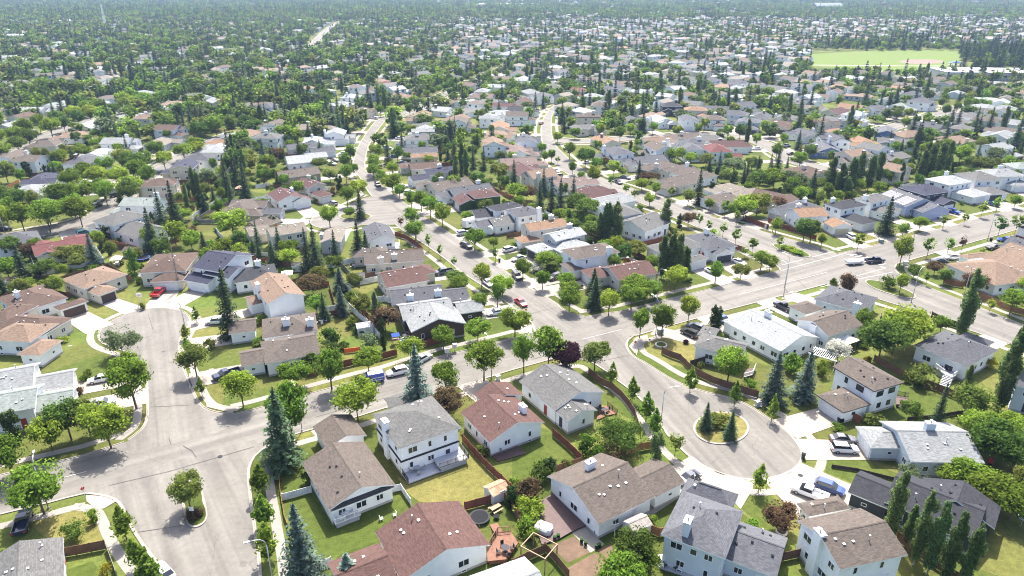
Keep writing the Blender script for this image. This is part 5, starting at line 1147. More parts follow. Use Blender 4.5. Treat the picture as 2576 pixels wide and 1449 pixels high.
wm = MB(); wm.smooth = False; wm.tube([(0,-.11,0),(0,.11,0)], .33, 16); TYRE = wm.mesh('tyre', [MAT['rubber']])
wm = MB(); wm.tube([(0,-.125,0),(0,.125,0)], .21, 12); RIM = wm.mesh('rim', [MAT['rim_metal']])
CARM = {}
def car_meshes(kind):
    if kind in CARM: return CARM[kind]
    body, glass, roof, extra = MB(), MB(), MB(), MB()
    if kind == 'sedan':
        L, W, wb = 4.6, .90, 1.38
        hull(body, [(-2.3,.70,.42,.62,.80,.62),(-2.2,.84,.30,.72,.90,.74),(-1.5,.9,.24,.80,.96,.80),(-.2,.9,.24,.82,.95,.82),(.8,.9,.24,.80,.92,.82),(1.6,.88,.24,.74,.82,.76),(2.2,.80,.30,.60,.70,.66),(2.3,.66,.40,.55,.60,.56)])
        frustum(glass, (-1.75,.95,.79), (-1.05,.15,.62), .93, 1.39); frustum(roof, (-1.10,.20,.645), (-.95,.05,.58), 1.385, 1.45)
    elif kind == 'suv':
        L, W, wb = 4.6, .93, 1.38
        hull(body, [(-2.28,.74,.50,.80,1.0,.68),(-2.2,.88,.36,.88,1.05,.80),(-1.4,.93,.30,.94,1.08,.86),(0,.93,.30,.95,1.08,.86),(.9,.93,.30,.93,1.06,.86),(1.7,.91,.30,.86,.98,.80),(2.2,.84,.36,.72,.86,.72),(2.3,.7,.48,.66,.74,.6)])
        frustum(glass, (-2.12,1.10,.84), (-1.75,.35,.68), 1.06, 1.58); frustum(roof, (-1.85,.42,.71), (-1.7,.25,.63), 1.575, 1.66)
    elif kind == 'van':
        L, W, wb = 5.0, .97, 1.5
        hull(body, [(-2.5,.9,.4,1.2,1.95,.82),(-2.4,.97,.34,1.3,2.02,.88),(0,.97,.30,1.3,2.05,.88),(.75,.97,.30,1.25,2.0,.86),(1.55,.95,.30,1.0,1.32,.84),(2.2,.9,.32,.86,1.05,.76),(2.5,.74,.42,.70,.80,.62)])
        frustum(glass, (1.0,1.75,.80), (.80,1.05,.78), 1.24, 1.95); frustum(glass, (.15,1.15,.985), (.25,.85,.905), 1.3, 1.85)
        for y in (-.6, 0, .6): extra.bar((-2.2, y, 2.16), (.7, y, 2.16), .06)
        for x in (-2.0, -.8, .4): extra.bar((x, -.8, 2.12), (x, .8, 2.12), .07); extra.bar((x, -.8, 2.0), (x, -.8, 2.12), .05); extra.bar((x, .8, 2.0), (x, .8, 2.12), .05)
    else:   # pickup
        L, W, wb = 5.6, .98, 1.75
        hull(body, [(-.45,.98,.42,1.0,1.12,.92),(0,.98,.36,1.0,1.12,.92),(1.0,.98,.36,1.0,1.12,.92),(1.7,.97,.36,.98,1.1,.90),(2.5,.94,.40,.92,1.04,.84),(2.8,.84,.5,.8,.9,.74)])
        body.box(-2.8, -.45, -.98, -.88, .46, 1.1); body.box(-2.8, -.45, .88, .98, .46, 1.1); body.box(-2.8, -2.7, -.88, .88, .46, 1.1); body.box(-2.7, -.45, -.88, .88, .46, .62)
        frustum(glass, (-.5,1.5,.88), (-.35,.75,.72), 1.11, 1.68); frustum(roof, (-.42,.82,.75), (-.3,.65,.68), 1.675, 1.76)
    gl = glass.mesh('car_window', [MAT['car_glass']]); rf_ = roof.mesh('car_roof', [MAT['car_paint']]) if roof.f else None
    ex = extra.mesh('ladder_rack', [MAT['galvanised']]) if extra.f else None
    hl = MB(); hl.box(-.06, .05, -.17, .17, -.08, .08); tl = MB(); tl.box(-.04, .05, -.12, .12, -.14, .14)
    CARM[kind] = (L, W, wb, body.mesh('body', [MAT['car_paint']]), gl, rf_, ex, hl.mesh('headlight', [MAT['headlight']]), tl.mesh('tail_light', [MAT['tail_light']]))
    return CARM[kind]
CC = dict(white=(.72,.72,.72), black=(.012,.012,.014), grey=(.12,.12,.13), silver=(.42,.43,.44), red=(.42,.02,.025), blue=(.02,.05,.16), navy=(.012,.02,.045), brightblue=(.02,.06,.35), teal=(.02,.10,.12), maroon=(.14,.02,.02))
CATW = dict(sedan=('parked_car','car'), suv=('parked_suv','suv'), van=('cargo_van','van'), pickup=('pickup_truck','pickup truck'))
CARS = []
def car(kind, color, a, b, label, sc=1.0):
    "a, b: ground points below the tail and the nose"
    d = b - a; d.z = 0; c = (a + b) / 2; L, W, wb, bo, gl, rf_, ex, hl, tl = car_meshes(kind)
    nm, cat = CATW[kind]; z = .05
    o = empty(nm, (c.x, c.y, z), math.atan2(d.y, d.x)); tag(o, label, cat); o.scale = (sc, sc, sc)
    inst('body', bo, o, color=CC[color]); inst('car_window', gl, o)
    if rf_: inst('car_roof', rf_, o, color=CC[color])
    if ex: inst('ladder_rack', ex, o)
    for sx in (-1, 1):
        for sy in (-1, 1):
            w_ = inst('wheel', TYRE, o, (sx * wb, sy * (W - .1), .33)); inst('rim', RIM, w_)
    zh = .68 if kind == 'sedan' else .84
    for sy in (-1, 1): inst('headlight', hl, o, (L/2 - .16, sy * (W - .28), zh - .08)); inst('tail_light', tl, o, (-L/2 + .02, sy * (W - .2), zh))
    CARS.append(o); return o
def cars(c, r, items):
    for k, col, a, b, lab in items:
        A, B = T(c, r, *a, .3), T(c, r, *b, .3); car(k, col, A, B, lab)
cars(1,2,[('suv','white',(1500,838),(1345,875),'white crossover parked at the kerb behind the blue van'),('sedan','silver',(1650,735),(1715,700),'silver car turned across the verge by the mailboxes')])
van = car('van','brightblue',T(1,2,1270,910,.3),T(1,2,1060,950,.3),'blue and white lettered service van with a ladder rack on the roof')
# livery: pale side panels and a white bonnet band, as on the photographed van
lv = MB()
for s in (-1, 1):
    for x0, x1, z0, z1 in ((-2.3,-1.2,1.15,1.28),(-1.0,-.1,1.15,1.28),(-2.2,.2,.62,.70)): lv.box(x0, x1, s*.972 - .012, s*.972 + .012, z0, z1)
    lv.box(-1.16, -1.10, s*.972 - .012, s*.972 + .012, .5, 1.28); lv.box(-.03, .03, s*.972 - .012, s*.972 + .012, .5, 1.28)
lv.box(-2.3, .7, -.8, .8, 2.03, 2.065)
lv.build('van_livery', MAT['white_paint'], van)
cars(2,2,[('sedan','red',(45,120),(135,190),'bright red car driving on the side street near the junction'),('suv','black',(1855,495),(1720,435),'black suv parked by the corner lawn of the dark grey roofed bungalow'),('suv','grey',(1900,425),(1790,385),'dark grey suv parked between the corner lawn and the three cedars')])
cars(3,3,[('sedan','grey',(640,78),(870,88),'dark grey sedan beside the white crossover on the circle driveway'),('suv','white',(640,175),(895,190),'white crossover parked on the pale blue bungalow driveway'),('suv','blue',(490,530),(745,620),'metallic blue suv on the driveway of the dark navy house'),('pickup','white',(520,665),(310,585),'white pickup truck beside the blue suv')])
cars(0,2,[('pickup','red',(1550,100),(1650,10),'red pickup truck nose-in on the west circle driveway'),('suv','white',(2210,345),(2130,350),'white suv half hidden behind the towering spruce'),('pickup','navy',(2420,840),(2140,925),'dark blue pickup with pale bed on the corner driveway')])
cars(0,3,[('pickup','navy',(215,985),(255,860),'dark blue pickup beside the weathered grey roof'),('sedan','white',(1700,1480),(1600,1370),'white car by the linden trees of the entrance road')])
cars(1,1,[('suv','black',(2060,1010),(2175,1055),'black suv with white roof rack on the side street verge'),('sedan','white',(2290,1370),(2380,1440),'white car parked on the side street below the trees'),('sedan','white',(715,195),(815,210),'white car on the driveway of the pale blue-grey roof'),('sedan','grey',(745,160),(840,175),'dark car beside the white car uphill of the maroon roofs'),('suv','black',(1200,390),(1250,440),'black suv in tree shade at the top of the side street'),('sedan','white',(1830,600),(1900,605),'white car at the ivy-clad house')])
cars(2,1,[('suv','black',(20,1310),(80,1370),'black suv in front of the carport house'),('suv','black',(490,1330),(370,1370),'black minivan in shade of the driveway tree'),('sedan','white',(2215,1170),(2355,1225),'white electric sedan on the driveway of the blue-grey roofed house'),('suv','silver',(395,270),(475,290),'silver suv by the tan-roofed cream house'),('sedan','black',(1040,375),(1100,405),'black sedan rolling along the back street'),('pickup','blue',(1910,580),(1960,620),'blue pickup beside the tall spruce on the back street'),('sedan','grey',(1110,335),(1180,350),'grey car nose-in behind the small spruce'),('suv','white',(-60,1080),(10,1060),'white police-style suv on the driveway')])
CARS[-1]['label'] = 'white suv with dark windows on the driveway beside the carport'
tow = car('pickup','navy',T(3,1,985,1190,.3),T(3,1,1165,1175,.3),'dark blue pickup truck towing a covered boat on the main road')
cars(3,1,[('suv','white',(1635,710),(1760,755),'white suv on the driveway of the lavender-blue solar house'),('pickup','brightblue',(1770,665),(1925,705),'bright blue pickup on the driveway of the charcoal house'),('suv','black',(2345,1045),(2190,1055),'black suv on the driveway across the main road'),('suv','white',(1905,1150),(1785,1150),'white suv on the driveway of the wide tan roof'),('sedan','black',(1790,1195),(1660,1180),'black sedan beside the white suv by the tan roof'),('sedan','brightblue',(2410,975),(2360,970),'blue car behind the slate roof across the main road'),('sedan','silver',(140,30),(240,10),'silver car on the hooked street'),('sedan','black',(205,105),(270,100),'black car by the island of the hooked street'),('suv','silver',(690,155),(775,180),'silver suv at the tan two-storey house')])
cars(3,0,[('suv','white',(1510,1250),(1590,1225),'white suv parked on the street below the playing field'),('sedan','black',(1300,1165),(1370,1170),'black car on the street below the playing field')])
cars(2,0,[('sedan','maroon',(270,1260),(320,1230),'maroon car parked at the top of the back street'),('sedan','red',(115,1345),(190,1345),'red car on a driveway at the back street'),('sedan','navy',(515,1290),(610,1290),'dark blue car on the clipped tree row street'),('suv','white',(1640,1325),(1700,1330),'white suv among the lawns of the clipped tree row street')])
cars(0,1,[('suv','black',(1130,530),(1200,515),'black suv under the trees of the western street'),('sedan','navy',(350,960),(410,945),'dark blue car beside the red metal roof'),('suv','teal',(800,915),(900,890),'teal suv on the western street driveway'),('suv','silver',(1520,285),(1590,280),'silver suv uphill on the western street'),('suv','black',(950,640),(1010,610),'black minivan at the columnar cedar'),('suv','black',(0,870),(90,860),'black car in the shade at the western street bend')])
# more cars standing on driveways
rc_ = random.Random(9)
for d, (rf0, wl0, st0) in zip(DRIVES, DRIVEH):
    g, e = (d[0] + d[3]) / 2, (d[1] + d[2]) / 2; L0 = (e - g).length
    if g.y > 430 or L0 < 6 or rc_.random() > .42: continue
    side = (d[0] - d[3]).normalized() * rc_.choice((-1.1, 0, 1.1)) if (d[0] - d[3]).length > 4.6 else Vector()
    m_ = g.lerp(e, min(.55, 3.2 / L0 + .08)) + side
    if any((o_.location - Vector((m_.x, m_.y, 0))).length < 5.5 for o_ in CARS) or any((T(*q) - m_).length < 7 for q in ((1,1,2180,800),(1,1,2290,880),(0,1,1220,950))): continue
    u_ = (g - e).normalized() * 2.3 * rc_.choice((1, 1, -1)); k_, c_ = rc_.choice(('sedan', 'suv', 'suv', 'pickup', 'sedan')), rc_.choice(('white', 'silver', 'black', 'grey', 'white', 'navy', 'maroon', 'silver', 'blue'))
    o_ = car(k_, c_, m_ - u_, m_ + u_, f"{c_} {dict(sedan='sedan', suv='suv', pickup='pickup')[k_]} on the driveway of the {ROOFWORD[rf0]}-roofed {WALLWORD[wl0]} house {STREETWORD[st0]}"); o_['group'] = f"{c_} {k_} on driveways of {rf0} {wl0} houses {STREETWORD[st0]}"; o_.location.z = .08
# covered boat on a trailer
c = T(3, 1, 915, 1225, .3); d = T(3,1,1165,1175,.3) - T(3,1,985,1190,.3); c = Vector((tow.location.x, tow.location.y, 0)) - d.normalized() * 6.6
o = empty('boat_trailer', (c.x, c.y, .05), math.atan2(d.y, d.x)); tag(o, 'boat under a white cover on a trailer behind the pickup truck', 'boat')
m = MB(); hull(m, [(-2.6,1.0,.6,1.0,1.15,.9),(-1.5,1.1,.5,1.1,1.4,.8),(0,1.1,.5,1.15,1.7,.5),(1.0,1.05,.5,1.15,1.45,.55),(2.2,.6,.7,1.1,1.2,.35),(2.8,.12,.95,1.1,1.12,.08)]); m.build('cover', MAT['tarp'], o)
m = MB(); m.bar((-2.4,-.7,.42),(2,-.5,.42),.1); m.bar((-2.4,.7,.42),(2,.5,.42),.1); m.bar((2,-.5,.42),(3.7,0,.42),.1); m.bar((2,.5,.42),(3.7,0,.42),.1); m.bar((-1,-.8,.36),(-1,.8,.36),.1); m.build('trailer_frame', MAT['galvanised'], o)
for s in (-1, 1): w_ = inst('wheel', TYRE, o, (-1, s * .95, .33)); inst('rim', RIM, w_)
# travel trailers and motorhome
def camper(a, b, h, label, nm='travel_trailer'):
    d = b - a; L = d.length; c = (a + b) / 2; o = empty(nm, (c.x, c.y, .04), math.atan2(d.y, d.x)); tag(o, label, 'camper')
    m = MB(); x = L / 2
    prof = [(-x, .5), (-x, h - .15), (-x + .3, h), (x - .9, h), (x - .1, h - .7), (x, 1.2), (x - .4, .5)]
    n = len(prof); V = [(p[0], -1.2, p[1]) for p in prof] + [(p[0], 1.2, p[1]) for p in prof]
    m.raw(V, [tuple(range(n)), tuple(range(2*n - 1, n - 1, -1))] + [(i, n + i, n + (i+1) % n, (i+1) % n) for i in range(n)]); m.build('body', MAT['white_paint'], o)
    for s in (-1, 1):
        for xx in (-L * .28, L * .1): fm, fd, pm = win_mesh(1.2, .7); q = inst('window', fd, o, (xx, s * 1.2, 1.9), 0 if s > 0 else math.pi); inst('pane', pm, q)
    for xx in (-.5, .5):
        for s in (-1, 1): w_ = inst('wheel', TYRE, o, (xx, s * 1.05, .33)); inst('rim', RIM, w_)
    q = MB(); q.box(-.5, .5, -.4, .4, h - .02, h + .25); q.build('roof_unit', MAT['white_paint'], o, (L * .1, 0, 0)); q = MB(); q.bar((x - .1, 0, .5), (x + 1.1, 0, .5), .1); q.build('hitch', MAT['dark_paint'], o)
camper(T(1,1,2095,850,.1), T(1,1,2270,805,.1), 3.0, 'white travel trailer parked beside the dark-roofed garage')
camper(T(1,1,2195,880,.1), T(1,1,2400,915,.1), 3.1, 'white motorhome in front of the white travel trailer', 'motorhome')
camper(T(0,1,1310,985,.1), T(0,1,1130,950,.1), 2.7, 'white camper in the yard beside the red metal roof')
# ------------------------------------------------------------------ fences
pm_ = MB(); pm_.box(0, 1, -.025, .025, .06, 1); PANEL = pm_.mesh('panel', [MAT['fence_wood']])
pp = MB(); pp.box(-.06, .06, -.06, .06, -.1, 1.06); FPOST = pp.mesh('post', [MAT['fence_wood']])
FC = dict(brown=(.15,.085,.055), red=(.17,.065,.045), cedar=(.28,.14,.07), white=(.66,.67,.68), grey=(.25,.23,.21), dark=(.07,.055,.045))
FW = dict(brown='brown wooden', red='red-brown wooden', cedar='orange-brown wooden', white='white', grey='weathered grey', dark='dark wooden')
FENCES = []
def fence(pts, col, h=1.7, label=None, group=None, sp=2.4):
    pts = [Vector((p.x, p.y, 0)) for p in pts]; o = empty('fence', pts[0]); tag(o, label, 'fence', group)
    for a, b in zip(pts, pts[1:]):
        d = b - a; L = d.length; n = max(1, round(L / sp)); ang = math.atan2(d.y, d.x)
        for k in range(n):
            p = a + d * (k / n) - pts[0]; inst('panel', PANEL, o, p, ang, FC[col], (L / n, 1, h * random.uniform(.97, 1.02)))
            inst('post', FPOST, o, p, ang, FC[col], (1, 1, h))
    inst('post', FPOST, o, pts[-1] - pts[0], 0, FC[col], (1, 1, h)); FENCES.append(o); return o
def F(c, r, pts, col, label, h=1.7): return fence([T(c, r, *p) for p in pts], col, h, label)
F(2,2,[(770,870),(900,980),(1000,1020),(1100,1110),(1180,1210),(1230,1290),(1260,1400),(1290,1480)],'brown','long dark brown fence curving along the loop road pavement')
F(2,2,[(1505,660),(1590,700),(1690,735),(1790,835),(1870,890),(1990,950),(2100,990),(2230,1030),(2350,1075),(2470,1110)],'brown','wavy-topped brown fence along the corner lawn of the loop road')
F(2,2,[(1790,800),(1960,750)],'dark','short dark fence joining the dark grey roofed bungalow')
F(1,3,[(2080,100),(2200,240),(2320,370),(2470,510),(2560,600),(2640,680)],'red','red-brown fence between the dry lawn and the green lawn')
F(1,3,[(2100,790),(2330,730),(2480,670)],'red','red-brown fence behind the picnic table and rusty shed')
F(1,3,[(2470,660),(2560,760),(2660,900)],'red','red-brown fence below the rusty garden shed')
F(1,3,[(270,690),(390,660),(560,610)],'white','white fence with gate beside the taupe-roofed bungalow',1.4)
F(1,3,[(1370,610),(1460,590),(1560,740)],'white','white fence between the two bungalow lawns',1.4)
F(1,3,[(550,1420),(760,1330)],'white','white fence meeting the red-brown wing roof',1.4)
F(1,3,[(235,480),(250,640),(290,880),(320,960)],'cedar','low wooden edging fence along the entrance road pavement',.9)
F(2,3,[(410,40),(560,170),(700,310)],'red','red-brown fence running up to the white chimney bungalow')
F(2,3,[(1150,230),(1290,190),(1400,170)],'cedar','cedar fence panels behind the bronze shrub by the loop road')
F(2,3,[(440,420),(560,380),(700,330)],'brown','brown fence behind the green lawn and bronze shrub')
F(2,3,[(1370,1010),(1480,1060),(1540,1040)],'cedar','cedar fence with gate beside the white garden shed')
F(2,3,[(0,1370),(150,1300),(330,1220)],'brown','brown fence of the garden enclosure below the covered spa')
F(2,3,[(330,1200),(450,1330),(570,1480)],'brown','brown fence beside the vegetable beds')
F(2,3,[(0,790),(60,890),(110,1040)],'brown','brown fence beside the lime shrubs and dark deck')
F(3,3,[(0,1300),(150,1300),(330,1260)],'brown','curved brown fence below the round bronze-leaved tree')
F(3,3,[(1290,1090),(1420,1190),(1600,1320),(1800,1449),(1950,1540)],'brown','brown fence in front of the row of columnar poplars')
F(3,3,[(640,360),(900,400),(1300,500)],'dark','thin dark fence on the lawn between two driveways',.7)
F(3,2,[(1060,740),(1190,810),(1400,930),(1700,1040),(1910,1130)],'brown','brown fence between the hip-roofed bungalow and the green lawn')
F(3,2,[(1400,1340),(1700,1310),(2000,1260)],'dark','dark low fence at the foot of the green lawn',.9)
F(3,2,[(840,1330),(920,1370)],'red','red-brown gate beside the white double garage')
F(3,2,[(2110,100),(2230,150),(2340,200),(2440,240),(2576,280)],'cedar','cedar fence along the corner street pavement')
F(3,2,[(1640,300),(1780,370),(1920,410)],'dark','dark fence at the foot of the tall roadside poplar')
F(0,3,[(650,1260),(770,1240),(920,1210),(1070,1180)],'brown','wooden fence with gate and trellis by the weathered grey roof')
F(0,3,[(1080,1190),(1130,1320),(1180,1460)],'grey','pale fence edging the pavement of the entrance road',1.2)
F(1,2,[(510,900),(620,880)],'red','short red-brown fence behind the boulevard trees')
F(1,2,[(800,820),(980,780),(1270,720),(1420,680)],'red','red-brown fence along the main road verge behind the blue van')
F(1,2,[(1690,600),(1760,580),(1900,545)],'red','red-brown fence beside the dark-walled house')
F(1,2,[(640,270),(860,220)],'white','white fence at the top of the small square lawn'); F(1,2,[(940,210),(1040,310),(1150,400),(1250,520)],'white','white fence descending past the white shed')
F(1,2,[(1200,150),(1290,140),(1370,160)],'white','white fence by the rooftop skylight house')
F(1,1,[(720,1260),(880,1220),(1010,1195)],'white','white fence behind the walled patio house'); F(1,1,[(0,1130),(120,1150)],'white','white fence at the foot of the beige roof')
F(1,1,[(1400,930),(1500,960),(1600,1020),(1680,1090)],'red','red-brown fence beside the pavement of the court corner'); F(1,1,[(1460,1110),(1680,1095)],'cedar','cedar fence closing the narrow back lawn of the court corner')
F(1,1,[(0,340),(150,340)],'white','white fence uphill of the tan wall'); F(1,1,[(0,450),(140,435)],'white','white fence beside the yellow lawn')
F(1,1,[(940,1390),(1100,1360),(1200,1340)],'brown','brown fence behind the small grey shed')
F(0,1,[(1930,770),(2050,680),(2230,580)],'white','long white fence climbing toward the huge lime-green tree'); F(0,1,[(1560,1110),(1650,1040),(1760,960)],'white','white fence behind the reddish taupe roof')
F(0,1,[(2340,1130),(2580,1160)],'white','white fence behind the navy-roofed house')
F(0,1,[(1080,1010),(1200,1060),(1300,1060)],'brown','brown fence below the white camper')
F(2,1,[(2340,760),(2440,810),(2576,860)],'red','red-brown fence along the back street under the lime trees'); F(2,1,[(2210,1050),(2330,1090)],'red','red-brown fence beside the blue-grey roofed corner house')
F(3,1,[(0,790),(130,850),(280,900),(480,970)],'red','red-brown fence beside the bright orange-tan roof'); F(3,1,[(1760,1400),(1850,1430),(1960,1449)],'cedar','cedar fence beside the wide tan hip roof')
F(3,0,[(1150,1440),(1290,1420)],'white','pale fence behind the blue house'); F(3,1,[(1000,440),(1130,420)],'dark','dark fence behind the poplars and solar house')
# back fences between the remaining gardens
def clear_line(a, b, pad=.6):
    n = max(2, int((b - a).length / 1.5))
    for k in range(n + 1):
        q = a.lerp(b, k / n)
        if on_road(q.x, q.y, 2.5) or any(f.has(q.x, q.y, pad) for f in FOOT) or in_drive(q.x, q.y): return False
    return True
nb = 0
for root, lab, roof, wall, nm in HOUSES[:]:
    v = root.location
    if v.y > 400 or nb > 120: continue
    nr = near_road(Vector((v.x, v.y, 0)))
    if nr[1] is None or nr[0] > 60: continue
    n = (Vector((v.x, v.y, 0)) - nr[1]); n.z = 0; n.normalize(); tg = Vector((-n.y, n.x, 0)); c = Vector((v.x, v.y, 0))
    col = random.choice(('brown', 'red', 'white', 'grey', 'brown', 'cedar'))
    for s in (-1, 1):
        for off in (8.2, 9.5):
            a, b = c + tg * s * off - n * 2, c + tg * s * off + n * 13
            if clear_line(a, b) and v.y > 150:
                fence([a, b], col, 1.6, f"{FW[col]} side fence of the {ROOFWORD[roof]}-roofed {WALLWORD[wall]} house"[:90], f"{FW[col]} side fences of {ROOFWORD[roof]} {WALLWORD[wall]} houses", 2.5); nb += 1; break
    a, b = c + n * 13 - tg * 8, c + n * 13 + tg * 8
    if clear_line(a, b) and v.y > 150:
        fence([a, b], col, 1.6, f"{FW[col]} back fence behind the {ROOFWORD[roof]}-roofed {WALLWORD[wall]} house", f"{FW[col]} back fences of {ROOFWORD[roof]} {WALLWORD[wall]} houses", 2.6); nb += 1
# ------------------------------------------------------------------ street lamps
lm_ = MB(); lm_.smooth = True; lm_.tube([(0,0,0),(0,0,4),(0,0,8)], [.11,.085,.065], 8); LPOLE = lm_.mesh('pole', [MAT['lamp_metal']])
lm_ = MB(); lm_.smooth = True; lm_.tube([(0,0,8),(.15,0,8.6),(.6,0,9.05),(1.3,0,9.25),(2.0,0,9.3)], [.065,.06,.055,.05,.045], 6); LARM = lm_.mesh('arm', [MAT['lamp_metal']])
lm_ = MB(); lm_.box(1.9, 2.6, -.13, .13, 9.22, 9.36); LHEAD = lm_.mesh('lamp_head', [MAT['galvanised']])
lm_ = MB(); lm_.tube([(0,0,0),(0,0,.35)], .2, 8); LBASE = lm_.mesh('base', [MAT['foundation']])
def lamp(c, r, x, y, where, sc=1.0):
    p = T(c, r, x, y); nr = near_road(p); d = (nr[1] - p) if nr[1] is not None else Vector((0, -1, 0))
    if on_road(p.x, p.y): d = -d
    o = empty('street_lamp', (p.x, p.y, 0), math.atan2(d.y, d.x)); tag(o, 'grey street lamp with curved arm ' + where, 'street lamp'); o.scale = (sc,) * 3
    inst('pole', LPOLE, o); inst('arm', LARM, o); inst('lamp_head', LHEAD, o); inst('base', LBASE, o)
for a in ((0,3,490,770,'beside the leafy tree at the entrance road corner'),(1,3,190,1590,'over the row of linden trees on the entrance road'),(2,2,1490,1440,'over the loop road beside the linden trees'),(2,2,1445,470,'on the loop road corner by the green utility box'),(1,2,465,1440,'behind the very tall spruce'),(1,2,2370,905,'on the main road by the red-brown roof'),(0,2,1885,500,'at the west turning circle'),(1,1,1620,990,'at the court corner by the red-brown fence'),(2,1,1480,375,'on the winding back street by the bronze shrubs'),(3,1,45,880,'at the red-brown fence of the back street'),(3,1,165,1449,'on the main road across from the median'),(3,1,1410,1200,'by the yellow sign at the corner street'),(3,1,2205,975,'on the main road beside the black suv'),(3,1,2450,545,'far along the main road'),(3,2,155,90,'on the main road by the small square lawns'),(2,2,1455,130,'on the main road verge by the small spruce'),(3,2,1440,150,'at the end of the corner street median'),(3,2,1960,110,'by the cedar fence of the corner street'),(1,0,490,1190,'over the trees of the western street'),(2,1,820,160,'on the back street under the dark leafy tree'),(0,1,60,930,'at the bend of the western street')): lamp(*a)
# ------------------------------------------------------------------ road paint and signs
def stripe(c, r, a, b, w=.14, z=.085, nm='road_marking'):
    A, B = T(c, r, *a), T(c, r, *b); d = (B - A).normalized(); n = Vector((-d.y, d.x, 0)) * w / 2
    sheet(nm, [A + n, B + n, B - n, A - n], z, 'road_paint')
for a, b, w_ in (((135,1275),(770,1105),.16),((140,1220),(350,1165),.18),((440,1140),(660,1085),.18),((770,1105),(860,1130),.3),((890,1330),(1185,1250),.16),((530,1440),(1260,1290),.16),((1130,1235),(1185,1250),.4)): stripe(3,1,a,b,w_)
for k, (a, b) in enumerate((((830,1122),(900,1110)),((880,1138),(950,1125)),((935,1154),(1005,1140)),((1115,1218),(1185,1206)))): stripe(3,1,a,b,.55,.09)
stripe(0,3,(610,470),(870,400),.12); stripe(0,3,(0,630),(150,600),.12); stripe(3,1,(-300,1520),(600,1290),.1); stripe(2,2,(700,520),(1100,420),.1)
def sign(c, r, x, y, kind, label, h=2.2, face=-90):
    p = T(c, r, x, y); z = .17 if any(a.has(p.x, p.y) for a in ISLANDS) else 0
    o = empty('road_sign', (p.x, p.y, z), R(face + 90)); tag(o, label, 'sign')
    m = MB(); m.tube([(0, .04, 0), (0, .04, h + .3)], .03, 6); m.build('post', MAT['galvanised'], o)
    m = MB()
    if kind == 'yellow': m.box(-.32, .32, -.02, .0, h - .35, h + .35); m.build('plate', MAT['sign_yellow'], o); q = MB(); q.box(-.05, .05, -.03, -.022, h - .2, h + .08); q.box(-.07, .07, -.03, -.022, h + .1, h + .22); q.build('symbol', MAT['sign_black'], o)
    elif kind == 'keep':
        m.box(-.34, .34, -.02, 0, h - .38, h + .38); m.build('plate', MAT['sign_white'], o); q = MB()
        q.tube([(-.15, -.024, h + .14), (-.15, -.028, h + .14)], .085, 8); q.bar((-.15, -.026, h + .1), (-.15, -.026, h - .02), .05, .008)
        q.bar((.16, -.026, h + .28), (.12, -.026, h + .06), .07, .008); q.bar((.12, -.026, h + .06), (-.08, -.026, h - .2), .07, .008); q.bar((-.08, -.026, h - .2), (-.02, -.026, h - .28), .07, .008); q.build('arrow', MAT['sign_black'], o)
    else: m.tube([(0, -.02, h), (0, 0, h)], .32, 8); m.build('plate', MAT['cloth_red'], o)
sign(0,3,1950,880,'keep','white keep-right sign with black curved arrow on the entrance road island',1.9)
sign(3,1,845,1050,'yellow','yellow crossing sign at the back street mouth',2.6); sign(3,1,1300,1205,'yellow','yellow crossing sign at the corner street mouth',2.6)
sign(2,2,1235,630,'stop','small street sign post on the loop road verge',2.2,120); sign(2,2,140,300,'stop','red stop sign at the side street corner',2.2,60); sign(0,3,865,680,'stop','red sign at the entrance road corner',2.2,150)
# ------------------------------------------------------------------ street furniture boxes
def cabinet(c, r, x, y, w_, d_, h_, mat, label, nm='utility_box', legs=False, rz=.3):
    p = T(c, r, x, y); o = empty(nm, (p.x, p.y, 0), rz); tag(o, label, 'utility box' if nm == 'utility_box' else 'mailbox')
    z = 1.0 if legs else .05
    m = MB(); m.box(-w_/2, w_/2, -d_/2, d_/2, z, z + h_); m.build('body', MAT[mat], o)
    m = MB(); m.box(-w_/2 - .04, w_/2 + .04, -d_/2 - .04, d_/2 + .04, z + h_, z + h_ + .06); m.build('lid', MAT[mat], o)
    if legs: m = MB(); m.box(-.08, .08, -.08, .08, 0, 1); m.build('leg', MAT['galvanised'], o)
    else: m = MB(); m.box(-w_/2 - .15, w_/2 + .15, -d_/2 - .15, d_/2 + .15, 0, .05); m.build('pad', MAT['foundation'], o)
cabinet(1,2,1925,690,1.0,.5,1.0,'galvanised','grey community mailbox on a post beside the main road','mailbox',True); cabinet(1,2,2000,640,.9,.5,.9,'galvanised','second grey community mailbox behind the first','mailbox',True)
cabinet(2,2,1490,460,1.2,1.0,1.2,'utility_green','green transformer box under the corner trees'); cabinet(1,2,2435,925,.8,.6,1.0,'galvanised','grey utility box on the verge by the red-brown roof'); cabinet(2,2,2470,1185,.9,.7,1.0,'galvanised','grey utility box on the loop road verge')
cabinet(3,1,1135,995,1.3,1.0,1.1,'utility_green','dark utility box on the main road driveway strip'); cabinet(2,1,2560,850,1.1,.8,1.2,'galvanised','pale utility cabinet under the lime trees'); cabinet(3,1,1380,1215,1.2,.8,1.0,'galvanised','grey utility box by the corner street bed')
def slab(c, r, x, y, a, b, rz=.2):
    p = T(c, r, x, y); m = MB(); m.box(-a/2, a/2, -b/2, b/2, 0, .07); o = m.build('cover_slab', MAT['concrete'], None, (p.x, p.y, 0), rz); return o
for a in ((0,3,770,775,1.3,.5,'pale concrete cover slab on the corner lawn of the entrance road'),(0,2,705,585,.8,.5,'pale utility slab on the lawn strip of the west circle'),(0,2,2125,820,.9,.5,'pale utility slab beside the dark blue pickup')):
    tag(slab(*a[:6]), a[6], 'slab')
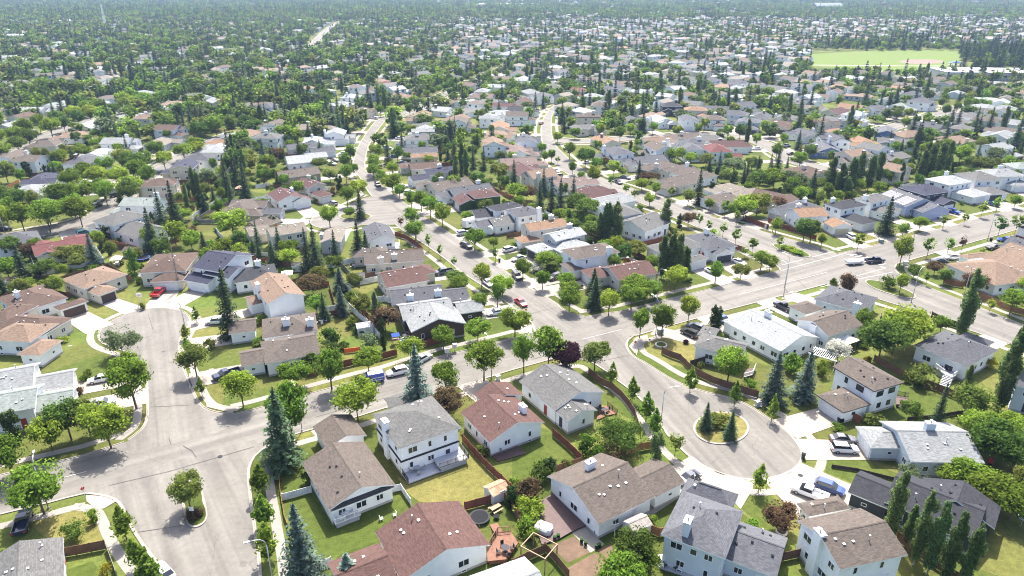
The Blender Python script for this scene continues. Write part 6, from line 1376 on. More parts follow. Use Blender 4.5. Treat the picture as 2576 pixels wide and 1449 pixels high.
def manhole(c, r, x, y, lab):
    p = T(c, r, x, y); m = MB(); m.tube([(0,0,.06),(0,0,.09)], .42, 14); m.tube([(0,0,.09),(0,0,.098)], .34, 14); tag(m.build('manhole_cover', MAT['dark_paint'], None, (p.x, p.y, 0)), lab, 'manhole cover')
manhole(3,3,325,440,'round manhole cover on the bright concrete apron'); manhole(0,3,2215,250,'round manhole cover in the entrance junction')
def bin_(c, r, x, y, lab, mat='bin_green'):
    p = T(c, r, x, y); o = empty('wheelie_bin', (p.x, p.y, 0), random.uniform(0, 6)); tag(o, lab, 'bin')
    m = MB(); frustum(m, (-.24,.24,.24), (-.32,.32,.32), .08, 1.0); m.build('body', MAT[mat], o); m = MB(); m.box(-.35,.35,-.35,.35,1.0,1.07); m.build('lid', MAT['black_plastic'], o)
    for s in (-1, 1): m = MB(); m.tube([(-.22, s*.2, .1), (-.22, s*.26, .1)], .1, 8); m.build('wheel', MAT['rubber'], o)
bin_(3,3,350,270,'green wheelie bin at the turning circle kerb'); bin_(0,2,830,225,'green wheelie bin by the brown garage'); bin_(0,2,815,235,'black wheelie bin by the brown garage','black_plastic'); bin_(3,2,710,1360,'green wheelie bin beside the white double garage'); bin_(3,2,735,1365,'black wheelie bin beside the white double garage','black_plastic'); bin_(3,1,2240,980,'dark wheelie bin at the main road kerb','black_plastic'); bin_(1,1,2450,1190,'black wheelie bin on the side street verge','black_plastic')
# ------------------------------------------------------------------ decks and garden things
def deck(c, r, pts, z, floor, rails, rmat, label, stairs=None, rh=.95):
    P3 = [T(c, r, *p, z) for p in pts]; ctr = sum(P3, Vector()) / len(P3); o = empty('deck', (ctr.x, ctr.y, 0)); tag(o, label, 'deck')
    m = MB(); m.prism([(p.x - ctr.x, p.y - ctr.y) for p in P3], max(.02, z - .18), z); m.build('floor', MAT[floor], o)
    m = MB(); m.prism([((p.x - ctr.x) * .9, (p.y - ctr.y) * .9) for p in P3], 0, max(.03, z - .17)); m.build('skirt', MAT[floor], o)
    for i, j in rails:
        a, b = P3[i] - Vector((ctr.x, ctr.y, 0)), P3[j] - Vector((ctr.x, ctr.y, 0)); d = b - a; L = d.length; a = a + (-a * .015).xyz * Vector((1,1,0)); m = MB(); n = max(2, int(L / .16))
        up = Vector((0, 0, 1)); m.bar(a + up * rh, b + up * rh, .08); m.bar(a + up * .1, b + up * .1, .06)
        for k in range(n + 1): q = a + d * (k / n); m.bar(q, q + up * (rh if k % 9 else rh + .08), .035 if k % 9 else .1)
        m.build('railing', MAT[rmat], o)
    if stairs:
        a, b, wd = T(c, r, *stairs[0], z), T(c, r, *stairs[1], 0), stairs[2]; d = b - a; h = Vector((d.x, d.y, 0)); ns = max(2, int(z / .18)); u = h.normalized(); s = Vector((-u.y, u.x, 0)) * wd / 2
        for k in range(ns):
            q = a + h * (k + .5) / ns - Vector((ctr.x, ctr.y, 0)); q.z = z * (1 - (k + 1) / (ns + 1)); e = h / ns * .5
            m = MB(); v = [q - e - s, q + e - s, q + e + s, q - e + s]; m.raw([(*p.xy, q.z - .05) for p in v] + [(*p.xy, q.z) for p in v], [(3,2,1,0),(4,5,6,7),(0,1,5,4),(1,2,6,5),(2,3,7,6),(3,0,4,7)]); m.build('step', MAT[floor], o)
    return o
deck(1,3,[(735,800),(800,935),(1055,835),(985,725)],.9,'deck_grey',[(0,1),(1,2)],'white_paint','small grey deck with white railing on the taupe-roofed bungalow')
deck(1,3,[(1455,400),(1535,515),(1860,395),(1760,285)],.35,'deck_grey',[(0,1)],'steel_rail','low grey patio deck with black side rail behind the white two-storey house')
deck(1,3,[(1775,262),(1850,365),(2140,262),(2050,145)],1.1,'deck_grey',[(1,2),(2,3)],'steel_rail','raised grey deck with black railing behind the white two-storey house',((1840,300),(1790,400),1.1))
deck(2,3,[(270,700),(440,600),(520,700),(760,930),(600,1000),(480,1070),(300,1130),(220,900)],.3,'deck_brown',[],'deck_brown','wide dark brown deck beside the taupe-beige gable roof')
deck(3,2,[(1680,800),(1770,865),(1860,900),(1930,855),(1790,765)],1.3,'deck_grey',[(0,1),(2,3)],'white_paint','white raised deck with stairs on the slate hip-roofed bungalow',((1815,880),(1770,990),1.8))
deck(1,3,[(2320,1190),(2430,1010),(2560,1000),(2640,1110),(2520,1280),(2330,1300)],.9,'deck_wood',[(0,1),(1,2)],'deck_wood','cedar-red deck with railing beside the broad red-brown roof',((2440,1000),(2390,930),1.2))
deck(3,2,[(1290,1080),(1410,1100),(1400,1170),(1290,1170)],.7,'deck_brown',[(0,1)],'steel_rail','small dark deck with wooden steps on the black-shuttered house',((1350,1165),(1370,1210),2.4))
deck(1,3,[(2350,200),(2430,295),(2720,215),(2620,120)],.15,'deck_brown',[],'deck_brown','low dark patio behind the red-brown roofed bungalow')
deck(1,1,[(1300,1060),(1450,1050),(1440,990),(1320,1000)],1.0,'deck_grey',[(0,1),(1,2)],'white_paint','white railed deck on the blue-grey roofed house at the court')
deck(2,2,[(2330,900),(2420,875),(2450,800),(2350,815)],.6,'deck_brown',[(0,1),(1,2)],'white_paint','white railed deck beside the lime tree on the loop road')
deck(2,2,[(850,1330),(960,1280),(1060,1260),(960,1180),(880,1200)],.3,'deck_wood',[(2,3)],'deck_wood','small cedar deck in the corner of the mid-grey roofed bungalow')
deck(2,1,[(1140,880),(1320,935),(1380,890),(1200,850)],1.0,'deck_wood',[(0,1)],'deck_wood','wooden back deck of the grey gable-roofed house')
deck(1,2,[(1440,530),(1500,560),(1570,490),(1510,460)],.5,'deck_grey',[],'white_paint','pale patio deck beside the dark-walled house')
deck(2,3,[(1400,1290),(1500,1370),(1780,1460),(1840,1380),(1560,1220)],.2,'deck_grey',[],'white_paint','cluttered patio behind the pale blue two-storey house')
def shed(c, r, x, y, L, W, h, rz, rmat, wcol, label, rcol=None):
    p = T(c, r, x, y, h); o = empty('garden_shed', (p.x, p.y, 0), rz); tag(o, label, 'shed')
    me = roof_mesh(L + .3, W + .3, h, 'g', .45, 'fascia_white'); q = inst('roof', me, o, color=rcol or ROOF['grey'])
    if rmat: q.data.materials[0] = MAT[rmat]
    inst('wall', wall_mesh(L + .3, W + .3, h, 'g', .45, .15), o, color=wcol); inst('door', DOOR, o, (L * .1, -W/2, .03), math.pi, (.55,.55,.55)); return o
shed(1,3,2420,560,3.0,2.6,1.9,R(35),'rust_roof',(.6,.6,.6),'white garden shed with rust-streaked roof on the dry lawn')
shed(2,3,1260,910,3.2,2.6,2.0,R(30),None,(.62,.62,.6),'white garden shed with grey roof behind the taupe-beige bungalow',(.25,.23,.21)); shed(1,2,1090,370,3.6,2.6,2.0,R(20),None,(.7,.7,.7),'bright white shed with pale roof behind the red-brown fence',(.45,.45,.45))
shed(0,1,70,1370,3.2,2.6,1.9,R(20),None,(.10,.06,.05),'dark brown shed among the western gardens',ROOF['brown']); shed(1,1,1025,1320,3.4,2.8,2.0,R(15),None,(.3,.28,.26),'small grey-brown shed behind the walled patio'); shed(1,1,410,1210,2.6,2.2,1.9,R(10),None,(.68,.7,.7),'small white shed among spruces behind the charcoal roof')
shed(2,1,1130,1040,3.4,3.0,2.2,R(10),None,(.45,.05,.03),'bright red garden shed behind the tall white house',ROOF['charcoal']); shed(0,1,1330,1060,4.2,3.4,2.1,R(-10),None,(.4,.38,.36),'low taupe shed behind the tall bright green cedar',ROOF['taupe']); shed(2,0,1000,1120,3.6,3,2.1,R(10),None,(.35,.05,.04),'dark red shed behind the taupe two-storey houses',ROOF['charcoal'])
def gazebo(c, r, x, y, s, h, mat, label, rz=.4, slats=False):
    p = T(c, r, x, y, h); o = empty('pergola' if slats else 'gazebo', (p.x, p.y, 0), rz); tag(o, label, 'pergola' if slats else 'gazebo')
    sx, sy = s if isinstance(s, tuple) else (s, s)
    for a in (-1, 1):
        for b in (-1, 1): m = MB(); m.box(-.06,.06,-.06,.06,0,h); m.build('post', MAT['white_paint' if slats else 'dark_paint'], o, (a * sx/2, b * sy/2, 0))
    if slats:
        for b in (-1, 1): m = MB(); m.box(-sx/2 - .3, sx/2 + .3, b*sy/2 - .06, b*sy/2 + .06, h, h + .18); m.build('beam', MAT['white_paint'], o)
        for k in range(int(sx / .38)): m = MB(); m.box(-.05, .05, -sy/2 - .3, sy/2 + .3, h + .182, h + .3); m.build('slat', MAT['white_paint'], o, (-sx/2 + .2 + k * .38, 0, 0))
    else:
        e = .25; m = MB(); V = [(-sx/2-e,-sy/2-e,h),(sx/2+e,-sy/2-e,h),(sx/2+e,sy/2+e,h),(-sx/2-e,sy/2+e,h),(0,0,h+.9)]; m.raw(V, [(0,1,4),(1,2,4),(2,3,4),(3,0,4),(3,2,1,0)]); m.build('canopy', MAT[mat], o)
gazebo(3,2,790,510,3.4,2.3,'tarp','white canvas gazebo behind the tan-taupe roofed house',.5); gazebo(3,2,570,670,(5.2,3.2),2.4,None,'white slatted pergola beside the white-blossomed tree',R(-38),True)
gazebo(0,1,1170,1150,2.4,2.2,'tarp','small white gazebo on the patio of the orange-tan roof',.2); gazebo(0,1,2410,440,2.6,2.3,'timber_frame','small brown gazebo under the tall spruces',.2); gazebo(2,1,1120,1130,2.2,2.2,'tarp','white patio parasol canopy behind the red-brown roof',.2); gazebo(1,1,310,1300,2.6,2.2,'tarp','white canopy beside the charcoal roof',.2)
cm_ = MB(); cm_.box(-.25,.25,-.25,.25,.38,.44); CSEAT = cm_.mesh('seat', [MAT['tinted']]); cm_ = MB(); cm_.box(-.25,.25,.22,.27,.44,.95); CBACK = cm_.mesh('backrest', [MAT['tinted']]); cm_ = MB(); cm_.box(-.025,.025,-.025,.025,0,.38); CLEG = cm_.mesh('leg', [MAT['tinted']])
cm_ = MB(); cm_.tube([(0,0,.7),(0,0,.74)], .6, 14); TTOP = cm_.mesh('table_top', [MAT['tinted']]); cm_ = MB(); cm_.tube([(0,0,0),(0,0,.7)], .06, 6); cm_.tube([(0,0,0),(0,0,.04)], .3, 10); TLEG = cm_.mesh('pedestal', [MAT['tinted']])
def chair(p, rz, col, label):
    o = empty('patio_chair', p, rz); tag(o, label, 'chair', 'patio chairs'); inst('seat', CSEAT, o, color=col); inst('backrest', CBACK, o, color=col)
    for a in (-.22, .22):
        for b in (-.22, .22): inst('leg', CLEG, o, (a, b, 0), color=col)
def dining(c, r, x, y, z, col, where, n=4, tb=True):
    p = T(c, r, x, y, z)
    if tb: o = empty('patio_table', p); tag(o, f"{where[0]} round patio table {where[1]}", 'table'); inst('table_top', TTOP, o, color=col); inst('pedestal', TLEG, o, color=col)
    for k in range(n): a = 6.283 * k / n + .4; chair(p + Vector((math.cos(a), math.sin(a), 0)) * 1.05, a - math.pi/2, col, f"{where[0]} patio chair at the table {where[1]}")
B_, W_, G_ = (.03,.03,.035), (.7,.7,.7), (.3,.3,.32)
dining(1,3,1620,390,.35,G_,('grey','on the low grey patio deck')); dining(1,3,890,840,.9,W_,('white','on the small white railed deck'),3); dining(3,2,1800,820,1.3,B_,('black','on the white raised deck'),3); dining(1,3,2510,1200,.9,B_,('black','on the cedar-red deck')); dining(2,2,920,1250,.3,B_,('black','in the corner of the mid-grey bungalow')); dining(2,3,1600,1330,.2,B_,('black','on the cluttered patio')); dining(2,3,1500,1300,.2,W_,('white','beside the cluttered patio'),3); dining(0,1,1190,1210,0,W_,('white','on the patio of the orange-tan roof')); dining(1,2,1500,500,.5,B_,('black','on the pale patio deck')); dining(1,2,660,350,0,W_,('white','behind the taupe roof with two chimneys')); dining(1,1,990,1240,0,G_,('grey','on the walled patio')); dining(2,1,1240,900,1.0,G_,('grey','on the wooden back deck'),3); dining(1,3,2470,160,.15,G_,('grey','on the low dark patio'),3); dining(1,2,780,600,0,W_,('white','at the square lawn patio'),3)
dining(1,3,1330,870,0,W_,('white','on the lawn beside the broad red-brown roof'),2,False)
for q in bpy.data.objects:
    if q.get('label') == 'white patio chair at the table on the lawn beside the broad red-brown roof': q['label'] = 'white garden chair on the lawn beside the broad red-brown roof'
def thing(nm, c, r, x, y, label, cat, parts, z=0, rz=0):
    p = T(c, r, x, y, z); o = empty(nm, p, rz); tag(o, label, cat)
    for pn, mat, fn in parts: m = MB(); fn(m); m.build(pn, MAT[mat], o)
thing('picnic_table',1,3,2410,790,'wooden picnic table on the lawn below the rusty shed','table',[('table_top','timber_frame',lambda m: m.box(-.9,.9,-.38,.38,.7,.76)),('bench','timber_frame',lambda m: m.box(-.9,.9,-.85,-.58,.42,.47)),('bench','timber_frame',lambda m: m.box(-.9,.9,.58,.85,.42,.47)),('leg','timber_frame',lambda m: (m.bar((-.6,-.7,0),(-.6,.1,.7),.08), m.bar((-.6,.7,0),(-.6,-.1,.7),.08))),('leg','timber_frame',lambda m: (m.bar((.6,-.7,0),(.6,.1,.7),.08), m.bar((.6,.7,0),(.6,-.1,.7),.08)))],0,R(40))
thing('fire_pit',1,3,2420,870,'black fire pit beside the picnic table','fire pit',[('bowl','black_plastic',lambda m: m.tube([(0,0,.2),(0,0,.45),(0,0,.5)],[.3,.5,.5],12)),('leg','black_plastic',lambda m: m.tube([(0,0,0),(0,0,.2)],.2,6))])
def ringf(R0, z0, z1, w_=.1):
    def f(m):
        m.tube([(0,0,z0),(0,0,z1)], R0, 22)
    return f
thing('trampoline',0,1,1440,1165,'round blue-edged trampoline between the tan-roofed houses','trampoline',[('mat','black_plastic',ringf(1.7,.78,.82)),('frame_pad','plastic_blue',ringf(2.0,.7,.78))]+[('leg','galvanised',(lambda a: lambda m: m.bar((math.cos(a)*1.9,math.sin(a)*1.9,0),(math.cos(a)*1.9,math.sin(a)*1.9,.7),.06))(k*1.047)) for k in range(6)])
thing('trampoline',1,3,2250,880,'black round trampoline behind the broad red-brown roof','trampoline',[('mat','black_plastic',ringf(1.3,.6,.64)),('frame_pad','dark_paint',ringf(1.6,.52,.6))]+[('leg','galvanised',(lambda a: lambda m: m.bar((math.cos(a)*1.5,math.sin(a)*1.5,0),(math.cos(a)*1.5,math.sin(a)*1.5,.52),.06))(k*1.57)) for k in range(4)])
thing('covered_spa',2,3,320,990,'white covered spa on the dark brown deck','spa',[('cover','tarp',lambda m: hull(m,[(-1.3,.6,0,.5,.75,.45),(-1.1,1.0,0,.7,.95,.8),(.9,1.0,0,.75,1.0,.8),(1.3,.6,0,.5,.8,.4)])),('base','black_plastic',lambda m: m.box(-1.1,1.1,-.9,.9,-.02,.1))],.3,R(-30))
thing('stone_ring',2,2,1500,580,'pale stone planter ring on the corner lawn','planter',[('kerb_ring','stone_ring',lambda m: m.tube([(0,0,0),(0,0,.35)],1.35,20)),('soil','lawn_green',lambda m: m.tube([(0,0,.3),(0,0,.37)],1.05,18))])
thing('stone_ring',3,3,135,1010,'round stone planter at the foot of the bronze-leaved tree','planter',[('kerb_ring','stone_ring',lambda m: m.tube([(0,0,0),(0,0,.3)],.85,18)),('soil','mulch',lambda m: m.tube([(0,0,.26),(0,0,.31)],.66,16))])
for k, (c_, r_, x_, y_, wh) in enumerate([(2,3,430,1085,'deck edge'),(2,3,465,1065,'deck edge'),(2,3,700,1110,'concrete patio'),(2,3,740,1140,'concrete patio'),(2,3,850,1170,'concrete patio'),(2,3,880,1160,'concrete patio'),(2,3,840,1030,'bungalow corner'),(2,3,900,1025,'bungalow corner')]):
    thing('flower_pot',c_,r_,x_,y_,'dark flower pot standing at the ' + wh + ' of the taupe-beige bungalow','flower pot',[('pot','black_plastic',lambda m: m.tube([(0,0,0),(0,0,.5)],[.2,.28],10)),('plant','ivy_green',lambda m: m.tube([(0,0,.5),(0,0,.7),(0,0,.85)],[.2,.3,.05],8))])
thing('basketball_hoop',0,2,1430,180,'basketball hoop on a post at the west circle kerb','hoop',[('post','galvanised',lambda m: m.bar((0,0,0),(0,0,3),.1)),('backboard','white_paint',lambda m: m.box(-.7,.7,-.35,-.3,2.7,3.6)),('rim','net_orange',lambda m: m.tube([(0,-.6,3.0),(0,-.6,3.04)],.24,10))])
thing('play_set',1,2,1420,560,'wooden play set with blue slide on the lawn behind the dark-walled house','play set',[('frame','timber_frame',lambda m: (m.bar((-1,-.6,0),(-1,-.6,2.2),.1), m.bar((-1,.6,0),(-1,.6,2.2),.1), m.bar((.4,-.6,0),(.4,-.6,2.2),.1), m.bar((.4,.6,0),(.4,.6,2.2),.1), m.box(-1,.4,-.6,.6,1.1,1.2))),('roof','plastic_blue',lambda m: m.raw([(-1.2,-.8,2.2),(.6,-.8,2.2),(.6,.8,2.2),(-1.2,.8,2.2),(-1.2,0,2.8),(.6,0,2.8)],[(0,1,5,4),(2,3,4,5),(3,0,4),(1,2,5),(3,2,1,0)])),('slide','plastic_blue',lambda m: m.bar((.4,0,1.2),(2.4,0,.1),.5,.06))],0,.4)
thing('orange_banner',1,2,970,650,'orange mesh fence panels along the back garden','fence',[('mesh','net_orange',lambda m: m.box(-1.6,1.6,-.03,.03,.1,1.2)),('post','timber_frame',lambda m: m.box(-1.7,-1.6,-.05,.05,0,1.3)),('post','timber_frame',lambda m: m.box(1.6,1.7,-.05,.05,0,1.3))],0,R(15))
thing('clothes_pole',2,3,1030,1040,'white T-shaped clothes-line pole beside the white shed','clothes pole',[('post','white_paint',lambda m: m.bar((0,0,0),(0,0,2.1),.07)),('crossbar','white_paint',lambda m: m.bar((-.6,0,2.1),(.6,0,2.1),.07))],0,.3)
thing('patio_umbrella',3,3,2540,950,'closed white umbrella shade in the dark house garden','umbrella',[('canopy','tarp',lambda m: m.raw([(math.cos(k*.785)*1.4,math.sin(k*.785)*1.4,2.1) for k in range(8)]+[(0,0,2.7)],[(k,(k+1)%8,8) for k in range(8)]+[tuple(range(8))[::-1]])),('pole','galvanised',lambda m: m.bar((0,0,0),(0,0,2.6),.05))])
thing('lounge_chair',3,3,2240,310,'red-cushioned garden lounger behind the pale blue bungalow','chair',[('cushion','cloth_red',lambda m: m.box(-.9,.9,-.35,.35,.35,.47)),('backrest','cloth_red',lambda m: m.bar((-.9,0,.42),(-1.4,0,.95),.7,.1)),('leg','steel_rail',lambda m: m.box(-.8,-.74,-.3,.3,0,.35)),('leg','steel_rail',lambda m: m.box(.74,.8,-.3,.3,0,.35))],0,.8)
thing('garden_shelter',2,3,270,1270,'open timber garden frame beside the vegetable beds','garden frame',[('post','timber_frame',(lambda a, b: lambda m: m.box(a-.07,a+.07,b-.07,b+.07,0,2.3))(a,b)) for a in (-2,2) for b in (-1.6,1.6)]+[('beam','timber_frame',(lambda b: lambda m: m.box(-2.1,2.1,b-.06,b+.06,2.3,2.45))(b)) for b in (-1.6,1.6)]+[('beam','timber_frame',(lambda a: lambda m: m.box(a-.06,a+.06,-1.54,1.54,2.3,2.44))(a)) for a in (-2,2)],0,R(-35))
# sealed cracks and seams in the road surface
for c_, r_, a, b in ((0,3,(1100,540),(1700,400)),(0,3,(1700,400),(2560,150)),(0,3,(1840,140),(1930,190)),(0,3,(1930,190),(1975,255)),(0,3,(1700,60),(1720,120)),(0,3,(1390,1010),(1850,940)),(0,2,(1700,750),(1800,740)),(0,2,(1490,260),(1540,420)),(0,2,(1500,1200),(1900,1180)),(2,2,(930,730),(1180,680)),(2,2,(1950,50),(2080,130)),(2,2,(2080,130),(2240,180)),(2,2,(150,270),(430,200)),(3,1,(280,1350),(380,1449)),(1,1,(1730,930),(2000,880)),(1,1,(2150,1140),(2260,1210)),(2,2,(1330,60),(1430,20)),(1,2,(600,1300),(1400,1080)),(2,2,(200,720),(900,540))): stripe(c_, r_, a, b, .09, .088, 'tar_seam')
for o in bpy.data.objects:
    if o.name.startswith('tar_seam'): o.data.materials[0] = MAT['tar_seal']
# solar panels
sp_ = MB(); sp_.box(-.5,.5,-.8,.8,0,.04); SOL = sp_.mesh('solar_panel', [MAT['solar_cell']]); sf = MB()
for a in ((-.53,.53,-.84,-.8),(-.53,.53,.8,.84),(-.53,-.5,-.8,.8),(.5,.53,-.8,.8)): sf.box(*a, -.02, .045)
SOLF = sf.mesh('panel_frame', [MAT['white_paint']])
def solar(root, L, W, he, pitch, side, nx, ny, cx):
    s = side; ang = math.atan(pitch)
    for i in range(nx):
        for j in range(ny):
            x = cx + (i - (nx - 1) / 2) * 1.25; dist = .9 + 1.75 * j * .92
            y = s * (W/2 - dist * math.cos(ang)); z = he + dist * math.sin(ang) + .1
            o = inst('solar_panel', SOL, root, (x, y, z)); o.rotation_euler = (ang * (1 if s < 0 else -1), 0, 0); inst('panel_frame', SOLF, o)
ctr, L_, W_d, a_ = rect_of(3, 1, (1100,515), (1390,630), (1520,530), 3.8)
side = -1 if (Matrix.Rotation(a_, 3, 'Z') @ Vector((0, -1, 0))).y < 0 else 1
solar(h_solar, L_, W_d, 3.8, .36, side, 5, 3, -3.4); solar(h_solar, L_, W_d, 3.8, .36, side, 4, 3, 3.6)
# ------------------------------------------------------------------ large far buildings and mast
def hall(px, py, L, W, h, rz, label, gable=False, wc=(.55,.54,.52), rc=(.62,.63,.64)):
    p = P(px, py, h); o = empty('school_building', (p.x, p.y, 0), rz); tag(o, label, 'building')
    m = MB(); m.box(-L/2, L/2, -W/2, W/2, 0, h); m.build('wall', MAT['tinted'], o, color=wc)
    if gable: inst('roof', roof_mesh(L + 1, W + 1, h + .2, 'g', .45, 'fascia_white'), o, color=rc)
    else: m = MB(); m.box(-L/2 - .3, L/2 + .3, -W/2 - .3, W/2 + .3, h, h + .5); m.build('roof', MAT['tinted'], o, color=rc)
    n = int(L / 6)
    for k in range(n): fm, fd, pm = win_mesh(3.0, 1.4); q = inst('window', fd, o, (-L/2 + (k + .5) * L / n, -W/2, h * .55), math.pi); inst('pane', pm, q)
    for k in range(4): m = MB(); m.box(-1, 1, -.8, .8, h + .5, h + 1.6); m.build('roof_unit', MAT['galvanised'], o, (L * (-.35 + .22 * k), W * .1, 0))
hall(2530,178,110,34,6,R(-4),'long low white-roofed school beside the playing field',rc=(.38,.38,.38)); hall(1275,10,190,60,8,R(3),'long pale flat-roofed building near the horizon',rc=(.4,.41,.42)); hall(2080,16,80,40,7,R(8),'large far building with pale gabled roof',True,rc=(.2,.22,.24)); hall(25,88,60,24,6,R(5),'white flat-roofed building among the western trees')
p = P(266, 68); o = empty('lattice_mast', (p.x, p.y, 0)); tag(o, 'pale lattice mast rising above the far western trees', 'mast')
for k in range(4): m = MB(); a = k * 1.5708 + .785; m.bar((math.cos(a)*2.6, math.sin(a)*2.6, 0), (math.cos(a)*1.0, math.sin(a)*1.0, 36), .4); m.build('leg', MAT['white_paint'], o)
for j in range(9):
    m = MB(); z0, z1 = j * 4, j * 4 + 4
    for k in range(4):
        a, b = k * 1.5708 + .785, (k + 1) * 1.5708 + .785; r0, r1 = 2.6 - 1.6 * z0 / 36, 2.6 - 1.6 * z1 / 36
        m.bar((math.cos(a)*r0, math.sin(a)*r0, z0), (math.cos(b)*r1, math.sin(b)*r1, z1), .2); m.bar((math.cos(a)*r1, math.sin(a)*r1, z1), (math.cos(b)*r1, math.sin(b)*r1, z1), .2)
    m.build('bracing', MAT['white_paint'], o)
# playground by the school
p = P(2405, 168); o = empty('playground_frame', (p.x, p.y, 0)); tag(o, 'blue playground climbing frame between the field and the school', 'playground')
for k in range(6): m = MB(); m.box(-.2,.2,-.2,.2,0,3.6); m.build('post', MAT['plastic_blue'], o, (-6 + 2.4 * k, (k % 2) * 3, 0))
m = MB(); m.box(-6, 6, 0, 3, 1.4, 1.7); m.build('platform', MAT['galvanised'], o); m = MB(); m.raw([(-6.5,-.5,3.6),(6.5,-.5,3.6),(6.5,3.5,3.6),(-6.5,3.5,3.6),(0,1.5,5)],[(0,1,4),(1,2,4),(2,3,4),(3,0,4),(3,2,1,0)]); m.build('roof', MAT['plastic_blue'], o)
# ------------------------------------------------------------------ planting between the houses (back gardens)
TGm = {}
for x, y, r in TREEPOS: TGm.setdefault((int(x // 10), int(y // 10)), []).append((x, y, r))
def tn_(x, y, d):
    kx, ky = int(x // 10), int(y // 10)
    return any((x - a) ** 2 + (y - b) ** 2 < (d + c * .7) ** 2 for i in (-1, 0, 1) for j in (-1, 0, 1) for a, b, c in TGm.get((kx + i, ky + j), ()))
rq = random.Random(23); SH = []
Y = 84.0
while Y < 420:
    X = -Y * .8 - 15
    while X < Y * .8 + 15:
        x, y = X + rq.uniform(-2, 2), Y + rq.uniform(-2, 2); X += 4.2
        px, py, z = PX(Vector((x, y, 0)))
        if py < 340 or px < -80 or px > 2650: continue
        nr = near_road(Vector((x, y, 0)))
        front = nr[0] < 15
        dens = .05 if front else (.55 if py < 640 else .42)
        if py > 880 and not front: dens = .12
        if rq.random() > dens: continue
        if on_road(x, y, 5.2) or in_drive(x, y, 1.2) or foot_near(x, y, .9) or tn_(x, y, .9): continue
        if any(a.has(x, y) for a in LAWNA): continue
        SH.append((x, y, front, py))
    Y += 4.2
for x, y, front, py in SH:
    q = rq.random(); p = Vector((x, y, 0)); kind = None
    if front or q < .55: kind, h, r, col = 'shrub', rq.uniform(1, 2.6), rq.uniform(.8, 2.0), rq.choice(('green', 'dark', 'olive', 'lime', 'green', 'dark', 'green'))
    elif q < .86: kind, h, r, col = 'round', rq.uniform(4, 7), rq.uniform(1.6, 2.9), rq.choice(('green', 'dark', 'olive', 'lime', 'green', 'dark'))
    elif q < .94: kind, h, r, col = 'spruce', rq.uniform(5, 11), rq.uniform(1.6, 2.6), None
    else: kind, h, r, col = 'cedar', rq.uniform(3.5, 6), rq.uniform(.8, 1.2), None
    if NTREE.get(kind, 0) < 297: tree(kind, p, h, r, col)
    else: OVER.append((x, y, kind, h, r, col))
    TGm.setdefault((int(x // 10), int(y // 10)), []).append((x, y, r))

for q in bpy.data.objects:
    if q.name.startswith('flower_pot') and q.get('label'): q['group'] = 'pots at the ' + ('deck edge' if 'deck edge' in q['label'] else 'concrete patio' if 'concrete' in q['label'] else 'bungalow corner')
# ------------------------------------------------------------------ distant tree cover
FARCOL = bpy.data.collections.new('far_tree_kinds')
FK = []
def far_kind(nm, me, color):
    me = me.copy(); mk = 'far_' + color
    if mk not in MAT: leaf_mat(mk, .22 if nm == 'spruce' else .45, tuple(q * .97 for q in TC[color]))
    me.materials[0] = MAT[mk]
    o = bpy.data.objects.new('%03d_%s' % (len(FK), nm), me); FARCOL.objects.link(o); FK.append(nm); return len(FK) - 1
def far_round(n=620):
    c, d, s, tn, lm = blob_tree(n, 8, 3.5, .16, 10, (.42, .75)); return c, d, s, tn
RND = [leaf_mesh('far_leafy_tree', *far_round(), 'leaf') for _ in range(4)]
SPR = []
for _ in range(3):
    c, d, s, tn = spruce_parts(12, 2.9, 15, 8, 2, .62); SPR.append(leaf_mesh('far_spruce', c, d, s, tn, 'needle', .5))
PPL = []
for _ in range(2):
    c, d, s, tn = col_tree(12, 1.8, 620, 20, (.36, .6), .05); PPL.append(leaf_mesh('far_poplar', c, d, s, tn, 'leaf'))
k_round = [far_kind('leafy', RND[i % 4], col) for i, col in enumerate(('green', 'dark', 'green', 'dark', 'olive', 'green', 'dark', 'grey'))]
k_spr = [far_kind('spruce', SPR[i % 3], col) for i, col in enumerate(('spruce', 'spruce', 'blue', 'spruce'))]
k_pop = [far_kind('poplar', PPL[i % 2], col) for i, col in enumerate(('poplar', 'dark'))]
# patches of seven trees for the farthest cover
def patch(mix):
    C, D, S, Tn = [], [], [], []
    for q in range(8):
        ox, oy = rng.uniform(-13, 13), rng.uniform(-13, 13)
        if rng.random() < mix:
            c, d, s, tn = spruce_parts(12, 2.8, 9, 6, 1, .9); c = c * rng.uniform(.9, 1.45); tn = tn * .45
        else:
            c, d, s, tn, _ = blob_tree(200, 8, 3.8, .12, 7, (.8, 1.3)); c = c * rng.uniform(.95, 1.5)
        C.append(c + np.array([ox, oy, 0])); D.append(d); S.append(s); Tn.append(tn)
    return leaf_mesh('far_tree_patch', np.vstack(C), np.vstack(D), np.concatenate(S), np.concatenate(Tn), 'leaf')
k_patch = [far_kind('patch', patch(m), col) for m, col in ((.25, 'green'), (.3, 'dark'), (.3, 'dark'), (.3, 'green'), (.2, 'olive'), (.3, 'green'))]
pts, idx, scl, rot = [], [], [], []
MID = {}
def mid_kind(kind, col):
    if (kind, col) not in MID:
        H, Rr, cm, tm = KIND[kind][len(MID) % len(KIND[kind])]; MID[(kind, col)] = (far_kind('spruce' if kind in ('spruce', 'cedar') else kind, cm, col), H, Rr)
    return MID[(kind, col)]
for x, y, kind, h, r, col in OVER:
    k_, H, Rr = mid_kind(kind, col or dict(spruce='spruce', cedar='cedar')[kind]); pts.append((x, y, 0)); idx.append(k_); scl.append((r / Rr, r / Rr, h / H)); rot.append(rng.uniform(0, 6.28))
rt = random.Random(5)
TG = {}
for x, y, r in TREEPOS: TG.setdefault((int(x // 10), int(y // 10)), []).append((x, y, r))
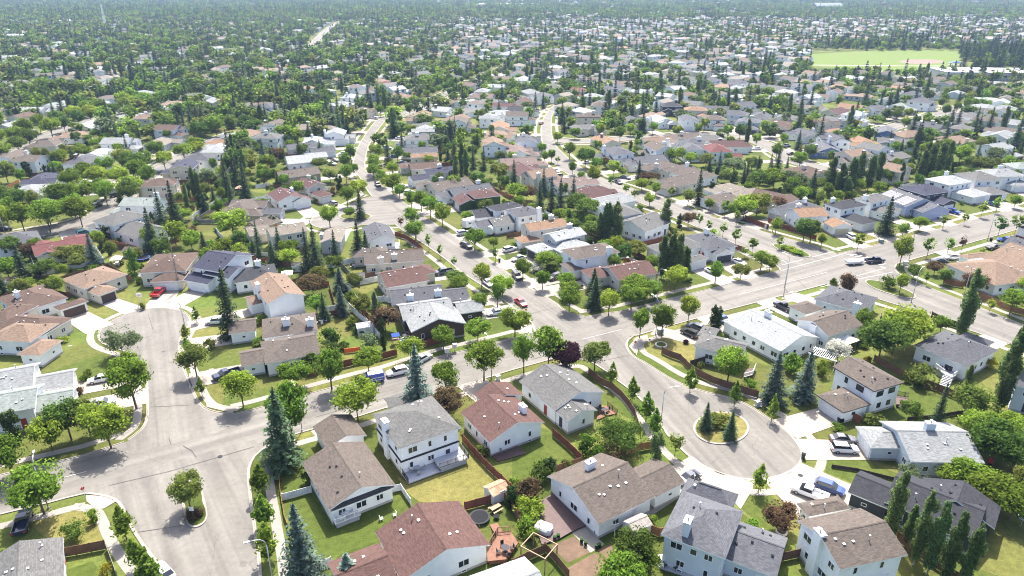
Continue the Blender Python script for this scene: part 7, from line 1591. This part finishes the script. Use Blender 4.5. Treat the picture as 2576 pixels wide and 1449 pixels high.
def tree_near(x, y, d):
    kx, ky = int(x // 10), int(y // 10)
    return any((x - a) ** 2 + (y - b) ** 2 < (d + c * .55) ** 2 for i in (-1, 0, 1) for j in (-1, 0, 1) for a, b, c in TG.get((kx + i, ky + j), ()))
def wooded(x, y):
    "share of the ground under trees, by quarter of the picture"
    px, py, z = PX(Vector((x, y, 0)))
    f = (.70 if py > 150 else .78) if px < 900 else (.74 if px < 1250 else .74)
    if py < 60: f = max(f, .6)
    return f
# clumpy noise
def lump(x, y): return .5 + .25 * math.sin(x * .021 + 1.7 * math.sin(y * .013)) + .25 * math.sin(y * .027 + 1.3 * math.sin(x * .017))
spots = []
Y = 262.0
while Y < 1500:
    step = 7.2 if Y < 700 else 8.8
    half = Y * .80 + 25; X = -half
    while X < half:
        x, y = X + rt.uniform(-.5, .5) * step, Y + rt.uniform(-.5, .5) * step
        X += step
        px, py, z = PX(Vector((x, y, 0)))
        if py > 352 and (px < 560 or px > 620): 
            if py > 380 or rt.random() < .5: continue
        if 2035 < px < 2445 and 128 < py < 190: continue
        if px > 2400 and 172 < py < 196: continue
        if rt.random() > wooded(x, y) * (.55 + .75 * lump(x, y)): continue
        if on_road(x, y, 3.6) or foot_near(x, y, 2.0 if px > 1150 else 2.8) or tree_near(x, y, 2.8): continue
        spots.append((y, x))
    Y += step
spots.sort()
for y, x in spots:
    px, py, z = PX(Vector((x, y, 0)))
    q = rt.random(); sp = (.44 if px < 1100 else .34) if lump(x * 1.7 + 300, y * 1.7) > .5 else .16
    p = Vector((x, y, 0))
    if q < sp: kind, h, r = 'spruce', rt.uniform(9, 16), rt.uniform(2.5, 4.0)
    elif q < sp + .045: kind, h, r = 'poplar', rt.uniform(9, 14), rt.uniform(1.4, 2.2)
    else: kind, h, r = 'round', rt.uniform(7, 12.5) * (1 if px < 1150 else .75), rt.uniform(3.6, 6.8) * (1 if px < 1150 else .72)
    if NTREE.get(kind, 0) < 296 and y < 700:
        tree(kind, p, h, r, None if kind != 'round' else rt.choice(('green', 'green', 'lime', 'dark', 'olive', 'dark', 'green')), where='in the wooded gardens north of the side street' if x < 0 else 'in the gardens beyond the tree-lined street')
    else:
        ks, H, Rr = {'spruce': (k_spr, 12, 2.9), 'poplar': (k_pop, 12, 1.8), 'round': (k_round, 8, 3.5)}[kind]
        pts.append((x, y, 0)); idx.append(rt.choice(ks)); scl.append((r / Rr, r / Rr, h / H)); rot.append(rt.uniform(0, 6.28))
Y = 1500.0
while Y < 4200:
    step = 23 if Y < 2300 else 30
    half = Y * .80 + 60; X = -half
    while X < half:
        x, y = X + rt.uniform(-.5, .5) * step, Y + rt.uniform(-.5, .5) * step; X += step
        if rt.random() > (.8 if x < -.1 * y else .5) * (.6 + .6 * lump(x * .5, y * .5)): continue
        pts.append((x, y, 0)); idx.append(rt.choice(k_patch)); f = rt.uniform(.85, 1.3); scl.append((f, f, f)); rot.append(rt.uniform(0, 6.28))
    Y += step
# tall dark shelter belt behind the playing field
for k in range(260):
    px = rt.uniform(2030, 2640); f = (px - 2030) / 610
    py = rt.uniform(112, 122) if px < 2430 else rt.uniform(118, 150)
    if px < 2430 and rt.random() < .25: continue
    p = P(px, py); pts.append((p.x, p.y, 0)); s = rt.random() < .6
    idx.append(rt.choice(k_spr if s else k_round)); h = rt.uniform(.8, 1.35); scl.append((h, h, h)); rot.append(rt.uniform(0, 6.28))
for k in range(90):
    px = rt.uniform(2410, 2640); py = rt.uniform(128, 172); 
    if px - 2410 < (172 - py) * .6 and py > 150: continue
    p = P(px, py); pts.append((p.x, p.y, 0)); idx.append(rt.choice(k_spr)); h = rt.uniform(.9, 1.5); scl.append((h, h, h)); rot.append(rt.uniform(0, 6.28))
me = bpy.data.meshes.new('distant_trees'); me.from_pydata(pts, [], [])
a = me.attributes.new('k_index', 'INT', 'POINT'); a.data.foreach_set('value', np.array(idx, np.int32))
a = me.attributes.new('k_scale', 'FLOAT_VECTOR', 'POINT'); a.data.foreach_set('vector', np.array(scl, np.float32).ravel())
a = me.attributes.new('k_rot', 'FLOAT_VECTOR', 'POINT'); a.data.foreach_set('vector', np.array([(0, 0, q) for q in rot], np.float32).ravel())
dt = inst('distant_trees', me)
tag(dt, 'dense mass of distant trees fading toward the horizon', 'trees', kind='stuff')
ng = bpy.data.node_groups.new('scatter_far_trees', 'GeometryNodeTree')
ng.interface.new_socket('Geometry', in_out='INPUT', socket_type='NodeSocketGeometry'); ng.interface.new_socket('Geometry', in_out='OUTPUT', socket_type='NodeSocketGeometry')
gi, go = ng.nodes.new('NodeGroupInput'), ng.nodes.new('NodeGroupOutput')
iop = ng.nodes.new('GeometryNodeInstanceOnPoints'); ci = ng.nodes.new('GeometryNodeCollectionInfo')
ci.inputs['Collection'].default_value = FARCOL; ci.inputs['Separate Children'].default_value = True; ci.inputs['Reset Children'].default_value = True
def nattr(nm, ty):
    n = ng.nodes.new('GeometryNodeInputNamedAttribute'); n.data_type = ty; n.inputs[0].default_value = nm; return n.outputs[0]
iop.inputs['Pick Instance'].default_value = True
ng.links.new(gi.outputs[0], iop.inputs['Points']); ng.links.new(ci.outputs[0], iop.inputs['Instance'])
ng.links.new(nattr('k_index', 'INT'), iop.inputs['Instance Index']); ng.links.new(nattr('k_scale', 'FLOAT_VECTOR'), iop.inputs['Scale'])
ng.links.new(nattr('k_rot', 'FLOAT_VECTOR'), iop.inputs['Rotation']); ng.links.new(iop.outputs[0], go.inputs[0])
md = dt.modifiers.new('scatter', 'NODES'); md.node_group = ng
print('trees', NTREE, 'far', len(pts), 'houses', len(HOUSES), 'far houses', len(FAR) - NSINGLE)
# ------------------------------------------------------------------ haze
hz = MB(); hz.box(-5300, 5300, -80, 5700, -1, 90)
t = NT('haze_air'); pv = t.n('ShaderNodeVolumePrincipled'); pv.inputs['Color'].default_value = (.34, .47, .72, 1); pv.inputs['Density'].default_value = .00012; pv.inputs['Anisotropy'].default_value = .3
t.l(pv.outputs[0], t.out.inputs['Volume'])
tag(hz.build('haze', MAT['haze_air']), 'pale summer haze in the air', 'haze', kind='stuff')

# keep every label within sixteen words
for o in bpy.data.objects:
    lb = o.get('label')
    if lb and len(lb.split()) > 16:
        for a_, b_ in ((' on the driveway of the', ' at the'), ('bright ', ''), ('large ', ''), (' with a round island', ''), (' conical', ''), (' tall', ''), (' the hooked street', ' hooked street'), (' leafy', '')):
            if len(lb.split()) > 16: lb = lb.replace(a_, b_)
        o['label'] = ' '.join(lb.split()[:16]) if len(lb.split()) > 16 else lb
